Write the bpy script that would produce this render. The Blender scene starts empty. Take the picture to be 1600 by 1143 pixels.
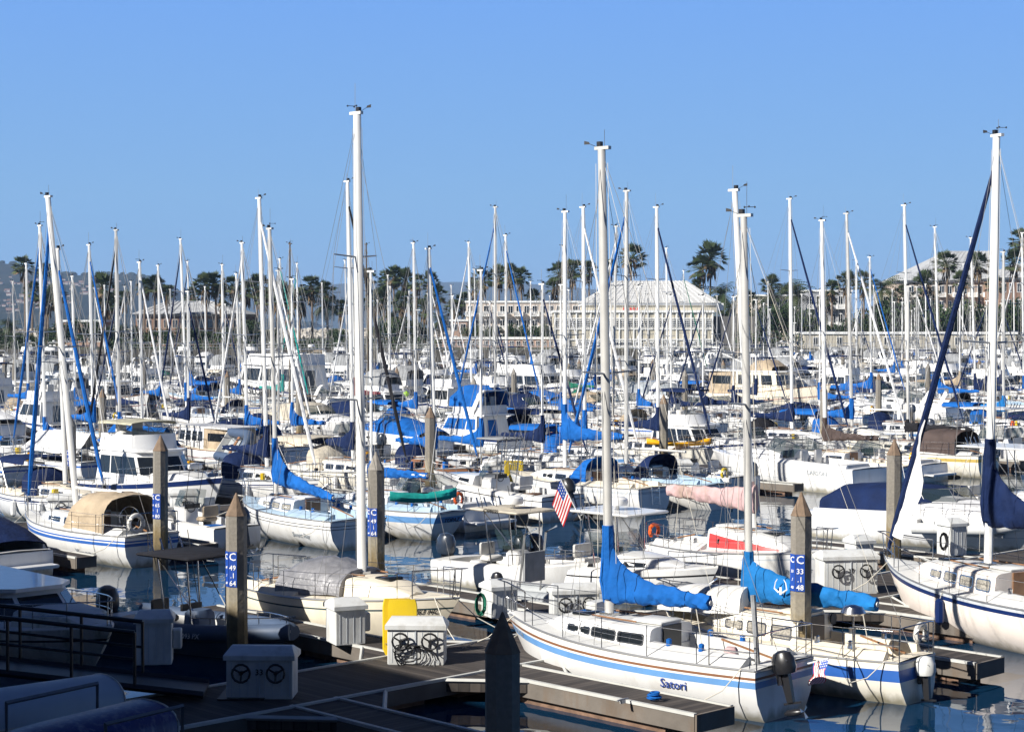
import bpy, math, random
from mathutils import Vector, Matrix
rnd = random.Random(7)
R = math.radians
sc = bpy.context.scene
COL = sc.collection

# ------------------------------------------------------------------ camera, light, exposure
CAMH, FPX, HORY = 7.7, 2800.0, 505.0
PITCH = math.atan((571.5 - HORY) / FPX)
cd = bpy.data.cameras.new('camera'); cam = bpy.data.objects.new('camera', cd); COL.objects.link(cam)
cd.sensor_width = 36; cd.lens = 36 * FPX / 1600; cd.clip_start = .3; cd.clip_end = 60000
cam.location = (0, 0, CAMH); cam.rotation_euler = (math.pi / 2 - PITCH, 0, 0)
sc.camera = cam

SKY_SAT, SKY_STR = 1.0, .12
SUN_EL, SUN_H = R(33), Vector((-.83, -.56)).normalized()
w = bpy.data.worlds.new('World'); sc.world = w; w.use_nodes = True
nt = w.node_tree; bg = nt.nodes['Background']
sky = nt.nodes.new('ShaderNodeTexSky'); sky.sky_type = 'NISHITA'; sky.sun_disc = False
sky.sun_elevation = SUN_EL; sky.sun_rotation = math.atan2(SUN_H.x, SUN_H.y)
sky.altitude = 0; sky.air_density = .6; sky.dust_density = 0.3; sky.ozone_density = 8
hs = nt.nodes.new('ShaderNodeHueSaturation'); hs.inputs['Saturation'].default_value = SKY_SAT
nt.links.new(sky.outputs[0], hs.inputs['Color']); 
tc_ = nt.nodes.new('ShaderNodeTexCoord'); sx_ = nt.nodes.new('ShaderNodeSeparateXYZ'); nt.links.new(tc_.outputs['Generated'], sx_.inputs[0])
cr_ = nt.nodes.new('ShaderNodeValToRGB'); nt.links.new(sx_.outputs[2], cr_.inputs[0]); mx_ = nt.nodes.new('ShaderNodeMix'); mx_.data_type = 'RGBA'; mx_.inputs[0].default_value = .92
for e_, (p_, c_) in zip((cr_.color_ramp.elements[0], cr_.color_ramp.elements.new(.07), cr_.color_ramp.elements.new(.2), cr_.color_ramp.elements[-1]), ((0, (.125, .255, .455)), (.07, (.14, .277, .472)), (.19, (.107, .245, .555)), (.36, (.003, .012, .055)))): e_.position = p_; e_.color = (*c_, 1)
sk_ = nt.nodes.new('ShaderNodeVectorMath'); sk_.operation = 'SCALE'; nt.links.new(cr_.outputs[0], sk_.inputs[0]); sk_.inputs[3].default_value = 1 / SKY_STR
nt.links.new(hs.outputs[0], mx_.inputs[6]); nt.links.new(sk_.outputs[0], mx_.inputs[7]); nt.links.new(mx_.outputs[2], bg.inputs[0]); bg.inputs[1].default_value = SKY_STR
sl = bpy.data.lights.new('sun', 'SUN'); sl.energy = 5.0; sl.angle = R(.53); sl.color = (1, .955, .88)
so = bpy.data.objects.new('sun', sl); COL.objects.link(so)
sd = Vector((SUN_H.x * math.cos(SUN_EL), SUN_H.y * math.cos(SUN_EL), math.sin(SUN_EL)))
so.rotation_euler = sd.to_track_quat('Z', 'Y').to_euler()
sc.view_settings.view_transform = 'Standard'; sc.view_settings.look = 'None'
sc.view_settings.gamma = 1; sc.view_settings.exposure = 0.72
sc.render.engine = 'CYCLES'; sc.cycles.max_bounces = 6; sc.cycles.volume_bounces = 0
sc.cycles.transparent_max_bounces = 8
sc.cycles.use_denoising = True

# ------------------------------------------------------------------ placing helpers
FWD = Vector((0, math.cos(PITCH), -math.sin(PITCH))); UPV = Vector((0, math.sin(PITCH), math.cos(PITCH)))
def ray(x, y): return Vector((1, 0, 0)) * (x - 800) + UPV * (571.5 - y) + FWD * FPX
def P(x, y, z=0.0):
    d = ray(x, y); t = (z - CAMH) / d.z
    return Vector((d.x * t, d.y * t, z))
def PD(x, y, Y):
    d = ray(x, y); t = Y / d.y
    return Vector((d.x * t, Y, CAMH + d.z * t))
WA = R(46.0)
WV = Vector((math.sin(WA), math.cos(WA))); FV = Vector((-math.cos(WA), math.sin(WA)))   # along the docks / across them (away, left)
def ST(s, t): v = WV * t + FV * s; return (v.x, v.y)
def st_px(s, x):            # point on the line s seen in photo column x
    r = (x - 800) / FPX; Y = s / (FV.y + FV.x * r); X = r * Y
    return WV.x * X + WV.y * Y, X, Y
W = [28.3, 57.6, 86.8, 116, 145.2, 174.4, 203.6, 232.8, 262, 291.2]

# ------------------------------------------------------------------ materials
M = {}
def N(nt, t, **k):
    n = nt.nodes.new(t)
    for a, b in k.items(): setattr(n, a, b)
    return n
def mat(name, col, rough=.5, metal=0, var=0, vs=3.0, bump=0, bs=8.0, dirt=None, ds=2.0, da=.5, spec=.5, coat=0, emit=None, scum=0):
    m = bpy.data.materials.new(name); m.use_nodes = True; nt = m.node_tree; b = nt.nodes['Principled BSDF']
    c = (*col, 1) if len(col) == 3 else col
    b.inputs['Base Color'].default_value = c; b.inputs['Roughness'].default_value = rough
    b.inputs['Metallic'].default_value = metal; b.inputs['Specular IOR Level'].default_value = spec
    b.inputs['Coat Weight'].default_value = coat
    L = nt.links.new
    if var or bump or dirt:
        tc = N(nt, 'ShaderNodeTexCoord')
    src = None
    if var:
        n = N(nt, 'ShaderNodeTexNoise'); n.inputs['Scale'].default_value = vs; n.inputs['Detail'].default_value = 5
        L(tc.outputs['Object'], n.inputs['Vector'])
        r = N(nt, 'ShaderNodeMapRange'); L(n.outputs[0], r.inputs[0])
        r.inputs[1].default_value = .3; r.inputs[2].default_value = .7
        r.inputs[3].default_value = 1 - var; r.inputs[4].default_value = 1 + var * .5
        mx = N(nt, 'ShaderNodeVectorMath', operation='SCALE'); mx.inputs[0].default_value = c[:3]; L(r.outputs[0], mx.inputs[3]); src = mx.outputs[0]
    if dirt:
        n = N(nt, 'ShaderNodeTexNoise'); n.inputs['Scale'].default_value = ds; n.inputs['Detail'].default_value = 8; n.inputs['Roughness'].default_value = .65
        mp = N(nt, 'ShaderNodeMapping'); mp.inputs['Scale'].default_value = (1, 1, .25); L(tc.outputs['Object'], mp.inputs[0]); L(mp.outputs[0], n.inputs['Vector'])
        r = N(nt, 'ShaderNodeMapRange'); L(n.outputs[0], r.inputs[0]); r.inputs[1].default_value = .5; r.inputs[2].default_value = .72; r.inputs[4].default_value = da
        mm = N(nt, 'ShaderNodeMix', data_type='RGBA'); L(r.outputs[0], mm.inputs[0])
        if src: L(src, mm.inputs[6])
        else: mm.inputs[6].default_value = c
        mm.inputs[7].default_value = (*dirt, 1); src = mm.outputs[2]
    if scum:
        sx = N(nt, 'ShaderNodeSeparateXYZ'); L(tc.outputs['Object'], sx.inputs[0]); sn = N(nt, 'ShaderNodeTexNoise'); sn.inputs['Scale'].default_value = 3; sn.inputs['Detail'].default_value = 6; m3 = N(nt, 'ShaderNodeMapping'); m3.inputs['Scale'].default_value = (1.6, 1.6, .35); L(tc.outputs['Object'], m3.inputs[0]); L(m3.outputs[0], sn.inputs['Vector'])
        sa = N(nt, 'ShaderNodeMath', operation='MULTIPLY_ADD'); L(sn.outputs[0], sa.inputs[0]); sa.inputs[1].default_value = -.4; L(sx.outputs[2], sa.inputs[2])
        sr = N(nt, 'ShaderNodeMapRange'); L(sa.outputs[0], sr.inputs[0]); sr.inputs[1].default_value = .06; sr.inputs[2].default_value = -.14; sr.inputs[3].default_value = 0; sr.inputs[4].default_value = scum
        sm = N(nt, 'ShaderNodeMix', data_type='RGBA'); L(sr.outputs[0], sm.inputs[0]); L(src, sm.inputs[6]); sm.inputs[7].default_value = (.20, .17, .09, 1); src = sm.outputs[2]
    if src: L(src, b.inputs['Base Color'])
    if bump:
        n = N(nt, 'ShaderNodeTexNoise'); n.inputs['Scale'].default_value = bs; n.inputs['Detail'].default_value = 4
        L(tc.outputs['Object'], n.inputs['Vector'])
        bp = N(nt, 'ShaderNodeBump'); bp.inputs['Strength'].default_value = 1; bp.inputs['Distance'].default_value = bump
        L(n.outputs[0], bp.inputs['Height']); L(bp.outputs[0], b.inputs['Normal'])
    if emit: b.inputs['Emission Color'].default_value = (*emit, 1); b.inputs['Emission Strength'].default_value = 1
    M[name] = m; return m

gd = dict(dirt=(.38, .33, .25), ds=1.6, da=.34)
mat('white', (.74, .74, .73), .28, var=.03, coat=.3, scum=.75, **gd)
mat('white2', (.64, .63, .60), .42, var=.06, **gd)
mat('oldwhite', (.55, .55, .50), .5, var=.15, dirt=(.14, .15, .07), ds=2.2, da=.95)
mat('cream', (.76, .69, .55), .35, var=.05, scum=.75, **gd)
mat('peach', (.80, .72, .65), .35, var=.05, scum=.6, **gd)
mat('ivory', (.80, .76, .66), .35, var=.04, scum=.75, **gd)
mat('deck', (.62, .62, .60), .65, var=.08, vs=2, bump=.002, bs=60, dirt=(.35, .33, .28), ds=2.2, da=.3)
mat('deckgrey', (.47, .50, .53), .7, var=.08, bump=.002, bs=60)
mat('deckblue', (.35, .47, .58), .7, var=.08)
mat('deckcream', (.72, .65, .52), .65, var=.08)
mat('blue', (.03, .12, .42), .35, var=.1)
mat('ltblue', (.12, .28, .55), .4, var=.1)
mat('navy', (.005, .02, .10), .35, var=.1)
mat('brown', (.22, .10, .05), .4, var=.1)
mat('red', (.62, .05, .05), .35, var=.08)
mat('gold', (.45, .33, .08), .4)
mat('teal', (.0, .22, .22), .5, var=.1)
mat('bottom', (.02, .05, .06), .7, var=.3, vs=4)
mat('bottomblue', (.03, .10, .25), .6, var=.2, vs=4)
mat('black', (.014, .014, .016), .45)
mat('rubber', (.03, .03, .032), .75, var=.2)
mat('glass', (.012, .015, .018), .06, spec=.9)
mat('glassgreen', (.03, .05, .05), .05, spec=1.0)
mat('curtain', (.30, .28, .24), .6, var=.5, vs=25)
mat('steel', (.62, .62, .62), .22, metal=1)
mat('alu', (.62, .62, .60), .36, metal=.85, var=.1)
mat('mastwhite', (.72, .72, .70), .35, var=.05)
mat('mastgrey', (.56, .55, .52), .42, metal=.2, var=.1)
mat('mastdark', (.10, .075, .05), .5, var=.1)
mat('wire', (.20, .20, .20), .5)
mat('rope', (.55, .52, .45), .9)
mat('ropedark', (.10, .10, .12), .9)
bb_ = M['glassgreen'].node_tree.nodes['Principled BSDF']; bb_.inputs['Alpha'].default_value = .5
fab = dict(rough=.85, bump=.045, bs=4.5, spec=.25)
for n_, c_ in dict(c_blue=(.005, .105, .39), c_navy=(.004, .015, .065), c_sky=(.009, .15, .42), c_brown=(.075, .055, .05), c_tan=(.40, .32, .225), c_beige=(.52, .47, .38),
                   c_white=(.72, .72, .72), c_grey=(.28, .29, .30), c_black=(.014, .014, .018), c_pink=(.50, .33, .33), c_teal=(.01, .30, .27), c_green=(.01, .13, .08),
                   c_maroon=(.22, .06, .07), c_olive=(.42, .40, .30), c_red=(.6, .03, .03)).items():
    mat(n_, c_, var=.28, vs=1.7, **fab)
M['c_pink'] and mat('c_pink', (.50, .34, .34), .9, var=.1, dirt=(.2, .16, .08), ds=1.2, da=.8, bump=.03, bs=2.6)
mat('tarp', (.22, .22, .235), .45, metal=.1, var=.3, vs=3, bump=.05, bs=4)
mat('clear', (.35, .38, .40), .12, var=.3, vs=3, spec=.8)
mat('tube_grey', (.33, .35, .36), .55, var=.08)
mat('tube_blue', (.06, .09, .15), .55, var=.08)
mat('yellow', (.68, .48, .015), .4, var=.06, dirt=(.4, .3, .05), ds=2, da=.3)
mat('kayak', (.85, .42, .01), .4, var=.06)
mat('orange', (.75, .12, .02), .5)
mat('lime', (.35, .62, .05), .5)
mat('cyan', (.02, .38, .55), .4)
mat('teak', (.26, .13, .06), .5, var=.25, vs=6)
mat('engine', (.025, .035, .055), .28, coat=.5)
mat('engblack', (.015, .015, .017), .35, coat=.3)
mat('locker', (.60, .61, .60), .5, var=.08, dirt=(.28, .25, .2), ds=2.4, da=.55)
mat('text_blue', (.03, .07, .3), .5)
mat('text_black', (.01, .01, .01), .6)
mat('text_grey', (.3, .33, .36), .6)
mat('text_white', (.85, .85, .85), .5)
mat('text_red', (.6, .02, .02), .5)
mat('sign_blue', (.01, .06, .33), .5, var=.1)
mat('float', (.20, .12, .08), .9, var=.5, vs=3, bump=.03)
mat('fascia', (.15, .13, .11), .85, var=.3, vs=1.2, bump=.008, bs=10, dirt=(.12, .07, .035), ds=1.2, da=.8)
mat('edge', (.50, .50, .47), .6, var=.15, vs=2)
mat('galv', (.5, .5, .5), .5, metal=.6, var=.2)
mat('frame_dark', (.018, .02, .024), .5, metal=.4)
mat('racksteel', (.13, .15, .17), .5, metal=.3)

def planks(name, c1, c2, pw):
    m = bpy.data.materials.new(name); m.use_nodes = True; nt = m.node_tree; b = nt.nodes['Principled BSDF']; L = nt.links.new
    tc = N(nt, 'ShaderNodeTexCoord'); sx = N(nt, 'ShaderNodeSeparateXYZ'); L(tc.outputs['Object'], sx.inputs[0])
    mu = N(nt, 'ShaderNodeMath', operation='MULTIPLY'); L(sx.outputs[0], mu.inputs[0]); mu.inputs[1].default_value = 1 / pw
    fl = N(nt, 'ShaderNodeMath', operation='FLOOR'); L(mu.outputs[0], fl.inputs[0])
    fr = N(nt, 'ShaderNodeMath', operation='FRACT'); L(mu.outputs[0], fr.inputs[0])
    wn = N(nt, 'ShaderNodeTexWhiteNoise', noise_dimensions='1D'); L(fl.outputs[0], wn.inputs['W'])
    no = N(nt, 'ShaderNodeTexNoise'); no.inputs['Scale'].default_value = 3; no.inputs['Detail'].default_value = 6
    mp = N(nt, 'ShaderNodeMapping'); mp.inputs['Scale'].default_value = (6, .5, 1); L(tc.outputs['Object'], mp.inputs[0]); L(mp.outputs[0], no.inputs['Vector'])
    ad = N(nt, 'ShaderNodeMath', operation='MULTIPLY_ADD'); L(wn.outputs[0], ad.inputs[0]); ad.inputs[1].default_value = .7; L(no.outputs[0], ad.inputs[2])
    sb = N(nt, 'ShaderNodeMath', operation='SUBTRACT'); L(ad.outputs[0], sb.inputs[0]); sb.inputs[1].default_value = .35
    mx = N(nt, 'ShaderNodeMix', data_type='RGBA'); L(sb.outputs[0], mx.inputs[0]); mx.inputs[6].default_value = (*c1, 1); mx.inputs[7].default_value = (*c2, 1)
    gt = N(nt, 'ShaderNodeMath', operation='GREATER_THAN'); L(fr.outputs[0], gt.inputs[0]); gt.inputs[1].default_value = .1
    m2 = N(nt, 'ShaderNodeMix', data_type='RGBA'); L(gt.outputs[0], m2.inputs[0]); m2.inputs[6].default_value = (.012, .01, .01, 1); L(mx.outputs[2], m2.inputs[7])
    L(m2.outputs[2], b.inputs['Base Color']); b.inputs['Roughness'].default_value = .85
    M[name] = m
planks('planks', (.02, .016, .014), (.085, .070, .060), .15)
planks('siding', (.46, .42, .34), (.50, .46, .38), .6)

def pile_mat():
    m = bpy.data.materials.new('concrete'); m.use_nodes = True; nt = m.node_tree; b = nt.nodes['Principled BSDF']; L = nt.links.new
    tc = N(nt, 'ShaderNodeTexCoord'); sx = N(nt, 'ShaderNodeSeparateXYZ'); L(tc.outputs['Object'], sx.inputs[0])
    no = N(nt, 'ShaderNodeTexNoise'); no.inputs['Scale'].default_value = 4; no.inputs['Detail'].default_value = 8; L(tc.outputs['Object'], no.inputs['Vector'])
    ad = N(nt, 'ShaderNodeMath', operation='MULTIPLY_ADD'); L(no.outputs[0], ad.inputs[0]); ad.inputs[1].default_value = 1.1; L(sx.outputs[2], ad.inputs[2])
    mr = N(nt, 'ShaderNodeMapRange'); L(ad.outputs[0], mr.inputs[0]); mr.inputs[1].default_value = .2; mr.inputs[2].default_value = 4.6
    cr = N(nt, 'ShaderNodeValToRGB'); L(mr.outputs[0], cr.inputs[0]); e = cr.color_ramp.elements
    e[0].position = .12; e[0].color = (.035, .03, .02, 1); e[1].position = 1; e[1].color = (.21, .195, .17, 1)
    for p_, c_ in ((.22, (.10, .075, .035, 1)), (.36, (.20, .15, .075, 1)), (.46, (.27, .24, .18, 1)), (.55, (.20, .18, .15, 1))):
        q = e.new(p_); q.color = c_
    n2 = N(nt, 'ShaderNodeTexNoise'); n2.inputs['Scale'].default_value = 14; n2.inputs['Detail'].default_value = 6; L(tc.outputs['Object'], n2.inputs['Vector'])
    r2 = N(nt, 'ShaderNodeMapRange'); L(n2.outputs[0], r2.inputs[0]); r2.inputs[3].default_value = .7; r2.inputs[4].default_value = 1.3
    vm = N(nt, 'ShaderNodeVectorMath', operation='SCALE'); L(cr.outputs[0], vm.inputs[0]); L(r2.outputs[0], vm.inputs[3]); L(vm.outputs[0], b.inputs['Base Color'])
    bp = N(nt, 'ShaderNodeBump'); bp.inputs['Distance'].default_value = .01; L(n2.outputs[0], bp.inputs['Height']); L(bp.outputs[0], b.inputs['Normal'])
    b.inputs['Roughness'].default_value = .85; M['concrete'] = m
pile_mat()
mat('pilecap', (.20, .14, .095), .85, var=.3, vs=6, bump=.01, bs=20)

# ------------------------------------------------------------------ mesh builder
class MB:
    def __init__(s): s.v = []; s.f = []; s.m = []; s.ms = []
    def mi(s, n):
        if n not in s.ms: s.ms.append(n)
        return s.ms.index(n)
    def quad(s, a, b, c, d, m): s.poly([a, b, c, d], m)
    def poly(s, pts, m):
        i = len(s.v); s.v += [tuple(p) for p in pts]; s.f.append(tuple(range(i, i + len(pts)))); s.m.append(s.mi(m))
    def box(s, c, d, m, rz=0, taper=1.0, bev=0, ry=0):
        cx, cy, cz = c; hx, hy, hz = d[0] / 2, d[1] / 2, d[2] / 2; ca, sa = math.cos(rz), math.sin(rz)
        def pt(x, y, z):
            if ry: x, z = x * math.cos(ry) + z * math.sin(ry), -x * math.sin(ry) + z * math.cos(ry)
            return (cx + x * ca - y * sa, cy + x * sa + y * ca, cz + z)
        i = len(s.v)
        if bev <= 0:
            s.v += [pt(x * k, y * k, z) for z, k in ((-hz, 1), (hz, taper)) for x, y in ((-hx, -hy), (hx, -hy), (hx, hy), (-hx, hy))]
            fs = [(3, 2, 1, 0), (4, 5, 6, 7)] + [(k, (k + 1) % 4, 4 + (k + 1) % 4, 4 + k) for k in range(4)]
            s.f += [tuple(i + q for q in f) for f in fs]; s.m += [s.mi(m)] * 6
        else:
            b = bev; ring = [(-hx + b, -hy), (hx - b, -hy), (hx, -hy + b), (hx, hy - b), (hx - b, hy), (-hx + b, hy), (-hx, hy - b), (-hx, -hy + b)]
            lv = [(-hz, 1 - b / max(hx, hy)), (-hz + b, 1), (hz - b, taper), (hz, taper * (1 - b / max(hx, hy)))]
            for z, k in lv: s.v += [pt(x * k, y * k, z) for x, y in ring]
            fs = [tuple(range(7, -1, -1)), tuple(range(24, 32))]
            for r in range(3): fs += [(r * 8 + k, r * 8 + (k + 1) % 8, r * 8 + 8 + (k + 1) % 8, r * 8 + 8 + k) for k in range(8)]
            s.f += [tuple(i + q for q in f) for f in fs]; s.m += [s.mi(m)] * len(fs)
    def grid(s, rows, m, close=False, mf=None):     # rows of points -> quads
        i = len(s.v); n = len(rows[0])
        for r in rows: s.v += [tuple(p) for p in r]
        for a in range(len(rows) - 1):
            for b in range(n if close else n - 1):
                b2 = (b + 1) % n
                s.f.append((i + a * n + b, i + a * n + b2, i + (a + 1) * n + b2, i + (a + 1) * n + b))
                s.m.append(s.mi(mf(a, b) if mf else m))
    def loft(s, secs, m, caps=True, mf=None):
        s.grid(secs, m, True, mf)
        if caps: s.poly(list(reversed(secs[0])), m); s.poly(secs[-1], m)
    def tube(s, pts, r, m, n=6, r2=None, caps=True):
        pts = [Vector(p) for p in pts]; secs = []; k = len(pts)
        for q, p in enumerate(pts):
            d = (pts[min(q + 1, k - 1)] - pts[max(q - 1, 0)]).normalized()
            u = d.cross(Vector((0, 0, 1)) if abs(d.z) < .9 else Vector((1, 0, 0))).normalized(); v = d.cross(u)
            rr = r if r2 is None else r + (r2 - r) * q / (k - 1)
            secs.append([p + (u * math.cos(a) + v * math.sin(a)) * rr for a in (2 * math.pi * j / n for j in range(n))])
        s.loft(secs, m, caps and n > 3)
    def lathe(s, prof, m, n=12, c=(0, 0, 0), axis='z'):
        secs = []
        for r, h in prof:
            ring = []
            for j in range(n):
                a = 2 * math.pi * j / n; x, y = r * math.cos(a), r * math.sin(a)
                p = (x, y, h) if axis == 'z' else ((h, x, y) if axis == 'x' else (y, h, x))
                ring.append((c[0] + p[0], c[1] + p[1], c[2] + p[2]))
            secs.append(ring)
        s.loft(secs, m)
    def ell(s, c, r, m, n=10, k=6, warp=0):
        secs = []
        for a in range(k + 1):
            th = math.pi * min(max(a / k, .02), .98)
            secs.append([(c[0] + r[0] * math.sin(th) * math.cos(2 * math.pi * j / n) * (1 + rnd.uniform(-warp, warp)), c[1] + r[1] * math.sin(th) * math.sin(2 * math.pi * j / n) * (1 + rnd.uniform(-warp, warp)),
                          c[2] - r[2] * math.cos(th)) for j in range(n)])
        s.loft(secs, m)
    def torus(s, c, Rr, r, m, axis='y', n=14, k=6, a0=0, a1=2 * math.pi):
        full = abs(a1 - a0 - 2 * math.pi) < .01; pts = []
        for j in range(n + 1):
            a = a0 + (a1 - a0) * j / n; x, y = Rr * math.cos(a), Rr * math.sin(a)
            pts.append((c[0] + x, c[1], c[2] + y) if axis == 'y' else ((c[0], c[1] + x, c[2] + y) if axis == 'x' else (c[0] + x, c[1] + y, c[2])))
        s.tube(pts, r, m, k)
    def mesh(s, name, smooth=True):
        me = bpy.data.meshes.new(name); me.from_pydata(s.v, [], s.f)
        for n in s.ms: me.materials.append(M[n])
        me.polygons.foreach_set('material_index', s.m)
        if smooth:
            me.polygons.foreach_set('use_smooth', [True] * len(s.f))
            import bmesh
            bm = bmesh.new(); bm.from_mesh(me); bmesh.ops.remove_doubles(bm, verts=bm.verts, dist=.0004); bmesh.ops.recalc_face_normals(bm, faces=bm.faces); bm.to_mesh(me); bm.free()
            me.set_sharp_from_angle(angle=R(38))
        me.update(); return me
    def build(s, name, parent=None, smooth=True, label=None):
        if not s.v: return None
        o = bpy.data.objects.new(name, s.mesh(name, smooth)); COL.objects.link(o)
        if parent: o.parent = parent
        if label: o['label'] = label
        return o

def root(name, loc, rz, label, cat, group=None, kind=None):
    o = bpy.data.objects.new(name, None); COL.objects.link(o); o.location = loc; o.rotation_euler = (0, 0, rz)
    o.empty_display_size = .5
    tag(o, label, cat, group, kind); return o
def tag(o, label=None, cat=None, group=None, kind=None):
    if label: o['label'] = label
    if cat: o['category'] = cat
    if group: o['group'] = group
    if kind: o['kind'] = kind
    return o
KIDS = {}
def kids(o): return [c for c in o.children]
def copy_tree(o, parent=None):
    c = o.copy(); COL.objects.link(c); c.parent = parent
    for ch in o.children: copy_tree(ch, c)
    return c
_tc = {}
def text(txt, size, m, parent, loc, rot, name='lettering', ext=.006, shear=0, spacing=1.0, align='CENTER'):
    key = (txt, size, m, shear)
    if key not in _tc:
        cu = bpy.data.curves.new('t', 'FONT'); cu.body = txt; cu.size = size; cu.extrude = ext; cu.align_x = align; cu.align_y = 'CENTER'; cu.shear = shear; cu.space_character = spacing
        cu.resolution_u = 2; cu.offset = size * .006
        to = bpy.data.objects.new('t', cu); COL.objects.link(to)
        dg = bpy.context.evaluated_depsgraph_get(); me = bpy.data.meshes.new_from_object(to.evaluated_get(dg))
        bpy.data.objects.remove(to); me.name = name; me.materials.clear(); me.materials.append(M[m]); _tc[key] = me
    o = bpy.data.objects.new(name, _tc[key]); COL.objects.link(o); o.parent = parent; o.location = loc
    if isinstance(rot, Matrix): o.rotation_mode = 'QUATERNION'; o.rotation_quaternion = rot.to_quaternion()
    else: o.rotation_euler = rot
    return o
def face_rot(n, up=(0, 0, 1)):     # matrix whose z axis is n (text faces n), y roughly up
    z = Vector(n).normalized(); x = Vector(up).cross(z).normalized(); y = z.cross(x)
    return Matrix((x, y, z)).transposed()
# ------------------------------------------------------------------ hulls
class Hull:
    def __init__(s, L, B, fb, fs, tw=.72, um=.42, pw=2.1, rake=.6, tr=.0, kb=.75, ks=.45, sag=.05):
        s.L, s.B, s.fb, s.fs, s.tw, s.um, s.pw, s.rake, s.tr, s.kb, s.ks, s.sag = L, B, fb, fs, tw, um, pw, rake, tr, kb, ks, sag
    def u(s, x): return (x + s.L / 2) / s.L
    def x(s, u): return -s.L / 2 + s.L * u
    def sheer(s, u): return s.fs + (s.fb - s.fs) * max(u, 0) ** 1.6 - s.sag * math.sin(math.pi * min(max(u, 0), 1))
    def hb(s, u):
        u = min(max(u, 0), 1)
        if u < s.um: return s.B / 2 * (s.tw + (1 - s.tw) * math.sin(math.pi / 2 * u / s.um))
        return s.B / 2 * (1 - ((u - s.um) / (1 - s.um)) ** s.pw)
    def pt(s, u, v, sg, off=0):
        zb = -.25; z = zb + (s.sheer(u) - zb) * v; k = s.ks + (s.kb - s.ks) * u ** 1.5
        y = s.hb(u) * (1 - max(1 - v, 0) ** 2.9 * k)
        x = s.x(u) - s.rake * (1 - v) * u ** 4 + s.tr * (1 - v) * (1 - u) ** 4
        return (x, sg * (y + off), z)
    def dz(s, x, y=0):
        u = s.u(x); b = max(s.hb(u), .05); q = min(abs(y) / b, 1)
        return s.sheer(u) + .05 * (1 - q * q)
    def vz(s, u, z): return (z + .25) / (s.sheer(u) + .25)
def hull(h, root, col='white', deck='deck', stripes=(), boot='bottomblue', cock=None, lod=0, rail=None, transom=None):
    """stripes: (depth below the sheer from, to, material) in fractions of the side height; cock: (x0, x1, halfwidth, depth, coaming)"""
    boot = 'bottom' if boot == 'x' else boot
    n = [26, 16, 11][lod]; us = [(i / n) for i in range(n + 1)]; us[-1] = 1
    vs = {0, .16, .24, .5, .75, 1}
    for a, b, m in stripes: vs |= {1 - a, 1 - b}
    vs = sorted(vs); mb = MB()
    def mm(a, b):
        v = 1 - (vs[b] + vs[b + 1]) / 2
        for p, q, m in stripes:
            if p <= v <= q: return m
        return boot if vs[b + 1] <= .17 else ('bottom' if boot == 'x' else (col if vs[b] > .2 or boot == 'none' else col))
    for sg in (1, -1): mb.grid([[h.pt(u, v, sg) for v in vs] for u in us], col, False, mm)
    tc = transom or col
    for k in range(len(vs) - 1):
        mb.quad(h.pt(0, vs[k], -1), h.pt(0, vs[k + 1], -1), h.pt(0, vs[k + 1], 1), h.pt(0, vs[k], 1), boot if vs[k + 1] <= .17 else (tc if mm(0, k) in (col, boot) else mm(0, k)))
    hu = mb.build('hull', root)
    # deck with cockpit well
    mb = MB(); rows = []; xs = list(us)
    if cock:
        u0, u1 = h.u(cock[0]), h.u(cock[1]); xs = sorted([u for u in us if not (u0 - .02 < u < u0 + .004 or u1 - .004 < u < u1 + .02)] + [u0 - .001, u0, u1, u1 + .001])
    for u in xs:
        b = max(h.hb(u) * .985, .001); ins = cock and (u0 - 1e-6 <= u <= u1 + 1e-6)
        cw = min((cock[2] / b) if cock else .5, .86); q = [1, .97, min(cw + .1, .95), cw + .005, cw, .0]
        row = []
        for sg in (1, -1):
            for k, t in (enumerate(q) if sg == 1 else reversed(list(enumerate(q[:-1])))):
                y = b * t; z = h.sheer(u) + (.0 if t == 1 else .03) + .04 * (1 - t * t)
                if ins:
                    if k in (2, 3): z += cock[4]
                    if k >= 4: z = h.sheer(u) - cock[3]
                row.append((h.x(u), sg * y, z))
        rows.append(row)
    mb.grid(rows, deck)
    d = mb.build('deck', root)
    if rail:
        mb = MB()
        for sg in (1, -1): mb.tube([(lambda p: (p[0], p[1], p[2] + .02))(h.pt(u, 1, sg, -.0)) for u in us], .028, rail, 4)
        mb.tube([h.pt(0, 1, -1), h.pt(0, 1, 1)], .028, rail, 4)
        mb.build('toe_rail', root)
    return hu
def cover_canvas(root, name, m, xs, halfw, h, z0, lod=0, arch=2.2, wr=.02, open_sides=False):
    """xs: list of (x, height factor); an arched canvas surface, thick"""
    mb = MB(); n = [12, 8, 6][lod]
    def sec(x, k, off):
        out = []
        for j in range(n + 1):
            a = math.pi * j / n; c = math.cos(a); s_ = abs(math.sin(a)) ** (1 / arch)
            w_ = halfw(x) if callable(halfw) else halfw
            out.append((x, (w_ + off) * c, (z0(x) if callable(z0) else z0) + (h * k + off) * s_ + rnd.uniform(-wr, wr)))
        return out
    a = [sec(x, k, 0) for x, k in xs]; b = [sec(x, k, -.02) for x, k in xs]
    mb.grid(a, m); mb.grid(b, m)
    mb.grid([a[0], b[0]], m); mb.grid([a[-1], b[-1]], m)
    return mb.build(name, root)
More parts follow.
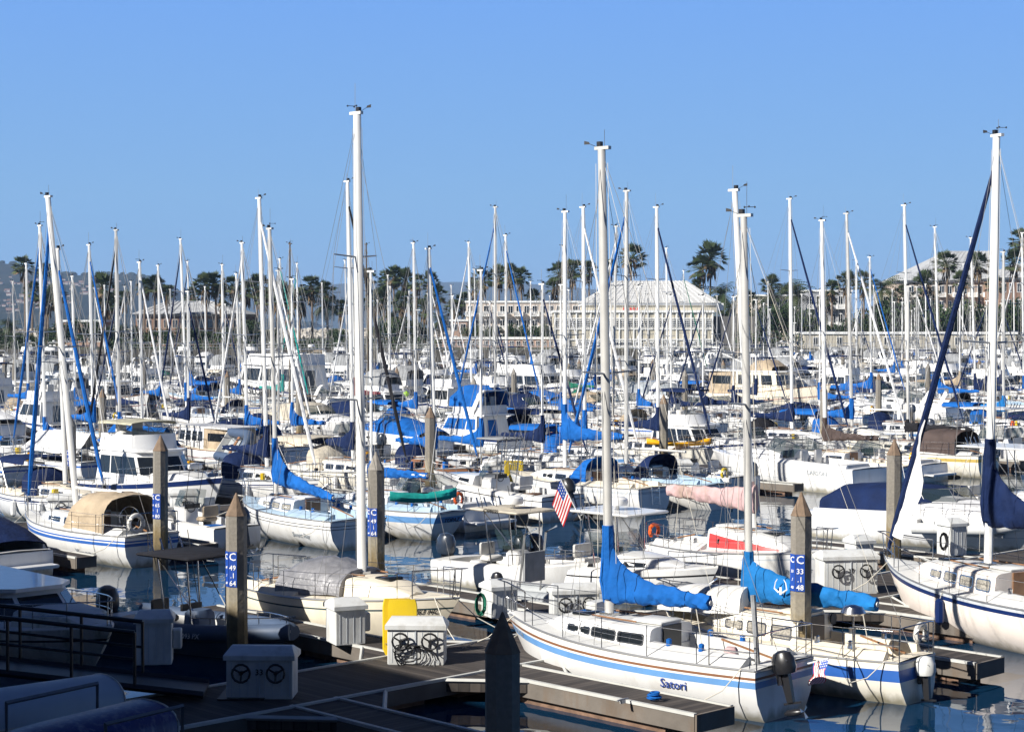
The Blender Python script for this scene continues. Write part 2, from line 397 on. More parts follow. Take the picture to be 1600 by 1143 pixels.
# ------------------------------------------------------------------ cabin trunk
class Trunk:
    def __init__(s, h, secs): s.h, s.secs = h, secs        # (x, wb, wt, height)
    def at(s, x):
        for a, b in zip(s.secs, s.secs[1:]):
            if a[0] <= x <= b[0]:
                t = (x - a[0]) / (b[0] - a[0]); return [a[i] + (b[i] - a[i]) * t for i in range(4)]
        return s.secs[0] if x < s.secs[0][0] else s.secs[-1]
    def side(s, x, v, sg, off=0):
        _, wb, wt, hh = s.at(x); z0 = s.h.dz(x, wb) - .02
        return (x, sg * (wb + (wt - wb) * v + off), z0 + hh * .86 * v)
    def top(s, x): _, wb, wt, hh = s.at(x); return s.h.dz(x, wb) - .02 + hh + .04
    def build(s, root, m, mtop=None, name='cabin'):
        mb = MB(); rows = []
        for x, wb, wt, hh in s.secs:
            z0 = s.h.dz(x, wb) - .03
            rows.append([(x, wb, z0), (x, wt, z0 + hh * .86), (x, wt * .93, z0 + hh * .96), (x, wt * .8, z0 + hh), (x, 0, z0 + hh + .05), (x, -wt * .8, z0 + hh), (x, -wt * .93, z0 + hh * .96), (x, -wt, z0 + hh * .86), (x, -wb, z0)])
        mb.grid(rows, m, False, (lambda a, b: mtop if 2 < b < 5 or b in (3, 4) else m) if mtop else None)
        mb.poly(rows[0], m); mb.poly(rows[-1], m)
        return mb.build(name, root)
    def windows(s, root, wins, glass='glass', frame='steel', lod=0):
        for x0, x1, v0, v1 in wins:
            for sg in (1, -1):
                mb = MB(); d = .035
                def pl(a0, a1, b0, b1, off, m):
                    c = min((a1 - a0), .3) * .12
                    ps = [(a0 + c, b0), (a1 - c, b0), (a1, b0 + (b1 - b0) * .16), (a1, b1 - (b1 - b0) * .16), (a1 - c, b1), (a0 + c, b1), (a0, b1 - (b1 - b0) * .16), (a0, b0 + (b1 - b0) * .16)]
                    o = [s.side(x, v, sg, off) for x, v in ps]; i = [s.side(x, v, sg, -.02) for x, v in ps]
                    mb.loft([i, o], m, False); mb.poly(o, m)
                if lod < 2: pl(x0 - d, x1 + d, v0 - .07, v1 + .07, .008, frame)
                pl(x0, x1, v0, v1, .014, glass); mb.build('window', root)
def wall_panel(mb, a, b, c, d, u0, u1, v0, v1, off, m):
    """a,b bottom, c,d top above b,a ; panel proud of the wall"""
    a, b, c, d = map(Vector, (a, b, c, d)); n = (b - a).cross(d - a).normalized()
    def q(u, v): return (a + (b - a) * u) * (1 - v) + (d + (c - d) * u) * v
    P_ = [q(u0, v0), q(u1, v0), q(u1, v1), q(u0, v1)]; o = [p + n * off for p in P_]; i = [p - n * .02 for p in P_]
    mb.loft([i, o], m, False); mb.poly(o, m)
def house(root, x0, x1, wa, wf, z0, z1, ra=.1, rf=.6, ti=.88, cc=.5, m='white', side=((.05, .3), (.34, .62), (.66, .92)), sv=(.3, .88), front=True, aft=False, glass='glass', roof=(.35, .15, .08), name='cabin', roofm=None, nose=.55):
    def ring(x0, x1, k, z): return [(x0, -wa * k, z), (x1 - cc, -wf * k, z), (x1, -wf * nose * k, z), (x1, wf * nose * k, z), (x1 - cc, wf * k, z), (x0, wa * k, z)]
    b, t = ring(x0, x1, 1, z0), ring(x0 + ra, x1 - rf, ti, z1); mb = MB(); mb.loft([b, t], m); o = mb.build(name, root)
    def win(k, u0, u1, v0, v1):
        mb = MB(); kk = (k + 1) % 6; wall_panel(mb, b[k], b[kk], t[kk], t[k], u0, u1, v0, v1, .012, glass); mb.build('window', root)
    for u0, u1 in side: win(0, u0, u1, *sv); win(4, 1 - u1, 1 - u0, *sv)
    if front:
        for k in (1, 2, 3): win(k, .06, .94, sv[0], sv[1])
    if aft: win(5, .35, .65, .05, .8)
    if roof:
        ro, rs, th = roof; r0 = [(p[0] + (-ro if p[0] < (x0 + x1) / 2 else rs), p[1] * 1.05, z1) for p in t]
        mb = MB(); mb.loft([r0, [(p[0], p[1], p[2] + th) for p in r0]], roofm or m); mb.build('roof', root)
    return t
def rail(root, h, u0, u1, ht=.6, n=7, lod=0, name='railing', bow=True, ins=.06, mids=1, r=.014, stern=False):
    mb = MB(); pts = {1: [], -1: []}
    if lod: r *= 1 + .35 * lod
    for sg in (1, -1):
        for k in range(n + 1):
            u = u0 + (u1 - u0) * k / n; y = max(h.hb(u) - ins, 0.04); z = h.sheer(u)
            p = Vector((h.x(u), sg * y, z + .03)); q = p + Vector((.0, 0, ht)); pts[sg].append(q)
            if lod < 2 or k % 2 == 0: mb.tube([p, q], r, 'steel', 4, caps=False)
    top = pts[1] + (([(h.x(u1) + .25, 0, h.sheer(1) + ht + .06)] + list(reversed(pts[-1]))) if bow else [])
    mb.tube(top, r, 'steel', 5)
    if not bow: mb.tube(pts[-1], r, 'steel', 5)
    if lod < 2:
        for k in range(mids):
            dz = Vector((0, 0, -ht * (k + 1) / (mids + 1)))
            for sg in (1, -1): mb.tube([q + dz for q in pts[sg]], r * .7, 'steel', 4)
    if stern: mb.tube([pts[1][0], pts[-1][0]], r, 'steel', 5)
    return mb.build(name, root)
def outboard(root, loc, tilt=0, m='engine', s=1.0, label=None):
    mb = MB(); prof = [(.05, -.02), (.2, .0), (.24, .12), (.23, .35), (.17, .5), (.06, .56)]
    secs = []
    for r_, z in prof: secs.append([(r_ * 1.35 * math.cos(a) - .1, r_ * math.sin(a), z) for a in (2 * math.pi * j / 12 for j in range(12))])
    mb.loft(secs, m); mb.box((-.08, 0, -.35), (.17, .1, .7), 'engblack', taper=1.5); mb.box((-.12, 0, -.72), (.5, .03, .05), 'engblack'); mb.ell((-.1, 0, -.95), (.3, .09, .09), 'engblack', 8, 5)
    mb.box((.06, 0, -.1), (.14, .22, .3), 'engblack')
    for k in range(3):
        a = k * 2.09; mb.quad((-.4, 0, -.95), (-.42, .18 * math.cos(a), -.95 + .18 * math.sin(a)), (-.4, .18 * math.cos(a + .6), -.95 + .18 * math.sin(a + .6)), (-.38, .04 * math.cos(a + .6), -.95 + .04 * math.sin(a + .6)), 'alu')
    mb.quad((-.33, -.22, .3), (-.33, .22, .3), (-.3, .22, .34), (-.3, -.22, .34), 'alu')
    o = mb.build('outboard_motor', root, label=label); o.location = loc; o.rotation_euler = (0, tilt, 0); o.scale = (s, s, s); return o
def fender(root, x, h, sg, m='white', zoff=-.45):
    mb = MB(); y = sg * (h.hb(h.u(x)) + .08); z = h.sheer(h.u(x)) + zoff
    mb.lathe([(.03, -.32), (.11, -.25), (.12, 0), (.11, .25), (.03, .32)], m, 8, (x, y, z)); mb.tube([(x, y, z + .3), (x, y - sg * .12, z - zoff + .1)], .012, 'rope', 4)
    mb.build('fender', root)
def radar(root, loc, pole=.5, mw='white'):
    mb = MB(); x, y, z = loc; mb.tube([(x, y, z), (x, y, z + pole)], .05, 'white', 6)
    mb.lathe([(.05, 0), (.28, .02), (.31, .1), (.29, .2), (.2, .25), (.03, .27)], 'white', 12, (x, y, z + pole)); mb.build('radar_dome', root)
FLAGM = {}
def us_flag(root, base, top, drop, wd, sw=(1, 0), fold=.25, name='flag'):
    """a limp flag hanging from a slanting staff; drop down, wd along"""
    mb = MB(); base, top = Vector(base), Vector(top); mb.tube([base, top], .018, 'white', 6)
    d = (top - base).normalized(); nst = 13; n = 10; sv = Vector((sw[0], sw[1], 0))
    def pt(i, j):      # i along the fly (0 at the hoist), j stripe
        h_ = top - d * (j / nst * drop * .9) ; f = i / n
        return h_ + sv * (wd * f * .4) + Vector((0, 0, -wd * f * .9)) + Vector((-sv.y, sv.x, 0)) * (math.sin(f * 9 + j * .25) * fold * .25 * f)
    for j in range(nst):
        for i in range(n):
            c = 'sign_blue' if (i < 4 and j < 7) else ('text_red' if j % 2 == 0 else 'text_white')
            mb.quad(pt(i, j), pt(i + 1, j), pt(i + 1, j + 1), pt(i, j + 1), c)
    for a in range(3):
        for b in range(4):
            c = pt(.7 + a * 1.1, .8 + b * 1.6); e = (pt(.7 + a * 1.1 + .3, .8 + b * 1.6) - c); f = (pt(.7 + a * 1.1, .8 + b * 1.6 + .45) - c)
            n_ = e.cross(f).normalized() * .006
            for q in (n_, -n_): mb.quad(c - e + q, c - f + q, c + e + q, c + f + q, 'text_white')
    return mb.build(name, root)
# ------------------------------------------------------------------ spars, rigging and canvas of a sailing boat
def rig(root, h, mx, zf, zt, lean=(0, 0), mm='mastwhite', r=.08, lod=0, cover=None, boom=3.2, zb=None, jib=None, jibend=.05, spreaders=1, hc=.8, droop=0, jr=.075, bowx=None, gear=0, back=True, jtop=.93, jibm2=None, cr=.17):
    lx, ly = lean; ht = zt - zf
    def mp(f): return Vector((mx + lx * f, ly * f, zf + ht * f))
    mb = MB(); n = 10 if lod == 0 else 6; rr = r * (1 - .06 * lod)
    secs = []
    for f in (0, .25, .5, .75, .93, 1):
        k = rr * (1 if f < .8 else .85); p = mp(f); secs.append([(p.x + 1.25 * k * math.cos(a), p.y + k * math.sin(a), p.z) for a in (2 * math.pi * j / n for j in range(n))])
    mb.loft(secs, mm); mb.box(tuple(mp(1) + Vector((-.03, 0, .02))), (.38, .1, .07), mm)
    if lod == 0: mb.box(tuple(mp(0) + Vector((0, 0, .04))), (.34, .26, .08), 'steel')
    ms = mb.build('mast', root)
    # mast head gear
    mb = MB(); T = mp(1); g = gear
    mb.tube([T + Vector((-.1, .03, 0)), T + Vector((-.1, .03, .75 if g % 2 == 0 else .4))], .006 + .003 * lod, 'wire', 3)
    mb.tube([T, T + Vector((.35, 0, .14))], .007 + .002 * lod, 'black', 3); mb.quad(T + Vector((.32, 0, .12)), T + Vector((.46, .02, .12)), T + Vector((.46, .02, .2)), T + Vector((.34, 0, .17)), 'black')
    if g % 3 == 0:
        for a in (0, 2.1, 4.2): mb.tube([T + Vector((-.15, 0, .2)), T + Vector((-.15 + .13 * math.cos(a), .13 * math.sin(a), .2))], .008 + .004 * lod, 'black', 3); mb.ell(tuple(T + Vector((-.15 + .13 * math.cos(a), .13 * math.sin(a), .2))), (.025,) * 3, 'black', 5, 3)
    mb.box(tuple(T + Vector((.05, 0, .1))), (.1, .09, .12), 'black')
    o = mb.build('masthead_gear', root)
    # spreaders
    fs = {1: (.52,), 2: (.38, .69), 0: ()}[spreaders]; mb = MB(); ends = {}
    w0 = min(h.B * .36, 1.05)
    for q, f in enumerate(fs):
        p = mp(f); e = []
        for sg in (1, -1):
            t = p + Vector((-.12, sg * w0 * (1 - .2 * q), .06)); mb = MB(); mb.tube([p, t], .028 + .008 * lod, 'mastgrey' if lod == 0 else mm, 5, .016 + .006 * lod); mb.build('spreader', ms); e.append(t)
        ends[f] = e
    # standing rigging
    mb = MB(); wr = .0065 + .0075 * lod; wm = 'wire'
    bowp = Vector((bowx if bowx else h.L / 2 - .05, 0, h.sheer(1) + .06)); st = Vector((-h.L / 2 + .08, 0, h.sheer(0) + .05))
    jt = mp(jtop)
    mb.tube([jt, bowp], wr, wm, 4, caps=False)
    if back: mb.tube([mp(.995), st], wr, wm, 4, caps=False)
    cx = mx - .1; cy = h.hb(h.u(cx)) - .08; cz = h.sheer(h.u(cx)) + .02
    for q, sg in enumerate((1, -1)):
        cp = Vector((cx, sg * cy, cz)); path = [mp(.99)] + [ends[f][q] for f in reversed(fs)] + [cp]
        mb.tube(path, wr, wm, 4, caps=False)
        if fs:
            mb.tube([mp(fs[0]), Vector((cx + .4, sg * cy, cz))], wr, wm, 4, caps=False); mb.tube([mp(fs[0]), Vector((cx - .4, sg * cy, cz))], wr, wm, 4, caps=False)
    zb = zb if zb else zf + .75
    if lod < 2:   # halyards and topping lift
        for dx in (.16, -.16): mb.tube([mp(.97) + Vector((dx, 0, 0)), mp(.03) + Vector((dx * 1.6, .06, 0))], .006 + .002 * lod, 'rope', 3, caps=False)
        mb.tube([mp(.99), (mx - boom, 0, zb + .15)], .005, 'rope', 3, caps=False)
    mb.build('rigging', root)
    # boom and sail
    if boom:
        mb = MB(); f0 = (zb - zf) / ht; g = mp(f0); tail = Vector((mx - boom, 0, zb + droop)); mb.tube([g, tail], .055, mm, 8 if lod == 0 else 5)
        mb.tube([tail + Vector((.4, 0, -.05)), (mx - boom + .2, .05, h.sheer(h.u(mx - boom)) + .2)], .012, 'rope', 4)
        mb.build('boom', root)
        if cover:
            mb = MB(); n = 16 if lod == 0 else 8; secs = []; K = 44 if lod == 0 else 12; ph = rnd.uniform(0, 6)
            # collar round the mast, then along the boom
            for i in range(K + 1):
                t = i / K; x = g.x + .14 - (boom + .12) * t
                lift = hc * math.exp(-max(t - .03, 0) * 7.5); top = zb + droop * t + cr * 1.15 * (1 - .45 * t) + lift + .02 * math.sin(t * 19 + ph)
                bot = zb + droop * t - cr * (1.15 - .55 * t) - .10 * (1 - t) ** 2 + .015 * math.sin(t * 23 + ph)
                yw = cr * (.74 - .36 * t) * (1 if i else .8) + .01 * math.sin(t * 31 + ph); yo = ly * f0
                sec = []
                for j in range(n):
                    a = 2 * math.pi * j / n; zz = (math.sin(a) + 1) / 2; tap = 1 - .45 * zz * min(lift / .5, 1)
                    sec.append((x + (lift * .0), yo + (yw + (.022 * math.sin(t * 37 + 4 * a + ph) + .016 * math.sin(t * 71 - 3 * a) + .02 * math.sin(9 * t - 5 * zz * (1 + lift * 2))) * (1 if lod == 0 else .4)) * math.cos(a) * tap + (rnd.uniform(-.008, .008)), bot + (top - bot) * zz + .014 * math.sin(t * 53 + 2 * a)))
                secs.append(sec)
            mb.loft(secs, cover)
            sc_ = mb.build('sail_cover', root)
            if lod == 0:
                mb = MB()
                for i in (int(K * .35), int(K * .8)):
                    mb = MB(); mb.tube([Vector(p) * 1 + (Vector(p) - sum((Vector(q) for q in secs[i]), Vector()) / n).normalized() * .006 for p in secs[i]] , .006, 'c_navy', 4); mb.build('lashing', sc_)
            mb = MB(); zt_ = zb + hc + cr
            p0 = mp((zt_ + .12 - zf) / ht); p1 = mp((zb - .25 - zf) / ht)
            mb.tube([p1, p0], rr * 1.75, cover, 8, rr * 1.45); mb.build('cover_collar', sc_)
    if jib:
        mb = MB(); K = 12; pts = []
        a = jt + (bowp - jt) * .02; b = jt + (bowp - jt) * (1 - jibend)
        for q in range(K + 1): pts.append(a + (b - a) * (q / K))
        secs = []
        for q, p in enumerate(pts):
            d = (b - a).normalized(); u_ = d.cross(Vector((0, 1, 0))).normalized(); v_ = d.cross(u_); t = q / K
            k = jr * (.8 if lod else 1) * (.45 + .6 * math.sin(math.pi * min(t * .62 + .08, 1))) * (1 if q < K else .5) * (1 + .05 * lod)
            secs.append([p + (u_ * math.cos(s_) + v_ * math.sin(s_)) * k for s_ in (2 * math.pi * j / 6 for j in range(6))])
        mb.loft(secs, jib, True, (lambda i_, j_: (jibm2 if (i_ * 2 + j_) % 5 == 0 else jib)) if jibm2 else None); mb.build('furled_jib', root)
        mb = MB(); q = b + (bowp - b) * .3; mb.lathe([(.03, -.06), (.09, -.05), (.09, .05), (.03, .06)], 'black', 8, tuple(q)); mb.build('furling_drum', root)
    return mp
def lifelines(root, h, lod=0, u0=.02, u1=.97, n=6, ht=.62, lines=True):
    mb = MB(); r = .012 + .005 * lod
    for sg in (1, -1):
        tops = []
        for k in range(n + 1):
            u = u0 + (u1 - u0) * k / n; y = max(h.hb(u) - .05, .03); z = h.sheer(u) + .03; p = Vector((h.x(u), sg * y, z)); q = p + Vector((0, 0, ht)); tops.append(q)
            if lod < 2 or k in (0, n): mb.tube([p, q], r, 'steel', 4, caps=False)
        mb.tube(tops, .006 + .004 * lod, 'steel', 4, caps=False)
        if lod < 2: mb.tube([q - Vector((0, 0, ht * .5)) for q in tops], .005 + .003 * lod, 'steel', 4, caps=False)
    mb.build('lifelines', root)
    for nm, ua, ub, x2 in (('pulpit', .86, .985, h.L / 2 + .18), ('pushpit', .14, .0, -h.L / 2 - .02)):
        mb = MB(); pts = []
        for sg in (1, -1):
            a = Vector((h.x(ua), sg * max(h.hb(ua) - .05, .05), h.sheer(ua) + .03)); b = Vector((h.x(ub), sg * max(h.hb(ub) - .05, .12), h.sheer(ub) + .03)); up = Vector((0, 0, ht + .04))
            mb.tube([a, a + up], r * 1.2, 'steel', 5, caps=False); mb.tube([b, b + up + Vector((.08 if nm == 'pulpit' else 0, 0, 0))], r * 1.2, 'steel', 5, caps=False); mb.tube([a + up * .5, b + up * .5], r, 'steel', 4, caps=False)
            pts.append((a + up, b + up))
        mb.tube([pts[0][0], pts[0][1], (x2, .1 if nm == 'pulpit' else .5, h.sheer(ub) + ht + .1), (x2, -.1 if nm == 'pulpit' else -.5, h.sheer(ub) + ht + .1), pts[1][1], pts[1][0]], r * 1.3, 'steel', 5)
        mb.build(nm, root)
def sailboat(loc, rz, label, L=8, B=2.6, fb=1.15, fs=.85, col='white', deck='deck', stripes=((.12, .2, 'blue'),), boot='bottomblue', lod=0, mz=11.5, lean=(0, 0), mm='mastwhite', mr=.08,
             cover='c_blue', jib=None, canvas=None, tentm='c_white', cabin='long', wins=3, winm='glass', top=None, spreaders=1, hc=.8, group='sailing boats moored in the marina', trr=.0, extras=(), mxf=.08, boomf=.38, droop=.0, gear=0, dz=0.0, rk=.75, transom=None, jibend=.05, jr=.075, tw=.66, jibm2=None, cr=.17, zbo=.75, ch=None, bigwin=False, railm='alu', jtop=.93, cock=True, hatchm='teak'):
    r = root('sailboat', loc, rz, label, 'sailboat', group)
    h = Hull(L, B, fb, fs, tw=tw, um=.42, pw=2.3, rake=rk, tr=trr, kb=.8, ks=.62)
    r['L'] = L
    xa = -L * .12; x0 = -L * .45
    hull(h, r, col, deck, stripes, boot, (x0, xa - .05, B * .24, .38, .16) if cock else None, lod, railm if lod < 2 else None, transom)
    ch = ch or (.42 + .03 * (L - 7)); mx = L * mxf
    wb = B * .29
    T = Trunk(h, [(xa - .02, wb * 1.04, wb * .95, ch + .05), (xa + L * .12, wb * 1.05, wb * .94, ch), (xa + L * .26, wb * .95, wb * .82, ch * .9), (xa + L * .36, wb * .74, wb * .6, ch * .66), (xa + L * .43, wb * .5, wb * .34, .08)])
    T.build(r, col if col != 'navy' else 'white', top or deck)
    ws = []
    if wins:
        sp = L * .30 / wins
        for k in range(wins): a = xa + .16 + sp * k; ws.append((a, a + sp * (.72 if not bigwin else .86), .32 if k < wins - 1 else .36, .78 if k < wins - 1 else .7))
    T.windows(r, ws, winm, 'steel', lod)
    # companionway, hatches, gear
    mb = MB(); zc = h.dz(xa); xk = xa - .045
    mb.box((xk, 0, zc + ch * .5 - .1), (.03, .6, ch + .22), hatchm if lod < 2 else 'black'); mb.build('companionway', r)  # where black, the panel stands for the dark inside of an open companionway
    mb = MB(); mb.box((xa + .35, 0, T.top(xa + .35) + .02), (.75, .7, .07), top or deck, bev=.02)
    if lod < 2:
        mb.box((xa + L * .3, 0, T.top(xa + L * .3) + .0), (.5, .5, .07), 'glass' if lod == 0 else 'deckgrey', bev=.02)
        for sg in (1, -1): mb.tube([(xa + .5, sg * wb * .68, T.top(xa + .5) + .03), (xa + L * .24, sg * wb * .55, T.top(xa + L * .24) + .03)], .02, 'teak', 4)
    mb.build('hatch', r)
    if lod < 2:
        for sg in (1, -1):
            for q in (0, 1):
                if lod and q: continue
                mb = MB(); x = xa - .5 - q * .8; mb.lathe([(.07, 0), (.055, .06), (.06, .14), (.03, .16)], 'c_blue' if cover == 'c_blue' else 'steel', 8, (x, sg * (B * .24 + .1), h.sheer(h.u(x)) + .19)); mb.build('winch', r)
        mb = MB(); mb.tube([(-L * .46, 0, h.sheer(0) + .1), (-L * .3, .05, h.sheer(.1) + .35)], .025, 'teak', 5); mb.build('tiller', r)
    zf = T.top(mx) - .02; mp = rig(r, h, mx, zf, mz, lean, mm, mr, lod, cover, L * boomf, zf + zbo, jib, jibend, spreaders, hc, droop, jr, None, gear, True, jtop, jibm2, cr)
    if lod < 2: lifelines(r, h, lod)
    else: rail(r, h, .0, .97, .6, 6, 2)
    if 'dodger' in extras or canvas:
        cm = canvas or 'c_navy'; z0 = h.sheer(.4)
        cover_canvas(r, 'dodger', cm, [(xa + .75, .12), (xa + .45, .65), (xa + .05, 1.0), (xa - .35, 1.06)], wb * 1.25, ch + .62, lambda x: h.dz(x) - .05, lod, 2.6)
    if 'bimini' in extras:
        cm = canvas or 'c_tan'; cover_canvas(r, 'bimini', cm, [(-L * .42, .9), (-L * .34, 1.), (-L * .22, 1.03), (xa - .1, .95)], B * .38, .28, h.sheer(.1) + 1.25, lod, 2.8)
        mb = MB()
        for x in (-L * .4, xa - .2):
            for sg in (1, -1): mb.tube([(x, sg * B * .375, h.sheer(.1) + 1.3), (-L * .28, sg * B * .4, h.sheer(.2))], .014, 'steel', 4)
        mb.build('bimini_frame', r)
    if 'bigdodger' in extras:   # tent-like cockpit enclosure
        cover_canvas(r, 'cockpit_canvas', canvas or 'c_tan', [(xa + .5, .3), (xa + .25, .8), (xa - .1, 1.0), (xa - .9, 1.05), (xa - L * .24, 1.0)], B * .4, 1.22, lambda x: h.dz(x) - .05, lod, 2.8)
    if 'tent' in extras:
        mb = MB(); za = zf + .9; secs = []
        for k in range(9):
            t = k / 8; x = mx + .5 - (L * .6) * t; hw = h.hb(h.u(x)) * .95; z = h.sheer(h.u(x)) + .45 + rnd.uniform(-.05, .05)
            secs.append([(x, hw, z), (x, hw * .5, (z + za) / 2 - .08), (x, .04, za + .05 * math.sin(t * 6)), (x, -.04, za + .05 * math.sin(t * 6)), (x, -hw * .5, (z + za) / 2 - .08), (x, -hw, z)])
        mb.grid(secs, tentm); mb.grid([[(a, b * .98, c - .02) for a, b, c in s_] for s_ in secs], tentm); mb.build('boom_tent', r)
    if lod < 2:
        q = rnd.random()
        if q < .55: mb = MB(); mb.torus((-L / 2 + .25, -h.hb(.02) * .8, h.sheer(0) + .42), .2, .06, rnd.choice(('kayak', 'orange', 'white2', 'yellow')), 'x', 10, 6, -.9, 4.0); mb.build('horseshoe_buoy', r)
        for k in range(rnd.randrange(0, 4) if 'clutter' in extras else 0):
            x = L * rnd.uniform(-.02, .3); sg = rnd.choice((1, -1)); mb = MB(); mb.box((x, sg * h.hb(h.u(x)) * .82, h.dz(x, 1) + .16), (.16, .3, .36), rnd.choice(('c_blue', 'orange', 'yellow', 'white2', 'c_grey', 'c_red')), bev=.03, rz=rnd.uniform(0, 1)); mb.build('jerry_can', r)
        mb = MB(); x = -L * .3; pts = [(-L * .44, 0, h.sheer(.1) - .2), (-L * .2, .1, h.sheer(.2) - .15)]
        for k in range(4): mb.tube([(-L * .25 + .12 * k, -.3, h.sheer(.2) - .3), (-L * .3 + .1 * k, .3, h.sheer(.2) - .28 + .05 * k)], .025, rnd.choice(('ropedark', 'rope', 'c_blue')), 4)
        mb.build('coiled_line', r)
    for u_, dx, dy in ((.93, .5, .5), (.04, -.2, .7)):      # mooring lines down to the dock
        if lod > 1: break
        for sg in (1, -1):
            p = Vector((h.x(u_), sg * h.hb(u_), h.sheer(u_) + .05)); e = Vector((h.x(u_) + dx + .6, sg * (h.hb(u_) + dy), .5)); mb = MB(); mb.tube([p, (p + e) / 2 - Vector((0, 0, .12)), e], .012, 'rope', 4); mb.build('mooring_line', r)
    if 'outboard' in extras: outboard(r, (-L / 2 - .18, .35, h.sheer(0) - .1), .25, 'engblack', .8)
    if 'ladder' in extras:
        mb = MB(); x = -L / 2 - .06
        for y in (-.22, .22): mb.tube([(x, y, h.sheer(0) + .1), (x - .05, y, h.sheer(0) - .65)], .015, 'steel', 5)
        for k in range(3): mb.tube([(x - .02, -.22, h.sheer(0) - .1 - k * .25), (x - .02, .22, h.sheer(0) - .1 - k * .25)], .015, 'steel', 5)
        mb.build('boarding_ladder', r)
    if 'wheel' in extras:
        mb = MB(); mb.torus((-L * .33, 0, h.sheer(.1) + .45), .38, .018, 'steel', 'x', 16, 5)
        for k in range(3): a = k * math.pi / 3; mb.tube([(-L * .33, .38 * math.cos(a), h.sheer(.1) + .45 + .38 * math.sin(a)), (-L * .33, -.38 * math.cos(a), h.sheer(.1) + .45 - .38 * math.sin(a))], .01, 'steel', 4)
        mb.box((-L * .33 + .1, 0, h.sheer(.1) + .1), (.15, .15, .8), 'white'); mb.build('steering_wheel', r)
    if 'ring' in extras:
        mb = MB(); mb.torus((-L / 2 - .02, h.B * .22, h.sheer(0) + .42), .26, .075, 'white2', 'x', 18, 8)
        for k in range(4):
            a = k * math.pi / 2 + .5; mb.torus((-L / 2 - .02, h.B * .22 + .26 * math.cos(a), h.sheer(0) + .42 + .26 * math.sin(a)), .078, .012, 'rope', 'z', 8, 4)
        mb.build('life_ring', r)
    if 'fenders' in extras:
        for x in (-L * .15, L * .12): fender(r, x, h, 1); fender(r, x, h, -1)
    if 'furledbrown' in extras: pass
    return r, h, T, mp
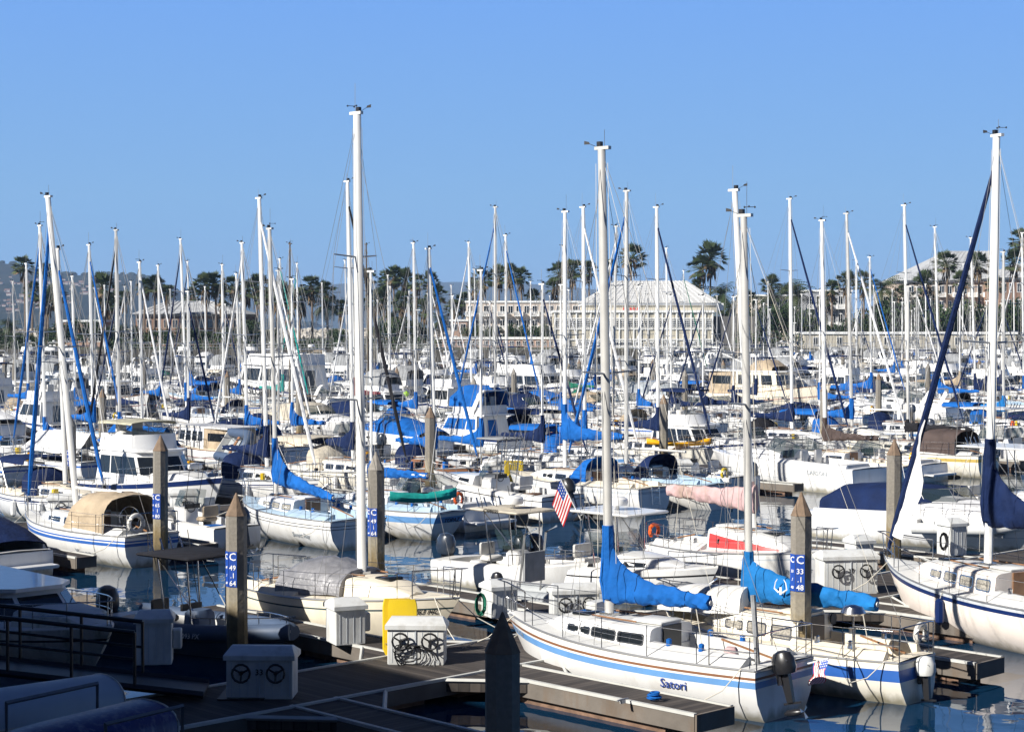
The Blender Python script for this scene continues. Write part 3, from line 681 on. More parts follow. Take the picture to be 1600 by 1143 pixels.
# ------------------------------------------------------------------ motor boats
def flybridge(loc, rz, label, L=10, B=3.4, col='white', stripes=((.0, .10, 'navy'),), lod=1, canvas=None, topc=None, hs=1.0, glass='glass', group='motor boats moored in the marina', name='motor_cruiser', arch=True, fbm='white', curtain=False, cat='motor cruiser', long=False, rf=.8, aftc=None, boot='bottomblue', dome=True, radome=False, fly=True, bz=1.75):
    r = root(name, loc, rz, label, cat, group)
    fb = 1.45 * hs + .02 * L; fs = .95 * hs; h = Hull(L, B, fb, fs, tw=.9, um=.4, pw=2.6, rake=1.0, tr=0, kb=.85, ks=.12, sag=.02)
    x0, x1 = -L * (.30 if not long else .36), L * (.14 if not long else .22); zd = h.sheer(.45)
    hull(h, r, col, 'deck', stripes, boot, (-L * .47, x0 - .1, B * .38, .35, .06), lod, None)
    z0, z1 = zd - .1, zd + 1.35 * hs
    # fore trunk
    T = Trunk(h, [(x1 - .4, B * .33, B * .3, .42), (x1 + L * .12, B * .27, B * .22, .34), (x1 + L * .2, B * .14, B * .1, .06)]); T.build(r, col, 'deck', 'fore_cabin')
    t = house(r, x0, x1, B * .43, B * .4, z0, z1, .15, rf, .86, .5, 'white', side=((.04, .30), (.33, .61), (.64, .95)), sv=(.36, .86), glass=glass, roof=(.7, .25, .09), aft=True)
    # flying bridge
    xf0, xf1 = x0 - .1, x1 - rf - .35; k = [(xf0, -B * .34), (xf1 - .5, -B * .34), (xf1, -B * .18), (xf1, B * .18), (xf1 - .5, B * .34), (xf0, B * .34)]
    za = z1 + .08
    if not fly:
        rail(r, h, .3, .985, .55, 7, lod); return r, h
    mb = MB()
    lo = [(x, y, za) for x, y in k]; up = [(x - .12 * (x > 0) * 3 if q in (1, 2, 3, 4) else x, y * .93, za + .62 * hs) for q, (x, y) in enumerate(k)]
    ins_lo = [(x * .96 if x > 0 else x + .05, y * .88, za + .02) for x, y, _ in lo]; ins = [(a - .04 if a > 0 else a + .04, b * .93, c) for a, b, c in up]
    mb.loft([lo, up, ins, ins_lo], fbm, True); mb.build('flying_bridge', r)
    mb = MB()   # stripe-like windscreen
    for q in (1, 2, 3):
        a, b = Vector(up[q]), Vector(up[q + 1]); mb.quad(a, b, b + Vector((-.12, 0, .28)), a + Vector((-.12, 0, .28)), 'glassgreen')
    mb.build('windscreen', r)
    mb = MB(); mb.box((xf0 + .9, .3, za + .45), (.5, .5, .5), 'white2', bev=.06); mb.box((xf0 + .68, .3, za + .8), (.1, .5, .5), 'white2', bev=.03); mb.box((xf0 + .9, -.5, za + .45), (.5, .5, .5), 'white2', bev=.06); mb.box((xf0 + .68, -.5, za + .8), (.1, .5, .5), 'white2', bev=.03); mb.build('helm_seat', r)
    if topc:
        cover_canvas(r, 'bridge_canvas', topc, [(xf0 - .1, .75), (xf0 + .3, 1), (xf1 - .9, 1.02), (xf1 - .15, .55)], B * .33, 1.25 if topc != 'c_white' else 1.1, za + .45, lod, 3.5)
    elif canvas:
        cover_canvas(r, 'bimini', canvas, [(xf0 - .2, .8), (xf0 + .5, 1), (xf1 - .5, .9)], B * .33, .16, za + bz, lod, 2.8)
        mb = MB()
        for x in (xf0 - .1, xf1 - .5):
            for sg in (1, -1): mb.tube([(x, sg * B * .325, za + bz + .03), (xf0 + .8, sg * B * .33, za + .55)], .016, 'steel', 4)
        mb.build('bimini_frame', r)
    if arch:
        mb = MB(); xa_ = xf0 + .1
        pts = [(xa_ + .7, B * .37, z1), (xa_, B * .35, za + 1.2), (xa_ - .1, B * .28, za + 1.42), (xa_ - .1, -B * .28, za + 1.42), (xa_, -B * .35, za + 1.2), (xa_ + .7, -B * .37, z1)]
        mb.loft([[(x - .16, y, z - .03), (x + .16, y, z - .03), (x + .16, y, z + .05), (x - .16, y, z + .05)] for x, y, z in pts], 'white'); mb.build('radar_arch', r)
        if dome: radar(r, (xa_ - .1, 0, za + 1.45), .15)
    mb = MB(); mb.tube([(xf0 + .4, -B * .33, za), (xf0 - .2, -B * .36, za + 3.2)], .018, 'white', 4); mb.build('antenna', r); mb = MB(); mb.tube([(xf0 + .4, B * .33, za), (xf0 - .1, B * .36, za + 2.4)], .016, 'white', 4); mb.build('antenna', r)
    rail(r, h, .42, .985, .62, 7, lod)
    mb = MB(); mb.box((-L / 2 - .35, 0, .28), (.7, B * .8, .06), 'white2', bev=.02); mb.build('swim_platform', r)
    if aftc: cover_canvas(r, 'aft_canvas', aftc, [(-L * .49, .9), (-L * .45, 1.), (x0 + .1, 1.02)], B * .4, 1.45, h.sheer(.1) - .05, lod, 5)
    if radome: radar(r, (x1 + .9, .3, h.dz(x1 + .9) + .3), .1)
    return r, h
def express(loc, rz, label, L=9, B=3, col='white', stripes=(), lod=1, canvas=None, arch=True, group='motor boats moored in the marina', name='motor_cruiser', cat='motor cruiser', port=True, full=None, boot='bottomblue', hs=1.0, wsm='glassgreen', dome=False):
    r = root(name, loc, rz, label, cat, group); h = Hull(L, B, 1.5 * hs, 1.1 * hs, tw=.88, um=.42, pw=2.8, rake=1.4, tr=-.1, kb=.9, ks=.1, sag=-.05)
    hull(h, r, col, 'white', stripes, boot, (-L * .46, -L * .04, B * .37, .55, .12), lod, None)
    T = Trunk(h, [(-L * .04, B * .40, B * .34, .5 * hs), (L * .06, B * .38, B * .31, .48 * hs), (L * .2, B * .3, B * .22, .36 * hs), (L * .33, B * .18, B * .12, .18), (L * .4, B * .1, B * .05, .04)]); T.build(r, col, 'deck', 'fore_cabin')
    if port:
        T.windows(r, [(L * .02, L * .16, .3, .75)], 'glass', 'white', lod)
        for u in (.58, .68):
            for sg in (1, -1):
                mb = MB(); p = Vector(h.pt(u, .78, sg)); mb.ell(tuple(p), (.26, .03, .07), 'glass', 10, 5); mb.build('porthole', r)
    zt = T.top(0)
    # wrap windshield
    b = [(-L * .12, -B * .38), (-L * .0, -B * .36), (L * .09, -B * .2), (L * .09, B * .2), (-L * .0, B * .36), (-L * .12, B * .38)]; mb = MB(); fr = MB()
    for q in range(5):
        a, c = b[q], b[q + 1]; za, zc_ = [h.dz(p[0], abs(p[1])) + (.5 * hs if p[0] > -L * .1 else .25) for p in (a, c)]
        A, C_ = Vector((a[0], a[1], za - .05)), Vector((c[0], c[1], zc_ - .05)); up = Vector((-.45, 0, .55))
        Au, Cu = A + up * Vector((1, 1, 1 if a[0] > -L * .1 else .8)), C_ + up; Au.y *= .88; Cu.y *= .88; mb.quad(A, C_, Cu, Au, wsm); fr.tube([Au, Cu], .02, 'steel', 4); fr.tube([A, Au], .016, 'steel', 4)
    ws = mb.build('windshield', r, False); fr.build('frame', ws)
    if arch:
        mb = MB(); xa_ = -L * .3; zs = h.sheer(.2)
        pts = [(xa_ + .5, B * .46, zs), (xa_ - .25, B * .42, zs + 1.15), (xa_ - .35, B * .34, zs + 1.35), (xa_ - .35, -B * .34, zs + 1.35), (xa_ - .25, -B * .42, zs + 1.15), (xa_ + .5, -B * .46, zs)]
        mb.loft([[(x - .18, y, z - .03), (x + .18, y, z - .03), (x + .18, y, z + .05), (x - .18, y, z + .05)] for x, y, z in pts], 'white'); mb.build('radar_arch', r)
        if dome: radar(r, (xa_ - .35, 0, zs + 1.38), .1)
    if canvas: cover_canvas(r, 'cockpit_canvas', canvas, [(-L * .44, .5), (-L * .38, .85), (-L * .2, 1), (-L * .06, .98), (L * .02, .6)], B * .4, 1.35 * hs, h.sheer(.3) + .0, lod, 3)
    if full: cover_canvas(r, 'boat_cover', full, [(-L * .47, .45), (-L * .35, .8), (-L * .15, 1.1), (0, 1.15), (L * .1, .8), (L * .28, .35), (L * .42, .1)], lambda x: h.hb(h.u(x)) * .97, .85, lambda x: h.sheer(h.u(x)) - .02, lod, 1.6, .03)
    if not canvas and not full:
        mb = MB()
        for y in (-.55, .55): mb.box((-L * .12, y, h.sheer(.4) - .05), (.5, .55, .5), 'white2', bev=.08); mb.box((-L * .12 - .22, y, h.sheer(.4) + .3), (.12, .55, .5), 'white2', bev=.05)
        mb.box((-L * .4, 0, h.sheer(.1) - .1), (.6, B * .66, .5), 'white2', bev=.1); mb.build('helm_seat', r)
        mb = MB(); mb.box((-L * .03, .45, h.sheer(.4) + .35), (.25, .9, .35), 'black', bev=.05); mb.torus((-L * .055, .45, h.sheer(.4) + .45), .18, .015, 'black', 'x', 12, 5); mb.build('dashboard', r)
    rail(r, h, .5, .985, .5, 6, lod)
    mb = MB(); mb.box((-L / 2 - .3, 0, .32), (.6, B * .8, .1), 'white', bev=.03); mb.build('swim_platform', r)
    mb = MB(); mb.tube([(-L * .25, B * .4, h.sheer(.2) + .9), (-L * .3, B * .4, h.sheer(.2) + 3.0)], .015, 'white', 4); mb.build('antenna', r)
    return r, h
def trawler(loc, rz, label, L=12, B=4, col='cream', stripes=((.3, .33, 'c_maroon'),), lod=1, group='motor boats moored in the marina', name='trawler_yacht', aftm='c_tan', roofm='white', cabm=None, cat='trawler yacht', upper=True, wins=((.06, .2), (.25, .38), (.44, .57), (.64, .9)), hs=1., boot='bottomblue', glass='glass', canoe=True):
    r = root(name, loc, rz, label, cat, group); h = Hull(L, B, 2.3 * hs, 1.5 * hs, tw=.62 if canoe else .85, um=.4, pw=2.4, rake=1., kb=.8, ks=.3, sag=.15)
    hull(h, r, col, 'deckcream', stripes, boot, None, lod, 'teak'); zd = h.sheer(.5)
    cm = cabm or col
    house(r, -L * .18, L * .2, B * .36, B * .33, zd - .1, zd + 1.5 * hs, .0, .35, .95, .5, cm, side=wins, sv=(.4, .85), glass=glass, roof=(L * .26, .3, .1), roofm=roofm)
    if aftm:
        mb = MB(); a = [(-L * .42, -B * .3), (-L * .185, -B * .36), (-L * .185, B * .36), (-L * .42, B * .3)]
        mb.loft([[(x, y, h.sheer(.2) - .05) for x, y in a], [(x, y * .96, zd + 1.46 * hs) for x, y in a]], aftm); q = mb.build('aft_canvas', r); mb = MB()
        lo = [(x, y, h.sheer(.2) - .05) for x, y in a]; hi = [(x, y * .96, zd + 1.46 * hs) for x, y in a]
        for k in range(4):
            k2 = (k + 1) % 4; wall_panel(mb, lo[k], lo[k2], hi[k2], hi[k], .15, .85, .45, .82, .01, 'glass')
        mb.build('clear_panel', q)
    if upper:
        cover_canvas(r, 'bridge_canvas', 'c_tan' if aftm == 'c_tan' else 'c_white', [(-L * .1, .3), (-L * .06, .9), (L * .04, 1), (L * .1, .4)], B * .28, .95, zd + 1.58 * hs, lod, 3)
        mb = MB(); mb.tube([(-L * .14, 0, zd + 1.6), (-L * .16, 0, zd + 5.6)], .07, 'mastwhite', 6); mb.tube([(-L * .15, 0, zd + 2.2), (-L * .38, 0, zd + 3.2)], .045, 'mastwhite', 5); mb.build('signal_mast', r)
    mb = MB()
    for k in range(2 if lod else 4):
        for sg in (1, -1): p = h.pt(.62 + .1 * k, .72, sg, .005); mb.ell(p, (.13, .02, .1), 'glass', 8, 5)
    mb.build('porthole', r)
    rail(r, h, .3, .985, .75, 7, lod)
    return r, h
def openboat(loc, rz, label, L=6.5, B=2.3, col='white', lod=0, ttop='white', stripes=(), cab=False, engines=1, engm='engine', group='motor boats moored in the marina', name='fishing_boat', cat='fishing boat', tilt=0.0, tower=True, ws=True, radome=False, seat='white2', boot='x', zt=2.05, hs=1.0, ttd=(1.0, .8)):
    r = root(name, loc, rz, label, cat, group); h = Hull(L, B, 1.15 * hs, .75 * hs, tw=.88, um=.42, pw=2.5, rake=.8, kb=.85, ks=.12, sag=.03)
    hull(h, r, col, 'white2', stripes, boot, (-L * .42, L * (.08 if cab else .3), B * .36, .4, .03), lod, None)
    if cab:
        T = Trunk(h, [(L * .06, B * .34, B * .28, .42), (L * .2, B * .27, B * .2, .3), (L * .34, B * .12, B * .07, .05)]); T.build(r, col, 'white', 'cuddy_cabin'); T.windows(r, [(L * .1, L * .2, .3, .7)], 'glass', 'white', lod)
    fl = h.sheer(.4) - .4; xc = L * .0
    mb = MB(); mb.box((xc, 0, fl + .42), (.6, .7 if not cab else B * .5, .84), col if col != 'navy' else 'white', bev=.08, taper=.85); mb.build('console', r); mb = MB(); mb.torus((xc - .38, .1, fl + .85), .17, .016, 'black', 'x', 12, 5); mb.box((xc - .3, 0, fl + .88), (.08, .6, .16), 'black'); mb.build('steering_wheel', r)
    mb = MB(); mb.box((-L * .32, B * .12, fl + .18), (.45, .7, .36), rnd.choice(('white2', 'c_blue', 'c_grey', 'teak')), bev=.04); mb.build('cooler', r)
    for k in range(3 if lod < 2 else 0): y_ = (k - 1) * .5; mb = MB(); mb.tube([(-L * .1, y_, fl + .9), (-L * .1 - .5, y_ * 1.2, fl + 2.6)], .012, 'black', 3); mb.build('fishing_rod', r)
    if ws:
        mb = MB(); z = fl + 1.0; b = [(xc - .3, -.5), (xc + .2, -.42), (xc + .38, 0), (xc + .2, .42), (xc - .3, .5)]
        if cab: b = [(x, y * 1.9) for x, y in b]
        for q in range(4): a, c = b[q], b[q + 1]; mb.quad((a[0], a[1], z - .1), (c[0], c[1], z - .1), (c[0] - .25, c[1] * .85, z + .45), (a[0] - .25, a[1] * .85, z + .45), 'glassgreen')
        mb.build('windshield', r, False)
    mb = MB(); mb.box((-L * .2, 0, fl + .5), (.42, B * .3, .16), seat, bev=.05); mb.box((-L * .2, 0, fl + .2), (.2, .2, .4), 'black'); mb.box((-L * .2 - .2, 0, fl + .78), (.08, B * .3, .36), seat, bev=.04); mb.build('helm_seat', r)
    mb = MB(); mb.box((-L * .05, 0, fl + .02), (L * .6, B * .55, .02), 'deckgrey'); mb.build('cockpit_mat', r)
    if tower:
        zt_ = fl + zt; a, b_ = ttd; mb = MB(); mb.box((xc - .25, 0, zt_), (a * 2, b_ * 2, .07), ttop, bev=.03); tt = mb.build('hard_top', r); mb = MB()
        for x in (xc - .7, xc + .35):
            for sg in (1, -1): mb.tube([(x - .1, sg * .62, zt_), (x * .75 if x < 0 else x, sg * .5, fl)], .022 + .006 * lod, 'steel', 5)
        for sg in (1, -1): mb.tube([(xc - .8, sg * .62, zt_ - .05), (xc + .35, sg * .5, fl + .9)], .018, 'steel', 4)
        mb.build('frame', tt)
        if radome: radar(r, (xc - .2, 0, zt_ + .03), .12)
        mb = MB()
        for k in range(4): mb.tube([(xc - a - .18, -.45 + k * .3, zt_ + .02), (xc - a - .3, -.45 + k * .3, zt_ + .3)], .025, 'steel', 5)
        mb.build('rod_holder', tt)
    for k in range(engines): outboard(r, (-L / 2 - .25, (k - (engines - 1) / 2) * .62, h.sheer(0) + .1), tilt, engm, 1.1)
    rail(r, h, .6, .985, .32, 4, lod, mids=0)
    return r, h
def rib(loc, rz, label, L=3.6, B=1.7, m='tube_grey', lod=0, motor=False, group='dinghies', cover=None):
    r = root('inflatable_dinghy', loc, rz, label, 'dinghy', group); tr = B * .13; mb = MB(); pts = []
    for sg in (1, -1):
        seg = [(-L / 2, sg * (B / 2 - tr), tr + .05)] + [(-L / 2 + L * .68 * k / 4, sg * (B / 2 - tr), tr + .05 + .02 * k) for k in range(1, 5)]
        pts.append(seg)
    arc = [(-L / 2 + L * .68 + L * .3 * math.sin(a), (B / 2 - tr) * math.cos(a), tr + .13 + .18 * math.sin(a)) for a in (math.pi * j / 8 for j in range(1, 8))]
    path = pts[0] + arc + list(reversed(pts[1])); mb.tube(path, tr, m, 10); mb.build('tube', r)
    mb = MB(); mb.box((-L * .06, 0, .12), (L * .8, B * .62, .1), 'tube_grey'); mb.box((-L / 2 + .1, 0, .3), (.06, B * .62, .45), 'white2'); mb.build('floor', r)
    mb = MB(); mb.box((-.1, 0, tr * 1.7), (.28, B * .7, .05), 'teak'); mb.build('seat', r)
    if motor: outboard(r, (-L / 2 - .05, 0, .5), .0, 'engblack', .6)
    return r
HAZE = 0.85e-4
# ------------------------------------------------------------------ where things are, in words
LMK = [(35, 'at the left edge'), (90, 'below the wooded hill'), (150, 'before the brick annex'), (215, 'left of the hip roof'), (270, 'below the hip roof'), (330, 'below the round palm'),
       (385, 'right of the hip roof'), (430, 'by the grey mast'), (480, 'below the slim lone palm'), (535, 'left of the tallest mast'), (600, 'right of the tallest mast'), (655, 'below the low palm cluster'),
       (710, 'before the low brick wall'), (770, 'before the balconied apartments'), (830, 'below the apartment palms'), (890, 'by the restaurant\'s left corner'), (945, 'below the restaurant\'s left windows'),
       (1000, 'below the red sign'), (1060, 'below the restaurant\'s right windows'), (1120, 'by the restaurant\'s dark side'), (1180, 'right of the restaurant'), (1250, 'before the dark bushes'),
       (1320, 'before the white balconies'), (1390, 'before the long tan shed'), (1450, 'below the brick hotel'), (1520, 'below the hotel roof'), (1600, 'at the right edge')]
def where(x):
    return min(LMK, key=lambda p: abs(p[0] - x))[1]
ORD = ['first', 'second', 'third', 'fourth', 'fifth', 'sixth', 'seventh', 'eighth', 'ninth', 'tenth']
def pxof(v):
    d = Vector(v) - Vector((0, 0, CAMH)); f = d.dot(FWD); return 800 + FPX * d.x / f, 571.5 - FPX * d.dot(UPV) / f
OCC = {}       # (row, side) -> list of (t, half width)
def occ(row, side, t, hw): OCC.setdefault((row, side), []).append((t, hw))
def free(row, side, t, hw): return all(abs(t - a) >= hw + b for a, b in OCC.get((row, side), []))
BOXES = []     # (x, y, rz, L, B) boats, for keeping piles out of hulls
def inbox(x, y, m=.35):
    for bx, by, rz, L, B in BOXES:
        dx, dy = x - bx, y - by; a = dx * math.cos(rz) + dy * math.sin(rz); b = -dx * math.sin(rz) + dy * math.cos(rz)
        if abs(a) < L / 2 + m + .3 and abs(b) < B / 2 + m: return True
    return False
AF = math.atan2(FV.y, FV.x); AN = AF + math.pi        # heading of near-side / far-side boats
def frompx(bow, stern):
    a, b = P(*bow), P(*stern); d = a - b; d.z = 0; c = (a + b) / 2; return (c.x, c.y, 0), math.atan2(d.y, d.x), d.length
def local(loc, rz, p):
    dx, dy = p.x - loc[0], p.y - loc[1]; return Vector((dx * math.cos(rz) + dy * math.sin(rz), -dx * math.sin(rz) + dy * math.cos(rz), p.z))
def mastat(loc, rz, mx, xt, yt, maxlean=.9):
    bx, by = loc[0] + mx * math.cos(rz), loc[1] + mx * math.sin(rz); t = PD(xt, yt, by); d = t.x - bx; d = max(-maxlean, min(maxlean, d))
    return t.z, (d * math.cos(rz), -d * math.sin(rz))
def tl(s, loc, rz):   # row coordinates of a boat centre
    return FV.x * loc[0] + FV.y * loc[1], WV.x * loc[0] + WV.y * loc[1]

# ------------------------------------------------------------------ first dock: the boats one can look into
# (1) white sloop with the blue cover, nearest
loc, rz, L = frompx((792, 957, 1.25), (1226, 1040, 1.0)); loc = (loc[0], loc[1], 0)
mz, ln = mastat(loc, rz, L * .10, 940, 233)
r1, h1, T1, _ = sailboat(loc, rz, 'nearest white sloop, blue and brown hull stripes, bright blue sail cover, name Satori', L=L, B=2.55, fb=1.28, fs=1.02, stripes=((.09, .13, 'brown'), (.16, .26, 'ltblue')), boot='teal', lod=0, mz=mz, lean=ln, mm='mastgrey',
    mr=.085, cover='c_blue', wins=3, bigwin=True, hc=.95, mxf=.10, boomf=.36, extras=('outboard',), tw=.8, gear=1, deck='deck', transom='white', droop=-.08, rk=1.0, spreaders=1, hatchm='black', cr=.23, ch=.42, zbo=.62)
BOXES.append((loc[0], loc[1], rz, L, 2.6))
def side_text(root, h, txt, size, m, u, v, sg, shear=0, off=0):
    o = text(txt, size, m, root, (0, 0, 0), (0, 0, 0), shear=shear); me = o.data.copy(); o.data = me; hh = h.sheer(u) + .25; o.rotation_mode = 'XYZ'
    for q in me.vertices:
        x, y, z = q.co; a = h.pt(u - sg * x / h.L, v + y / hh, sg, .012 + off * .15 + max(z, 0)); q.co = a
    return o
side_text(r1, h1, 'Satori', .26, 'text_blue', .25, .65, 1, .15)
side_text(r1, h1, 'CF 7475 JR', .13, 'text_grey', .93, .8, 1)
mb = MB(); mb.box((-L * .36, .35, 1.1), (.35, .3, .4), 'c_pink', rz=.4, bev=.05, taper=.7); mb.build('seat_cushion', r1)
us_flag(r1, (-L / 2 - .05, -.75, .95), (-L / 2 - .5, -.8, 1.1), .34, .5, (0, 1), name='flag')
mb = MB(); mb.tube([(-L * .46, .5, 1.05), (-L * .44, .45, 2.4)], .055, 'c_grey', 7); mb.tube([(-L * .46, .5, 1.05), (-L * .5, .5, 1.05)], .02, 'steel', 4); mb.build('rolled_ladder', r1)
# (2) navy striped sloop with the upturned dinghy on deck
loc, rz, L = frompx((1040, 950, 1.2), (1432, 1022, .95))
mz, ln = mastat(loc, rz, L * .14, 1162, 338)
r2, h2, T2, _ = sailboat(loc, rz, 'white sloop with broad navy stripe and an upturned dinghy lashed on its foredeck', L=L, B=2.35, fb=1.15, fs=.85, col='ivory', deck='deckcream', stripes=((.12, .34, 'blue'),), boot='bottomblue', lod=0, mz=mz, lean=ln, mm='mastgrey',
    mr=.075, cover='c_sky', wins=3, winm='curtain', hc=.35, mxf=.14, boomf=.5, droop=-.1, extras=(), tw=.62, gear=0, spreaders=1, trr=-.1, cr=.26, ch=.55, zbo=.5, hatchm='fascia')
BOXES.append((loc[0], loc[1], rz, L, 2.5))
outboard(r2, (-L / 2 - .15, 0, .55), .1, 'locker', .7)
mb = MB(); mb.lathe([(.22, 0), (.26, .04), (.2, .16), (.05, .2)], 'steel', 14, (-L * .34, .75, 1.75)); mb.tube([(-L * .34, .75, .9), (-L * .34, .75, 1.75)], .02, 'steel', 5); mb.build('grill', r2)
for sg in (1, -1):
    mb = MB(); mb.lathe([(.12, 0), (.13, .02), (.1, .03)], 'black', 12, (-L * .12 - .09, sg * .62, 1.35), 'x'); mb.build('compass', r2)
dd = root('upturned_dinghy', (0, 0, 0), 0, 'white hard dinghy lashed upside down on the navy striped sloop\'s foredeck', 'dinghy', 'dinghies')
bx = Vector((L * .31, 0.15, 1.5)); dd.location = (loc[0] + bx.x * math.cos(rz) - bx.y * math.sin(rz), loc[1] + bx.x * math.sin(rz) + bx.y * math.cos(rz), 1.28); dd.rotation_euler = (.12, .04, rz + .12)
mb = MB(); secs = []
for k in range(9):
    t = k / 8; x = -1.15 + 2.3 * t; wd = .62 * (1 - max(0, (t - .5) / .5) ** 2.4 * .75) * (.9 + .1 * min(t * 4, 1)); hh = .62 * (1 - max(0, (t - .55) / .45) ** 2 * .55); secs.append([(x, wd * math.cos(a), hh * abs(math.sin(a)) ** .55) for a in (math.pi * j / 10 for j in range(11))])
mb.grid(secs, 'white2'); mb.poly(secs[0], 'white2'); mb.poly(list(reversed(secs[-1])), 'white2'); mb.build('hull', dd)
for x in (-.3, .5): mb = MB(); mb.tube([(x, .64 * math.cos(a), .63 * abs(math.sin(a)) ** .6 + .01) for a in (math.pi * j / 8 for j in range(9))], .008, 'ropedark', 4); mb.build('lashing', dd)
# emblem on the cover
mb = MB()
for sg in (1, -1):
    mb.tube([(sg * .05, -.12, 0), (sg * .16, -.04, 0), (sg * .13, .1, 0), (sg * .08, .17, 0)], .022, 'text_white', 4, .008)
mb.tube([(0, -.16, 0), (0, .0, 0)], .03, 'text_white', 4); em = mb.build('emblem', r2); em.location = (L * .14 - 1.0, .285, h2.dz(0) + .55 + .55); em.rotation_euler = (R(90), 0, R(180))
# (3) peach hulled ketch at the right edge
loc, rz, L = frompx((1383, 872, 1.45), (1750, 968, 1.05)); 
mz, ln = mastat(loc, rz, L * .02, 1557, 213)
r3, h3, T3, _ = sailboat(loc, rz, 'peach hulled sloop at right edge, navy sail cover, pale jib hoisted on its forestay', L=L, B=2.9, fb=1.45, fs=1.1, col='peach', deck='deck', stripes=((.0, .05, 'deckgrey'), (.05, .12, 'navy')), boot='bottom', lod=0, mz=mz, lean=ln, mm='mastwhite',
    mr=.095, cover='c_navy', jib='c_navy', jibend=.015, wins=4, winm='curtain', hc=1.35, mxf=.02, boomf=.4, gear=3, spreaders=1, cr=.3, zbo=1.35, ch=.55, jr=.085, rk=1.3, jtop=.94)
BOXES.append((loc[0], loc[1], rz, L, 3))
jt = Vector((L * .02 + ln[0] * .94, ln[1] * .94, T3.top(L * .02) + (mz - T3.top(L * .02)) * .94)); bp = Vector((L / 2, 0, 1.5)); mb = MB(); rows = []
for k in range(9):
    t = .63 + .31 * k / 8; p = jt + (bp - jt) * t; q = jt + (bp - jt) * t + Vector((-.08 - .62 * min((t - .6) / .2, 1), .1 + .12 * math.sin(k), -.05)); rows.append([p, (p + q) / 2 + Vector((0, .05 * math.sin(k * 1.7), 0)), q])
mb.grid(rows, 'c_white'); mb.build('hoisted_jib', r3)
side_text(r3, h3, 'CF 1111 HR', .14, 'text_grey', .9, .72, 1)
fender(r3, L * .02, h3, 1, 'navy')
# (4) cream sloop with the tarp
loc, rz, L = frompx((718, 941, 1.2), (398, 912, .95)); mz, ln = mastat(loc, rz, L * .05, 558, 178)
r4, h4, T4, _ = sailboat(loc, rz, 'cream sloop with grey tarp over its cabin and the tallest white mast', L=L, B=2.5, fb=1.3, fs=.98, col='cream', deck='deckcream', stripes=((.14, .17, 'bottom'),), boot='bottom', lod=0, mz=mz, lean=ln, mm='mastwhite', mr=.10,
    cover=None, wins=0, hc=.5, mxf=.05, boomf=0, extras=(), tw=.55, gear=0, spreaders=2, rk=1.2, trr=.6, ch=.5, top='deckcream')
BOXES.append((loc[0], loc[1], rz, L, 2.6))
side_text(r4, h4, 'CF 2063 HC', .17, 'text_black', .9, .8, -1)
mb = MB(); secs = []
for k in range(11):
    t = k / 10; x = -L * .24 + L * .30 * t; zz = h4.dz(x); hh = .62 + .22 * math.sin(math.pi * min(t * 1.1, 1)) ; secs.append([(x + rnd.uniform(-.03, .03), 1.0 * math.cos(a) * (1.0 - .15 * t), zz + .02 + hh * abs(math.sin(a)) ** .8 + rnd.uniform(-.035, .035)) for a in (math.pi * j / 12 for j in range(13))])
mb.grid(secs, 'tarp'); mb.poly(secs[0], 'tarp'); mb.poly(secs[-1], 'tarp'); mb.build('tarp', r4)
# (5) white sloop with the red cabin side, pink cover
loc, rz, L = frompx((1298, 866, 1.1), (1036, 846, .9)); mz, ln = mastat(loc, rz, L * .06, 1148, 298)
r5, h5, T5, _ = sailboat(loc, rz, 'white sloop with red cabin side and faded pink sail cover', L=L, B=2.5, fb=1.15, fs=.9, stripes=((.1, .14, 'deckgrey'),), lod=0, mz=mz, lean=ln, mr=.085, cover='c_pink', wins=0, mxf=.06, boomf=.52, hc=.15, gear=2, cr=.27, zbo=.9, droop=.05, ch=.62)
BOXES.append((loc[0], loc[1], rz, L, 2.6))
for sg in (1, -1):
    mb = MB(); xs_ = [-L * .12 + .05 + .27 * k for k in range(10)]
    lo = [T5.side(x, .18, sg, .012) for x in xs_]; hi = [T5.side(x, .92 - .06 * k, sg, .012) for k, x in enumerate(xs_)]
    lo2 = [T5.side(x, .18, sg, -.02) for x in xs_]; hi2 = [T5.side(x, .92 - .06 * k, sg, -.02) for k, x in enumerate(xs_)]; mb.grid([lo, hi], 'red'); mb.grid([hi, hi2], 'red'); mb.grid([lo, lo2], 'red'); mb.build('side_panel', r5)
T5.windows(r5, [(-L * .06, L * .12, .38, .68)], 'glass', 'black', 0)
side_text(r5, h5, 'RUN OF', .2, 'text_grey', .9, .6, -1)
# (6) walkaround with hard top
loc, rz, L = frompx((1122, 884, 1.2), (838, 868, .85))
r6, h6 = openboat(loc, rz, 'white walkaround fishing boat with black rub rail and hard top, behind nearest sloop\'s mast', L=L, B=2.6, cab=True, stripes=((.12, .16, 'black'),), radome=True, engines=2, zt=2.0, hs=1.0, ttd=(1.2, .9)); BOXES.append((loc[0], loc[1], rz, L, 2.6))
fb_, ft_ = PD(908, 812, 50.5), PD(876, 748, 50.5); us_flag(r6, local(loc, rz, fb_), local(loc, rz, ft_), .8, .8, (-math.cos(rz) * .75, math.sin(rz) * .75))
# (7) centre console with grey-blue outboard
loc, rz, L = frompx((905, 925, 1.0), (760, 905, .8))
c7 = st_px(38.0, 780); loc = (*ST(37.2, c7[0]), 0); rz = AN
r7, h7 = openboat(loc, rz, 'small centre console boat with cream canopy, radar dome and big outboard', L=5.6, B=2.1, ttop='c_beige', radome=True, engines=1, zt=2.0, tilt=.1, hs=.85); BOXES.append((loc[0], loc[1], rz, 5.6, 2.1))
text('CYPRESS', .16, 'text_black', r7, (-.3, -.82, h7.sheer(.4) - .4 + 2.0), (R(90), 0, 0))
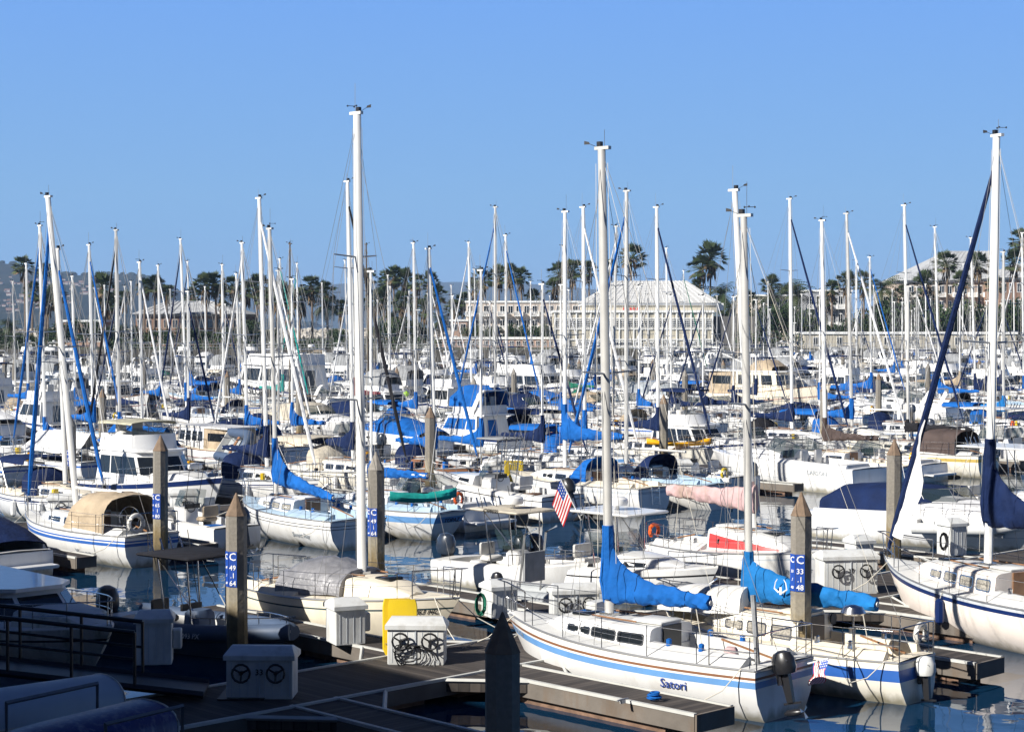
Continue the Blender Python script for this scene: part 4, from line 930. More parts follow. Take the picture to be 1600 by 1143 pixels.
# (8) shaded rigid inflatable with T-top
loc = tuple(P(312, 985, .4)); loc = (loc[0], loc[1], 0)
r8, h8 = openboat(loc, AN + .12, 'dark inflatable patrol boat with T-top and black outboard, in the shade', L=6.2, B=1.9, hs=.6, ws=False, col='tube_blue', ttop='c_black', seat='black', engines=1, zt=2.15, engm='engblack', ttd=(.95, .95), cat='inflatable boat'); BOXES.append((loc[0], loc[1], AN, 5.6, 2.3))
mb = MB()
for sg in (1, -1): mb.tube([(lambda p: (p[0], p[1], p[2] + .02))(h8.pt(u, 1, sg, .02)) for u in [k / 14 for k in range(14)] + [.97, 1]], .2, 'tube_blue', 10)
mb.build('tube', r8); side_text(r8, h8, 'CF 8093 PX', .17, 'text_white', .62, .96, -1).location.y -= .2
# (9) weathered cruiser at the left edge, in the shade
q = P(175, 988, .95); L = 8.2; loc = (q.x + FV.x * L / 2, q.y + FV.y * L / 2, 0); rz = AN
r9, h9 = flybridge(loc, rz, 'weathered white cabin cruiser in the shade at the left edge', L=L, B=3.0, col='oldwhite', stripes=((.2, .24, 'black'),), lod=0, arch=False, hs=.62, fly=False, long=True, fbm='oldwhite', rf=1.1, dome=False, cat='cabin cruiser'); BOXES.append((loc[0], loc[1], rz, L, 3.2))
mb = MB(); mb.box((L * .36, 0, h9.dz(L * .36) + .06), (.6, .6, .06), 'black', bev=.02); mb.build('deck_hatch', r9)
# (10) white cruiser under navy canvas, right; (11) cuddy with T-top behind it
loc = (*ST(W[0] + 6.1, st_px(W[0] + 6.1, 1480)[0]), 0)
r10, h10 = express(loc, AN + .02, 'long white express cruiser with navy cockpit canvas beyond the right dock locker', L=10, B=3.4, lod=0, canvas='c_navy', arch=False, stripes=((.42, .44, 'deckgrey'),), hs=.8); BOXES.append((loc[0], loc[1], AN, 11.5, 3.5))
cover_canvas(r10, 'foredeck_cover', 'c_white', [(-1.0, .9), (0, .9), (2, .5), (3.6, .1)], lambda x: h10.hb(h10.u(x)) * .9, .75, lambda x: h10.sheer(h10.u(x)) - .02, 0, 1.7, .02)
loc = (*ST(W[0] + 6.4, st_px(W[0] + 6.4, 1590)[0]), 0)
r11, h11 = openboat(loc, AN, 'white cuddy boat with pale flat hard top at the right edge', L=8.0, B=2.8, cab=True, radome=False, ttop='white', zt=2.5, hs=1.25, ttd=(1.6, 1.2)); BOXES.append((loc[0], loc[1], AN, 8, 2.8))
# (12) low dinghies on and by the first dock
q = P(868, 938, .3); g = rib((q.x, q.y, .05), AN + .1, 'grey inflatable dinghy afloat beside the nearest sloop\'s bow', 3.9, 1.7, 'tube_grey', motor=True); BOXES.append((q.x, q.y, AN, 3.9, 1.7))
mb = MB()
for sg in (.45, -.45): mb.tube([(-.9, sg, .4), (-.7, sg, 2.0), (-.3, sg, 2.2)], .03, 'alu', 6)
mb.box((-.75, 0, 1.1), (.08, .85, .8), 'c_grey'); mb.build('folding_frame', g)
q = P(1515, 838, .5); rib((q.x, q.y, .5), AN + .3, 'white inflatable with blue stripe lying on the first dock', 3.6, 1.5, 'locker')
q = PD(378, 702, 86); g = rib((q.x, q.y, q.z), AN - .3, 'slate grey inflatable hoisted on davits right of the blue striped flybridge cruiser', 3.9, 1.8, 'tube_blue'); g.rotation_euler[0] = 1.0
for x in (-1, 1): mb = MB(); mb.tube([(x, -.1, -1.2), (x, .3, .4), (x, .1, .9)], .03, 'steel', 5); mb.build('davit', g)
# ------------------------------------------------------------------ second dock: named boats
def near(row, x, L): t, X, Y = st_px(W[row] - 1.3 - L / 2, x); return (*ST(W[row] - 1.3 - L / 2, t), 0), AF, t
def far(row, x, L): t, X, Y = st_px(W[row] + 1.3 + L / 2, x); return (*ST(W[row] + 1.3 + L / 2, t), 0), AN, t
def reg(row, side, t, L, B, loc, rz): occ(row, side, t, B / 2 + .18); BOXES.append((loc[0], loc[1], rz, L, B))
loc, rz, L = frompx((42, 798, 1.2), (238, 838, .95)); s_, t_ = tl(0, loc, rz); mz, ln = mastat(loc, rz, L * .08, 71, 308)
r12, h12, T12, _ = sailboat(loc, rz, 'white sloop with tan canvas dodger, life ring on its stern, name Yvonne', L=L, B=2.8, fb=1.2, fs=1.0, stripes=((.1, .14, 'blue'), (.17, .25, 'blue')), lod=0, mz=mz, lean=ln, mr=.10, cover=None, jib='c_blue', wins=2, mxf=.08, boomf=.36, extras=('bigdodger', 'ring', 'ladder', 'wheel'), canvas='c_tan', tw=.72, transom='white', gear=1, trr=.15)
reg(1, 'n', t_, L, 2.8, loc, rz); side_text(r12, h12, 'Yvonne', .32, 'text_grey', .26, .5, 1, .3)
loc, rz, L = frompx((382, 778, 1.15), (560, 815, .95)); s_, t_ = tl(0, loc, rz); mz, ln = mastat(loc, rz, L * .2, 421, 358)
r13, h13, T13, _ = sailboat(loc, rz, 'white sloop with open brown companionway and blue sail cover, name Sweet Ray', L=L, B=2.8, fb=1.2, fs=1.0, stripes=((.12, .14, 'black'), (.2, .22, 'black')), deck='deckblue', top='white', lod=0, mz=mz, lean=ln, mm='mastgrey', mr=.08, cover='c_blue', wins=3, winm='curtain', mxf=.2, boomf=.5, hc=1.0, droop=-.55, tw=.8, transom='white', gear=0, cr=.22)
reg(1, 'n', t_, L, 2.8, loc, rz); side_text(r13, h13, 'Sweet Ray', .24, 'text_grey', .22, .55, 1, .3)
loc, rz, L = frompx((508, 768, 1.3), (706, 800, 1.0)); s_, t_ = tl(0, loc, rz)
r14, h14, T14, _ = sailboat(loc, rz, 'white sloop with light blue stripe and reversed counter stern, name Topaz', L=L, B=2.6, fb=1.25, fs=1.0, stripes=((.12, .3, 'ltblue'),), deck='deckblue', top='white', lod=0, mz=9.6, mr=.05, cover='c_blue', wins=2, mxf=.12, boomf=.44, hc=.1, tw=.55, transom='white', gear=1, trr=.7, extras=('wheel',))
reg(1, 'n', t_, L, 2.6, loc, rz)
text('TOPAZ', .24, 'text_black', r14, (-L / 2 - .0, 0, .72), face_rot((-1, 0, -.45)))
for (rr, hh, tx) in ((r13, h13, 'SOMERSET'),): pass
loc, rz, t_ = near(1, 775, 7.6)
r15, h15 = openboat(loc, rz, 'white fishing boat with black sheer line and pipe frames, name Chaser', L=7.6, B=2.7, cab=True, tower=True, ttd=(.7, .7), ttop='c_grey', stripes=((.1, .13, 'black'),), engm='engblack', tilt=.5, hs=1.3, zt=2.4); reg(1, 'n', t_, 7.6, 2.7, loc, rz)
side_text(r15, h15, 'CHASER', .3, 'text_black', .35, .62, 1)
loc, rz, t_ = near(1, 905, 8.4); 
r16, h16, T16, _ = sailboat(loc, rz, 'white sloop with blue cockpit dodger right behind the striped flag', L=8.4, B=2.9, fb=1.25, fs=1.05, stripes=((.08, .16, 'deckgrey'),), deck='deckcream', lod=0, mz=mastat(loc, rz, .6, 838, 331)[0], lean=(0, 0), mr=.075, cover='c_blue', wins=3, mxf=.1, boomf=.4, extras=('dodger', 'ladder'), canvas='c_blue', hc=.9, gear=2, cr=.22, zbo=1.5); reg(1, 'n', t_, 8.4, 2.9, loc, rz)
loc, rz, t_ = near(1, 1232, 9.2)
r17, h17 = express(loc, rz, 'white open express cruiser with sloping stern lockers near the octagonal pile', L=9.2, B=3.1, lod=0, arch=False, stripes=((.45, .47, 'deckgrey'),), port=False); reg(1, 'n', t_, 9.2, 3.1, loc, rz)
side_text(r17, h17, 'LARSON', .28, 'text_grey', .2, .8, 1)
loc, rz, t_ = far(1, 248, 9.0)
r18, h18 = flybridge(loc, rz, 'white flybridge cruiser with blue stripes and olive bridge awning, behind the left pile', L=9.0, B=3.3, stripes=((.0, .13, 'navy'), (.13, .15, 'white2')), lod=0, arch=False, canvas='c_olive', bz=1.0, hs=.98, radome=True); reg(1, 'f', t_, 9, 3.4, loc, rz)
fender(r18, -1.5, h18, -1, 'white2'); fender(r18, -2.1, h18, -1, 'white2')
q = P(300, 812, 0); loc, rz, t_ = near(1, 292, 6.0)
r19, h19 = openboat(loc, rz, 'small runabout with tan seats and grey outboard beside the left pile', L=6.0, B=2.2, tower=False, seat='c_tan', engm='engine', tilt=.35); reg(1, 'n', t_, 6, 2.3, loc, rz)
loc, rz, t_ = near(1, 1075, 6.4)
r20, h20 = openboat(loc, rz, 'white boat carrying the yellow kayak across its deck', L=6.6, B=2.5, tower=False, ws=False, hs=1.2, cab=True); reg(1, 'n', t_, 6.6, 2.6, loc, rz)
ky = root('kayak', (0, 0, 0), 0, 'yellow sit-on kayak lying across a white boat behind the pile', 'kayak'); q = P(1062, 692, 1.5); ky.location = q; ky.rotation_euler = (0, 0, .12)
mb = MB(); secs = []
for k in range(15):
    t = k / 14; wd = .36 * math.sin(math.pi * t) ** .6 + .012; z = .12 * abs(2 * t - 1) ** 2.5; secs.append([(-1.75 + 3.5 * t, wd * math.cos(a), z + .16 * math.sin(a) * (1 if math.sin(a) < 0 else (.35 if .2 < t < .8 else 1))) for a in (2 * math.pi * j / 12 for j in range(12))])
mb.loft(secs, 'kayak'); mb.build('hull', ky); mb = MB()
for x in (-.5, .6): mb.ell((x, 0, .08), (.3, .2, .04), 'black', 10, 4)
mb.build('seat_well', ky)
loc, rz, t_ = near(1, 1430, 8.6); mz, ln = mastat(loc, rz, .6, 1400, 448)
r21, h21, T21, _ = sailboat(loc, rz, 'ivory sloop with gold sheer stripe and black boom cover', L=8.6, B=2.9, col='ivory', stripes=((.1, .22, 'gold'),), lod=0, mz=mz, mr=.06, mm='mastgrey', cover='c_black', canvas='c_brown', extras=('bigdodger',), wins=2, mxf=.05, boomf=.45, hc=.1, fb=1.3, fs=1.1); reg(1, 'n', t_, 8.6, 2.9, loc, rz)
loc, rz, t_ = near(1, 1545, 8.0); r22, h22 = openboat(loc, rz, 'white fishing boat with flat hard top by the hanging flag', L=8, B=2.9, cab=True, ttd=(1.4, 1.1), hs=1.2, zt=2.5); reg(1, 'n', t_, 8, 2.9, loc, rz)
us_flag(r22, (-3.6, .9, 1.2), (-4.4, 1.4, 3.4), 1.3, 1.5, (1, .3))
# ------------------------------------------------------------------ boats known by mast: xb, xt, yt, row, side, cover, jib, hull, extras, mast
CN = dict(c_blue='bright blue', c_navy='navy', c_brown='brown', c_black='black', c_white='white', c_tan='tan', c_green='green', c_teal='teal', c_maroon='maroon', c_grey='grey')
MASTS = [
 (70, 62, 353, 2, 'n', 'c_blue', 'c_blue', 'white', ('tent',), 'mastwhite'), (101, 90, 390, 1, 'f', None, 'c_blue', 'white', (), 'mastwhite'), (44, 41, 412, 3, 'f', 'c_blue', None, 'white', (), 'mastwhite'),
 (118, 113, 432, 3, 'n', 'c_blue', None, 'white', (), 'mastwhite'), (146, 139, 383, 2, 'f', 'c_blue', 'c_blue', 'white', (), 'mastwhite'), (187, 181, 360, 2, 'f', 'c_blue', 'c_black', 'white', ('tent',), 'mastgrey'),
 (222, 218, 410, 2, 'n', None, 'c_white', 'white', ('dodger',), 'mastwhite'), (252, 247, 415, 3, 'f', 'c_blue', 'c_white', 'white', (), 'mastwhite'), (291, 282, 374, 3, 'n', 'c_blue', 'c_navy', 'white', (), 'mastwhite'),
 (298, 293, 409, 4, 'n', 'c_blue', 'c_navy', 'white', (), 'mastwhite'), (349, 347, 414, 3, 'n', None, None, 'white', ('dodger',), 'mastwhite'), (386, 378, 380, 2, 'n', 'c_blue', 'c_white', 'white', (), 'mastwhite'),
 (375, 369, 428, 4, 'n', 'c_blue', None, 'white', (), 'mastwhite'), (417, 405, 310, 1, 'f', 'c_navy', 'c_white', 'white', ('dodger',), 'mastwhite'), (442, 437, 405, 3, 'f', 'c_teal', 'c_teal', 'white', (), 'mastwhite'),
 (452, 453, 381, 3, 'n', None, None, 'white', (), 'mastdark'), (466, 464, 412, 4, 'n', 'c_blue', 'c_teal', 'white', (), 'mastwhite'), (552, 543, 284, 1, 'f', 'c_navy', 'c_black', 'white', (), 'mastwhite'),
 (543, 539, 407, 4, 'f', None, None, 'white', (), 'mastwhite'), (555, 549, 404, 3, 'n', 'c_maroon', 'c_white', 'white', (), 'mastwhite'), (576, 572, 382, 3, 'f', 'c_white', None, 'white', (), 'mastdark'),
 (650, 646, 380, 2, 'f', 'c_blue', None, 'white', (), 'mastwhite'), (680, 670, 389, 1, 'f', 'c_blue', 'c_blue', 'navy', (), 'mastwhite'), (737, 732, 379, 3, 'n', None, 'c_white', 'white', ('dodger',), 'mastwhite'),
 (744, 741, 421, 4, 'f', 'c_blue', None, 'white', (), 'mastwhite'), (769, 774, 324, 2, 'n', 'c_blue', 'c_blue', 'white', (), 'mastgrey'), (792, 790, 368, 2, 'f', 'c_navy', 'c_blue', 'white', (), 'mastwhite'),
 (882, 880, 385, 3, 'n', 'c_green', None, 'white', (), 'mastgrey'), (914, 911, 324, 1, 'f', 'c_blue', 'c_white', 'white', ('bimini',), 'mastwhite'), (979, 979, 299, 1, 'n', None, 'c_blue', 'white', ('dodger',), 'mastgrey'),
 (958, 963, 354, 2, 'n', None, 'c_white', 'white', (), 'mastgrey'), (955, 954, 408, 3, 'f', 'c_blue', None, 'white', (), 'mastwhite'), (1029, 1026, 324, 1, 'f', 'c_navy', 'c_navy', 'white', (), 'mastwhite'),
 (1043, 1041, 388, 3, 'n', 'c_white', None, 'white', (), 'mastwhite'), (1070, 1068, 423, 4, 'f', None, 'c_green', 'white', (), 'mastwhite'), (1238, 1234, 311, 1, 'f', 'c_navy', 'c_navy', 'white', (), 'mastwhite'),
 (1290, 1284, 345, 1, 'n', 'c_brown', None, 'white', (), 'mastwhite'), (1332, 1323, 334, 1, 'f', 'c_blue', 'c_white', 'white', ('bimini',), 'mastgrey'), (1338, 1338, 408, 3, 'n', None, None, 'white', (), 'mastwhite'),
 (1362, 1359, 402, 2, 'f', 'c_blue', 'c_blue', 'white', (), 'mastwhite'), (1420, 1413, 321, 1, 'f', None, 'c_navy', 'white', ('dodger',), 'mastwhite'), (1366, 1365, 446, 4, 'f', None, 'c_white', 'white', (), 'mastwhite'),
 (1469, 1460, 355, 2, 'n', 'c_blue', None, 'white', (), 'mastwhite'), (1504, 1505, 412, 4, 'f', 'c_blue', None, 'white', (), 'mastwhite'), (1525, 1516, 372, 2, 'n', 'c_navy', None, 'white', (), 'mastwhite'),
 (1569, 1568, 394, 1, 'n', 'c_sky', None, 'white', (), 'mastgrey'), (1600, 1597, 364, 2, 'f', 'c_blue', 'c_white', 'white', (), 'mastwhite'), (1201, 1200, 440, 5, 'n', None, None, 'white', (), 'mastwhite'),
 (1266, 1265, 455, 5, 'n', 'c_blue', 'c_navy', 'white', (), 'mastgrey'), (1158, 1158, 430, 4, 'n', None, None, 'white', (), 'mastwhite'), (830, 829, 440, 5, 'n', 'c_blue', None, 'white', (), 'mastwhite'),
 (608, 606, 430, 5, 'n', None, None, 'white', (), 'mastwhite'), (505, 503, 442, 5, 'f', None, None, 'white', (), 'mastwhite'), (322, 320, 448, 5, 'n', None, None, 'white', (), 'mastwhite'), (206, 205, 440, 4, 'f', None, None, 'white', (), 'mastwhite'),
 (165, 163, 446, 5, 'n', None, None, 'white', (), 'mastwhite'), (24, 20, 440, 4, 'n', None, None, 'white', (), 'mastgrey'), (1448, 1446, 444, 4, 'n', None, None, 'white', (), 'mastwhite'), (1100, 1099, 452, 5, 'f', None, None, 'white', (), 'mastgrey'),
 (706, 705, 446, 5, 'f', None, 'c_white', 'white', (), 'mastwhite'), (1585, 1584, 430, 4, 'n', None, None, 'white', (), 'mastwhite'), (1395, 1394, 452, 5, 'n', None, None, 'white', (), 'mastwhite'), (268, 266, 452, 5, 'f', None, None, 'white', (), 'mastgrey'),
 (640, 639, 455, 6, 'n', None, None, 'white', (), 'mastwhite'), (860, 859, 462, 6, 'n', None, None, 'white', (), 'mastwhite'), (410, 409, 452, 6, 'n', None, None, 'white', (), 'mastgrey')]
# reserve the named motor boats first
FLEET = []
def mrow(x, row, side, L, B, kind, label, **k): FLEET.append((x, row, side, L, B, kind, label, k))
mrow(722, 2, 'n', 9.4, 3.2, 'fly', 'white flybridge cruiser with blue canvas bridge and blue windows', hs=.88, topc='c_blue', canvas=None, glass='c_blue', arch=True, radome=False)
mrow(500, 2, 'f', 9.5, 3.3, 'exp', 'white cruiser wrapped in a beige cockpit canvas, left of tallest mast', canvas='c_beige', arch=False)
mrow(1098, 1, 'f', 9.0, 3.2, 'fly', 'white flybridge cruiser with navy stripes right of the kayak pile', stripes=((.0, .08, 'navy'),), arch=False, canvas='c_navy', hs=.85)
mrow(1200, 2, 'f', 13.0, 4.2, 'traw', 'large cream trawler yacht with tan canvas aft and upper canvas', upper=True, hs=1.15)
mrow(842, 3, 'f', 12.5, 4.0, 'fly', 'big white sport cruiser with long foredeck and dark wrap windows', long=True, arch=True, hs=1.15, boot='teal')
mrow(425, 4, 'n', 16.0, 4.8, 'fly', 'big white charter boat with black lettering along its hull', long=True, hs=1.55, arch=True)
mrow(318, 2, 'n', 8.5, 3.0, 'traw', 'small launch with varnished windowed cabin and beige awning', upper=False, aftm='c_tan', col='white', cabm='white', roofm='white2', wins=((.05, .22), (.28, .45), (.52, .7), (.76, .94)), canoe=False, hs=.7)
mrow(60, 3, 'n', 9.0, 3.3, 'fly', 'white flybridge cruiser at the left edge behind the white tent', arch=True)
mrow(1450, 2, 'f', 9.5, 3.3, 'exp', 'white cruiser with radar arch below the brick hotel', arch=True, dome=True)
mrow(1230, 1, 'f', 8, 2.8, 'exp', 'x', arch=True) if 0 else None
mrow(215, 1, 'x', 0, 0, 'x', 'x') if 0 else None
mrow(1000, 3, 'n', 10.0, 3.4, 'exp', 'white express cruiser with tinted cockpit canvas below the red sign', canvas='clear', arch=True, dome=True)
mrow(685, 3, 'n', 9.0, 3.2, 'fly', 'small white sedan cruiser with lime and orange fenders on its bow', arch=False)
mrow(170, 3, 'f', 11.0, 3.6, 'traw', 'white pilothouse trawler before the brick annex', upper=False, aftm=None, col='white', canoe=False)
mrow(300, 4, 'n', 11.0, 3.7, 'traw', 'tall white trawler with tan roof canvas left of the charter boat', upper=True, aftm=None, col='white', canoe=False) if 0 else None
for x, row, side, L, B, kind, label, k in FLEET:
    loc, rz, t_ = (near if side == 'n' else far)(row, x, L)
    lod = 0 if row <= 1 else (1 if row <= 3 else 2)
    fn = dict(fly=flybridge, exp=express, traw=trawler)[kind]; o, h = fn(loc, rz + rnd.uniform(-.02, .02), label, L=L, B=B, lod=lod, **k)
    reg(row, side, t_, L, B, loc, rz)
    if 'charter boat' in label: side_text(o, h, 'BODY GLOVE', 1.15, 'text_black', .55, .86, 1, off=.3)
    if 'lime' in label:
        mb = MB(); mb.ell((L * .4, .5, h.sheer(.9) + .3), (.3, .3, .25), 'lime', 8, 5); mb.build('fender', o); mb = MB(); mb.ell((L * .46, .2, h.sheer(.9) + .2), (.25, .2, .25), 'orange', 8, 5); mb.build('fender', o)
BAD = []; ROWSIDE = [(r_, s_) for r_ in range(1, 8) for s_ in 'nf']
for i, (xb, xt, yt, row, side, cov, jib, colr, ext, mm) in sorted(enumerate(MASTS), key=lambda q: (q[1][3], q[1][5] is None)):
    best = None
    for k_, (r_, s_) in enumerate(sorted(ROWSIDE, key=lambda q: abs((q[0] * 2 + (q[1] == 'f')) - (row * 2 + (side == 'f'))) + (.3 if q[1] != side else 0))):
        s0 = W[r_] - 5.2 if s_ == 'n' else W[r_] + 5.2
        t_, X, Y = st_px(s0, xb); z = CAMH + (HORY - yt) * Y / FPX
        if z < 8.2 or z > 16.5 or Y > 330: continue
        L = max(7.2, min(9.8, z * .66)); B = 2.5 + .1 * (L - 7)
        sh = [0, .25, -.25, .5, -.5]
        for d in sh:
            if free(r_, s_, t_ + d, B / 2 + .05): best = (r_, s_, L, B); break
        if best: break
    if not best: BAD.append(i); continue
    r_, s_, L, B = best; mxf = .08
    sm = (W[r_] - 1.3 - L / 2 + L * mxf) if s_ == 'n' else (W[r_] + 1.3 + L / 2 - L * mxf)
    t_, X, Y = st_px(sm, xb)
    for d in (0, .25, -.25, .5, -.5):
        if free(r_, s_, t_ + d, B / 2 + .05): t_ += d; break
    sc_ = W[r_] - 1.3 - L / 2 if s_ == 'n' else W[r_] + 1.3 + L / 2
    if (r_, s_) != (row, side): print('MOVED', xb, yt, (row, side), '->', (r_, s_))
    loc = (*ST(sc_, t_), 0); rz = AF if s_ == 'n' else AN; mz, ln = mastat(loc, rz, L * mxf, xt, yt, .5)
    lod = 0 if r_ == 1 else (1 if r_ <= 3 else 2)
    vis = ((CN.get(cov, 'blue').split()[-1] + ' cover') if cov else 'bare boom') + ((', ' + CN.get(jib, 'blue').split()[-1] + ' jib') if jib else '')
    lab = f"white sloop, {vis}, {ORD[r_]} dock, {where(xb)}"
    deckm = ['deck', 'deckcream', 'deck', 'deckgrey', 'deckblue'][i % 5]; cole = ['white', 'white', 'ivory', 'white', 'white2'][i % 5] if colr == 'white' else colr
    if colr == 'navy': lab = lab.replace('white sloop', 'brown hulled sloop'); cole = 'brown'
    st_ = [((.12, .2, 'blue'),), ((.1, .14, 'navy'), (.17, .19, 'navy')), (), ((.15, .24, 'c_maroon'),), ((.1, .22, 'ltblue'),), ((.12, .15, 'black'),)][i % 6]
    ex = list(ext)
    if lod < 2: ex.append('clutter')
    if lod == 0 and i % 2: ex.append('fenders')
    cv = None
    if 'bimini' in ex: cv = cov or 'c_blue'
    if not ext and i % 4 == 1: ex.append('bimini'); cv = ['c_blue', 'c_navy', 'c_beige', 'c_white'][i % 3]
    if not ext and i % 4 in (2, 3): ex.append('dodger'); cv = ['c_black', 'c_navy', 'c_tan', 'c_brown', 'c_blue', 'c_grey', 'c_green'][i % 7]
    sailboat(loc, rz + rnd.uniform(-.015, .015), lab, tentm='c_blue' if xb == 187 else 'c_white', L=L, B=B, col=cole, deck=deckm, stripes=st_, lod=lod, mz=mz, lean=ln, mm=mm, mr=(.085 if mm != 'mastdark' else .07), cover=cov, jib=jib, wins=2 + i % 3, extras=tuple(ex), canvas=(cv or 'c_navy') if ('bimini' in ex or 'dodger' in ex) else None,
             spreaders=1 if mz < 12.8 else 2, hc=.5 + .1 * (i % 5), boomf=.38, gear=i, fb=1.15 + .05 * (i % 3), fs=.9 + .05 * (i % 3), tw=.6 + .05 * (i % 4), transom=None, trr=[0, .4, -.15][i % 3])
    reg(r_, s_, t_, L, B, loc, rz)
print('masts not placed', BAD)
# ------------------------------------------------------------------ filler boats, copies of a few prototypes
PRO = [
 (2.0, 9.4, 3.2, 'flybridge cruiser, radar arch', lambda **k: flybridge(L=9.0, B=3.1, hs=.9, **k)),
 (1.6, 9.8, 3.3, 'flybridge cruiser, navy bimini', lambda **k: flybridge(L=9.8, B=3.3, canvas='c_navy', stripes=((.0, .1, 'blue'),), arch=False, **k)),
 (1.6, 9.0, 3.2, 'cruiser, grey bridge canvas', lambda **k: flybridge(L=8.6, B=3.0, topc='c_grey', arch=False, aftc=None, hs=.88, **k)),
 (1.6, 8.6, 3.0, 'express cruiser, radar arch', lambda **k: express(L=8.6, B=3.0, **k)),
 (1.0, 8.8, 3.0, 'express cruiser, navy canvas', lambda **k: express(L=8.8, B=3.0, canvas='c_navy', **k)),
 (.8, 8.0, 2.8, 'runabout under blue cover', lambda **k: express(L=8.0, B=2.8, full='c_blue', arch=False, **k)),
 (1.2, 8.2, 2.8, 'runabout under grey cover', lambda **k: express(L=8.2, B=2.8, full='c_white', arch=False, **k)),
 (1.0, 9.8, 3.4, 'white trawler', lambda **k: trawler(L=9.8, B=3.4, col='white', aftm=None, upper=False, hs=.75, canoe=False, **k)),
 (1.0, 7.6, 2.7, 'fishing boat, hard top', lambda **k: openboat(L=7.6, B=2.7, cab=True, hs=1.2, ttd=(1.3, 1.), zt=2.3, **k)),
 (.8, 7.4, 2.6, 'open boat, black canopy', lambda **k: openboat(L=7.4, B=2.6, ttop='c_black', hs=1.15, engines=2, engm='engblack', **k)),
 (.6, 8.4, 3.0, 'cruiser, tan canvas', lambda **k: express(L=8.4, B=3.0, canvas='c_tan', arch=False, **k)),
 (.8, 9.6, 3.3, 'flybridge cruiser, dark canvas', lambda **k: flybridge(L=9.6, B=3.3, aftc='c_navy', arch=True, **k)),

 (0, 6.6, 2.4, 'small open runabout', lambda **k: openboat(L=6.6, B=2.4, tower=False, hs=.95, **k)),
 (0, 7.2, 2.6, 'low boat under white cover', lambda **k: express(L=7.2, B=2.6, full='c_white', arch=False, hs=.68, **k)),
 (0, 7.6, 2.7, 'low cuddy cruiser', lambda **k: express(L=7.6, B=2.7, arch=False, hs=.72, **k)),
 (0, 7.0, 2.6, 'low boat under navy cover', lambda **k: express(L=7.0, B=2.6, full='c_navy', arch=False, hs=.68, **k)),
 (1.5, 7.8, 2.7, 'small sloop, blue cover', lambda **k: sailboat(L=7.8, B=2.7, mz=10.2, cover='c_blue', mr=.07, wins=3, **k)[:2]),
 (1.3, 8.2, 2.8, 'small sloop, bare boom', lambda **k: sailboat(L=8.2, B=2.8, mz=11.0, cover=None, jib='c_white', mr=.07, mm='mastgrey', wins=3, canvas='c_navy', extras=('dodger',), stripes=((.1, .2, 'navy'),), **k)[:2]),
 (1.2, 7.6, 2.6, 'small sloop, navy cover', lambda **k: sailboat(L=7.6, B=2.6, mz=9.6, cover='c_navy', jib='c_navy', mr=.065, wins=2, stripes=(), **k)[:2]),
 (1.0, 8.4, 2.8, 'small sloop, tan dodger', lambda **k: sailboat(L=8.4, B=2.8, mz=11.4, cover='c_tan', jib=None, mr=.07, wins=4, canvas='c_tan', extras=('bimini',), deck='deckcream', **k)[:2]),
]
LOWT = [12, 13, 14, 12, 14, 15, 16, 18]; SHOWN = [(345, 500, 4), (1090, 1310, 2), (765, 925, 3), (675, 780, 2), (20, 100, 2)]
first = {}
def filler(row, side, t):
    lodk = 1 if row <= 2 else 2
    xx = pxof((*ST(W[row], t), 1))[0]; low = row == 1 or any(a < xx < b and row <= r2_ for a, b, r2_ in SHOWN)
    pick = rnd.choice(LOWT) if low else rnd.choices(range(len(PRO)), [p[0] * (.35 if row == 2 and i in (0, 1, 2, 7, 11) else (.3 if row > 4 and i >= 16 else 1)) for i, p in enumerate(PRO)])[0]; _, L, B, look, fn = PRO[pick]
    s0 = W[row] - 1.3 - L / 2 if side == 'n' else W[row] + 1.3 + L / 2; loc = (*ST(s0, t), 0); rz = AF if side == 'n' else AN
    if row >= 3 and rnd.random() < .35: rz += math.pi
    px = pxof((loc[0], loc[1], 2))[0]; lab = f"{look}, {ORD[row]} dock {'nearside' if side == 'n' else 'farside'}, {where(px)}"
    key = (pick, lodk)
    if key not in first:
        o, h = fn(loc=loc, rz=rz, label=lab, lod=lodk); first[key] = o
    else:
        o = copy_tree(first[key]); o.location = loc; o.rotation_euler = (0, 0, rz); o['label'] = lab
    o.rotation_euler[2] += rnd.uniform(-.03, .03)
    if pick >= 16: o['group'] = 'sailing boats moored in the marina'
    return o, L, B, loc, rz
NF = 0
RNG = {1: (1, 1), 2: (1, 1), 3: (1, 1), 4: (1, 1), 5: (1, 1), 6: (1, 1), 7: (1, 1), 8: (1, 1)}
for row in range(1, 10):
    for side in 'nf':
        s0 = W[row] - 6 if side == 'n' else W[row] + 6
        t0 = st_px(s0, -30)[0]; t1 = st_px(s0, 1640)[0]; t = t0
        while t < t1:
            X, Y = ST(s0, t)
            hw = 1.72 if row < 4 else 1.85
            if Y < 338 and free(row, side, t, hw - .12) and NF < 275 and rnd.random() < (.95 if row < 5 else .93):
                o, L, B, loc, rz = filler(row, side, t); reg(row, side, t, L, B, loc, rz); NF += 1
                t += 2 * hw
            else: t += .3
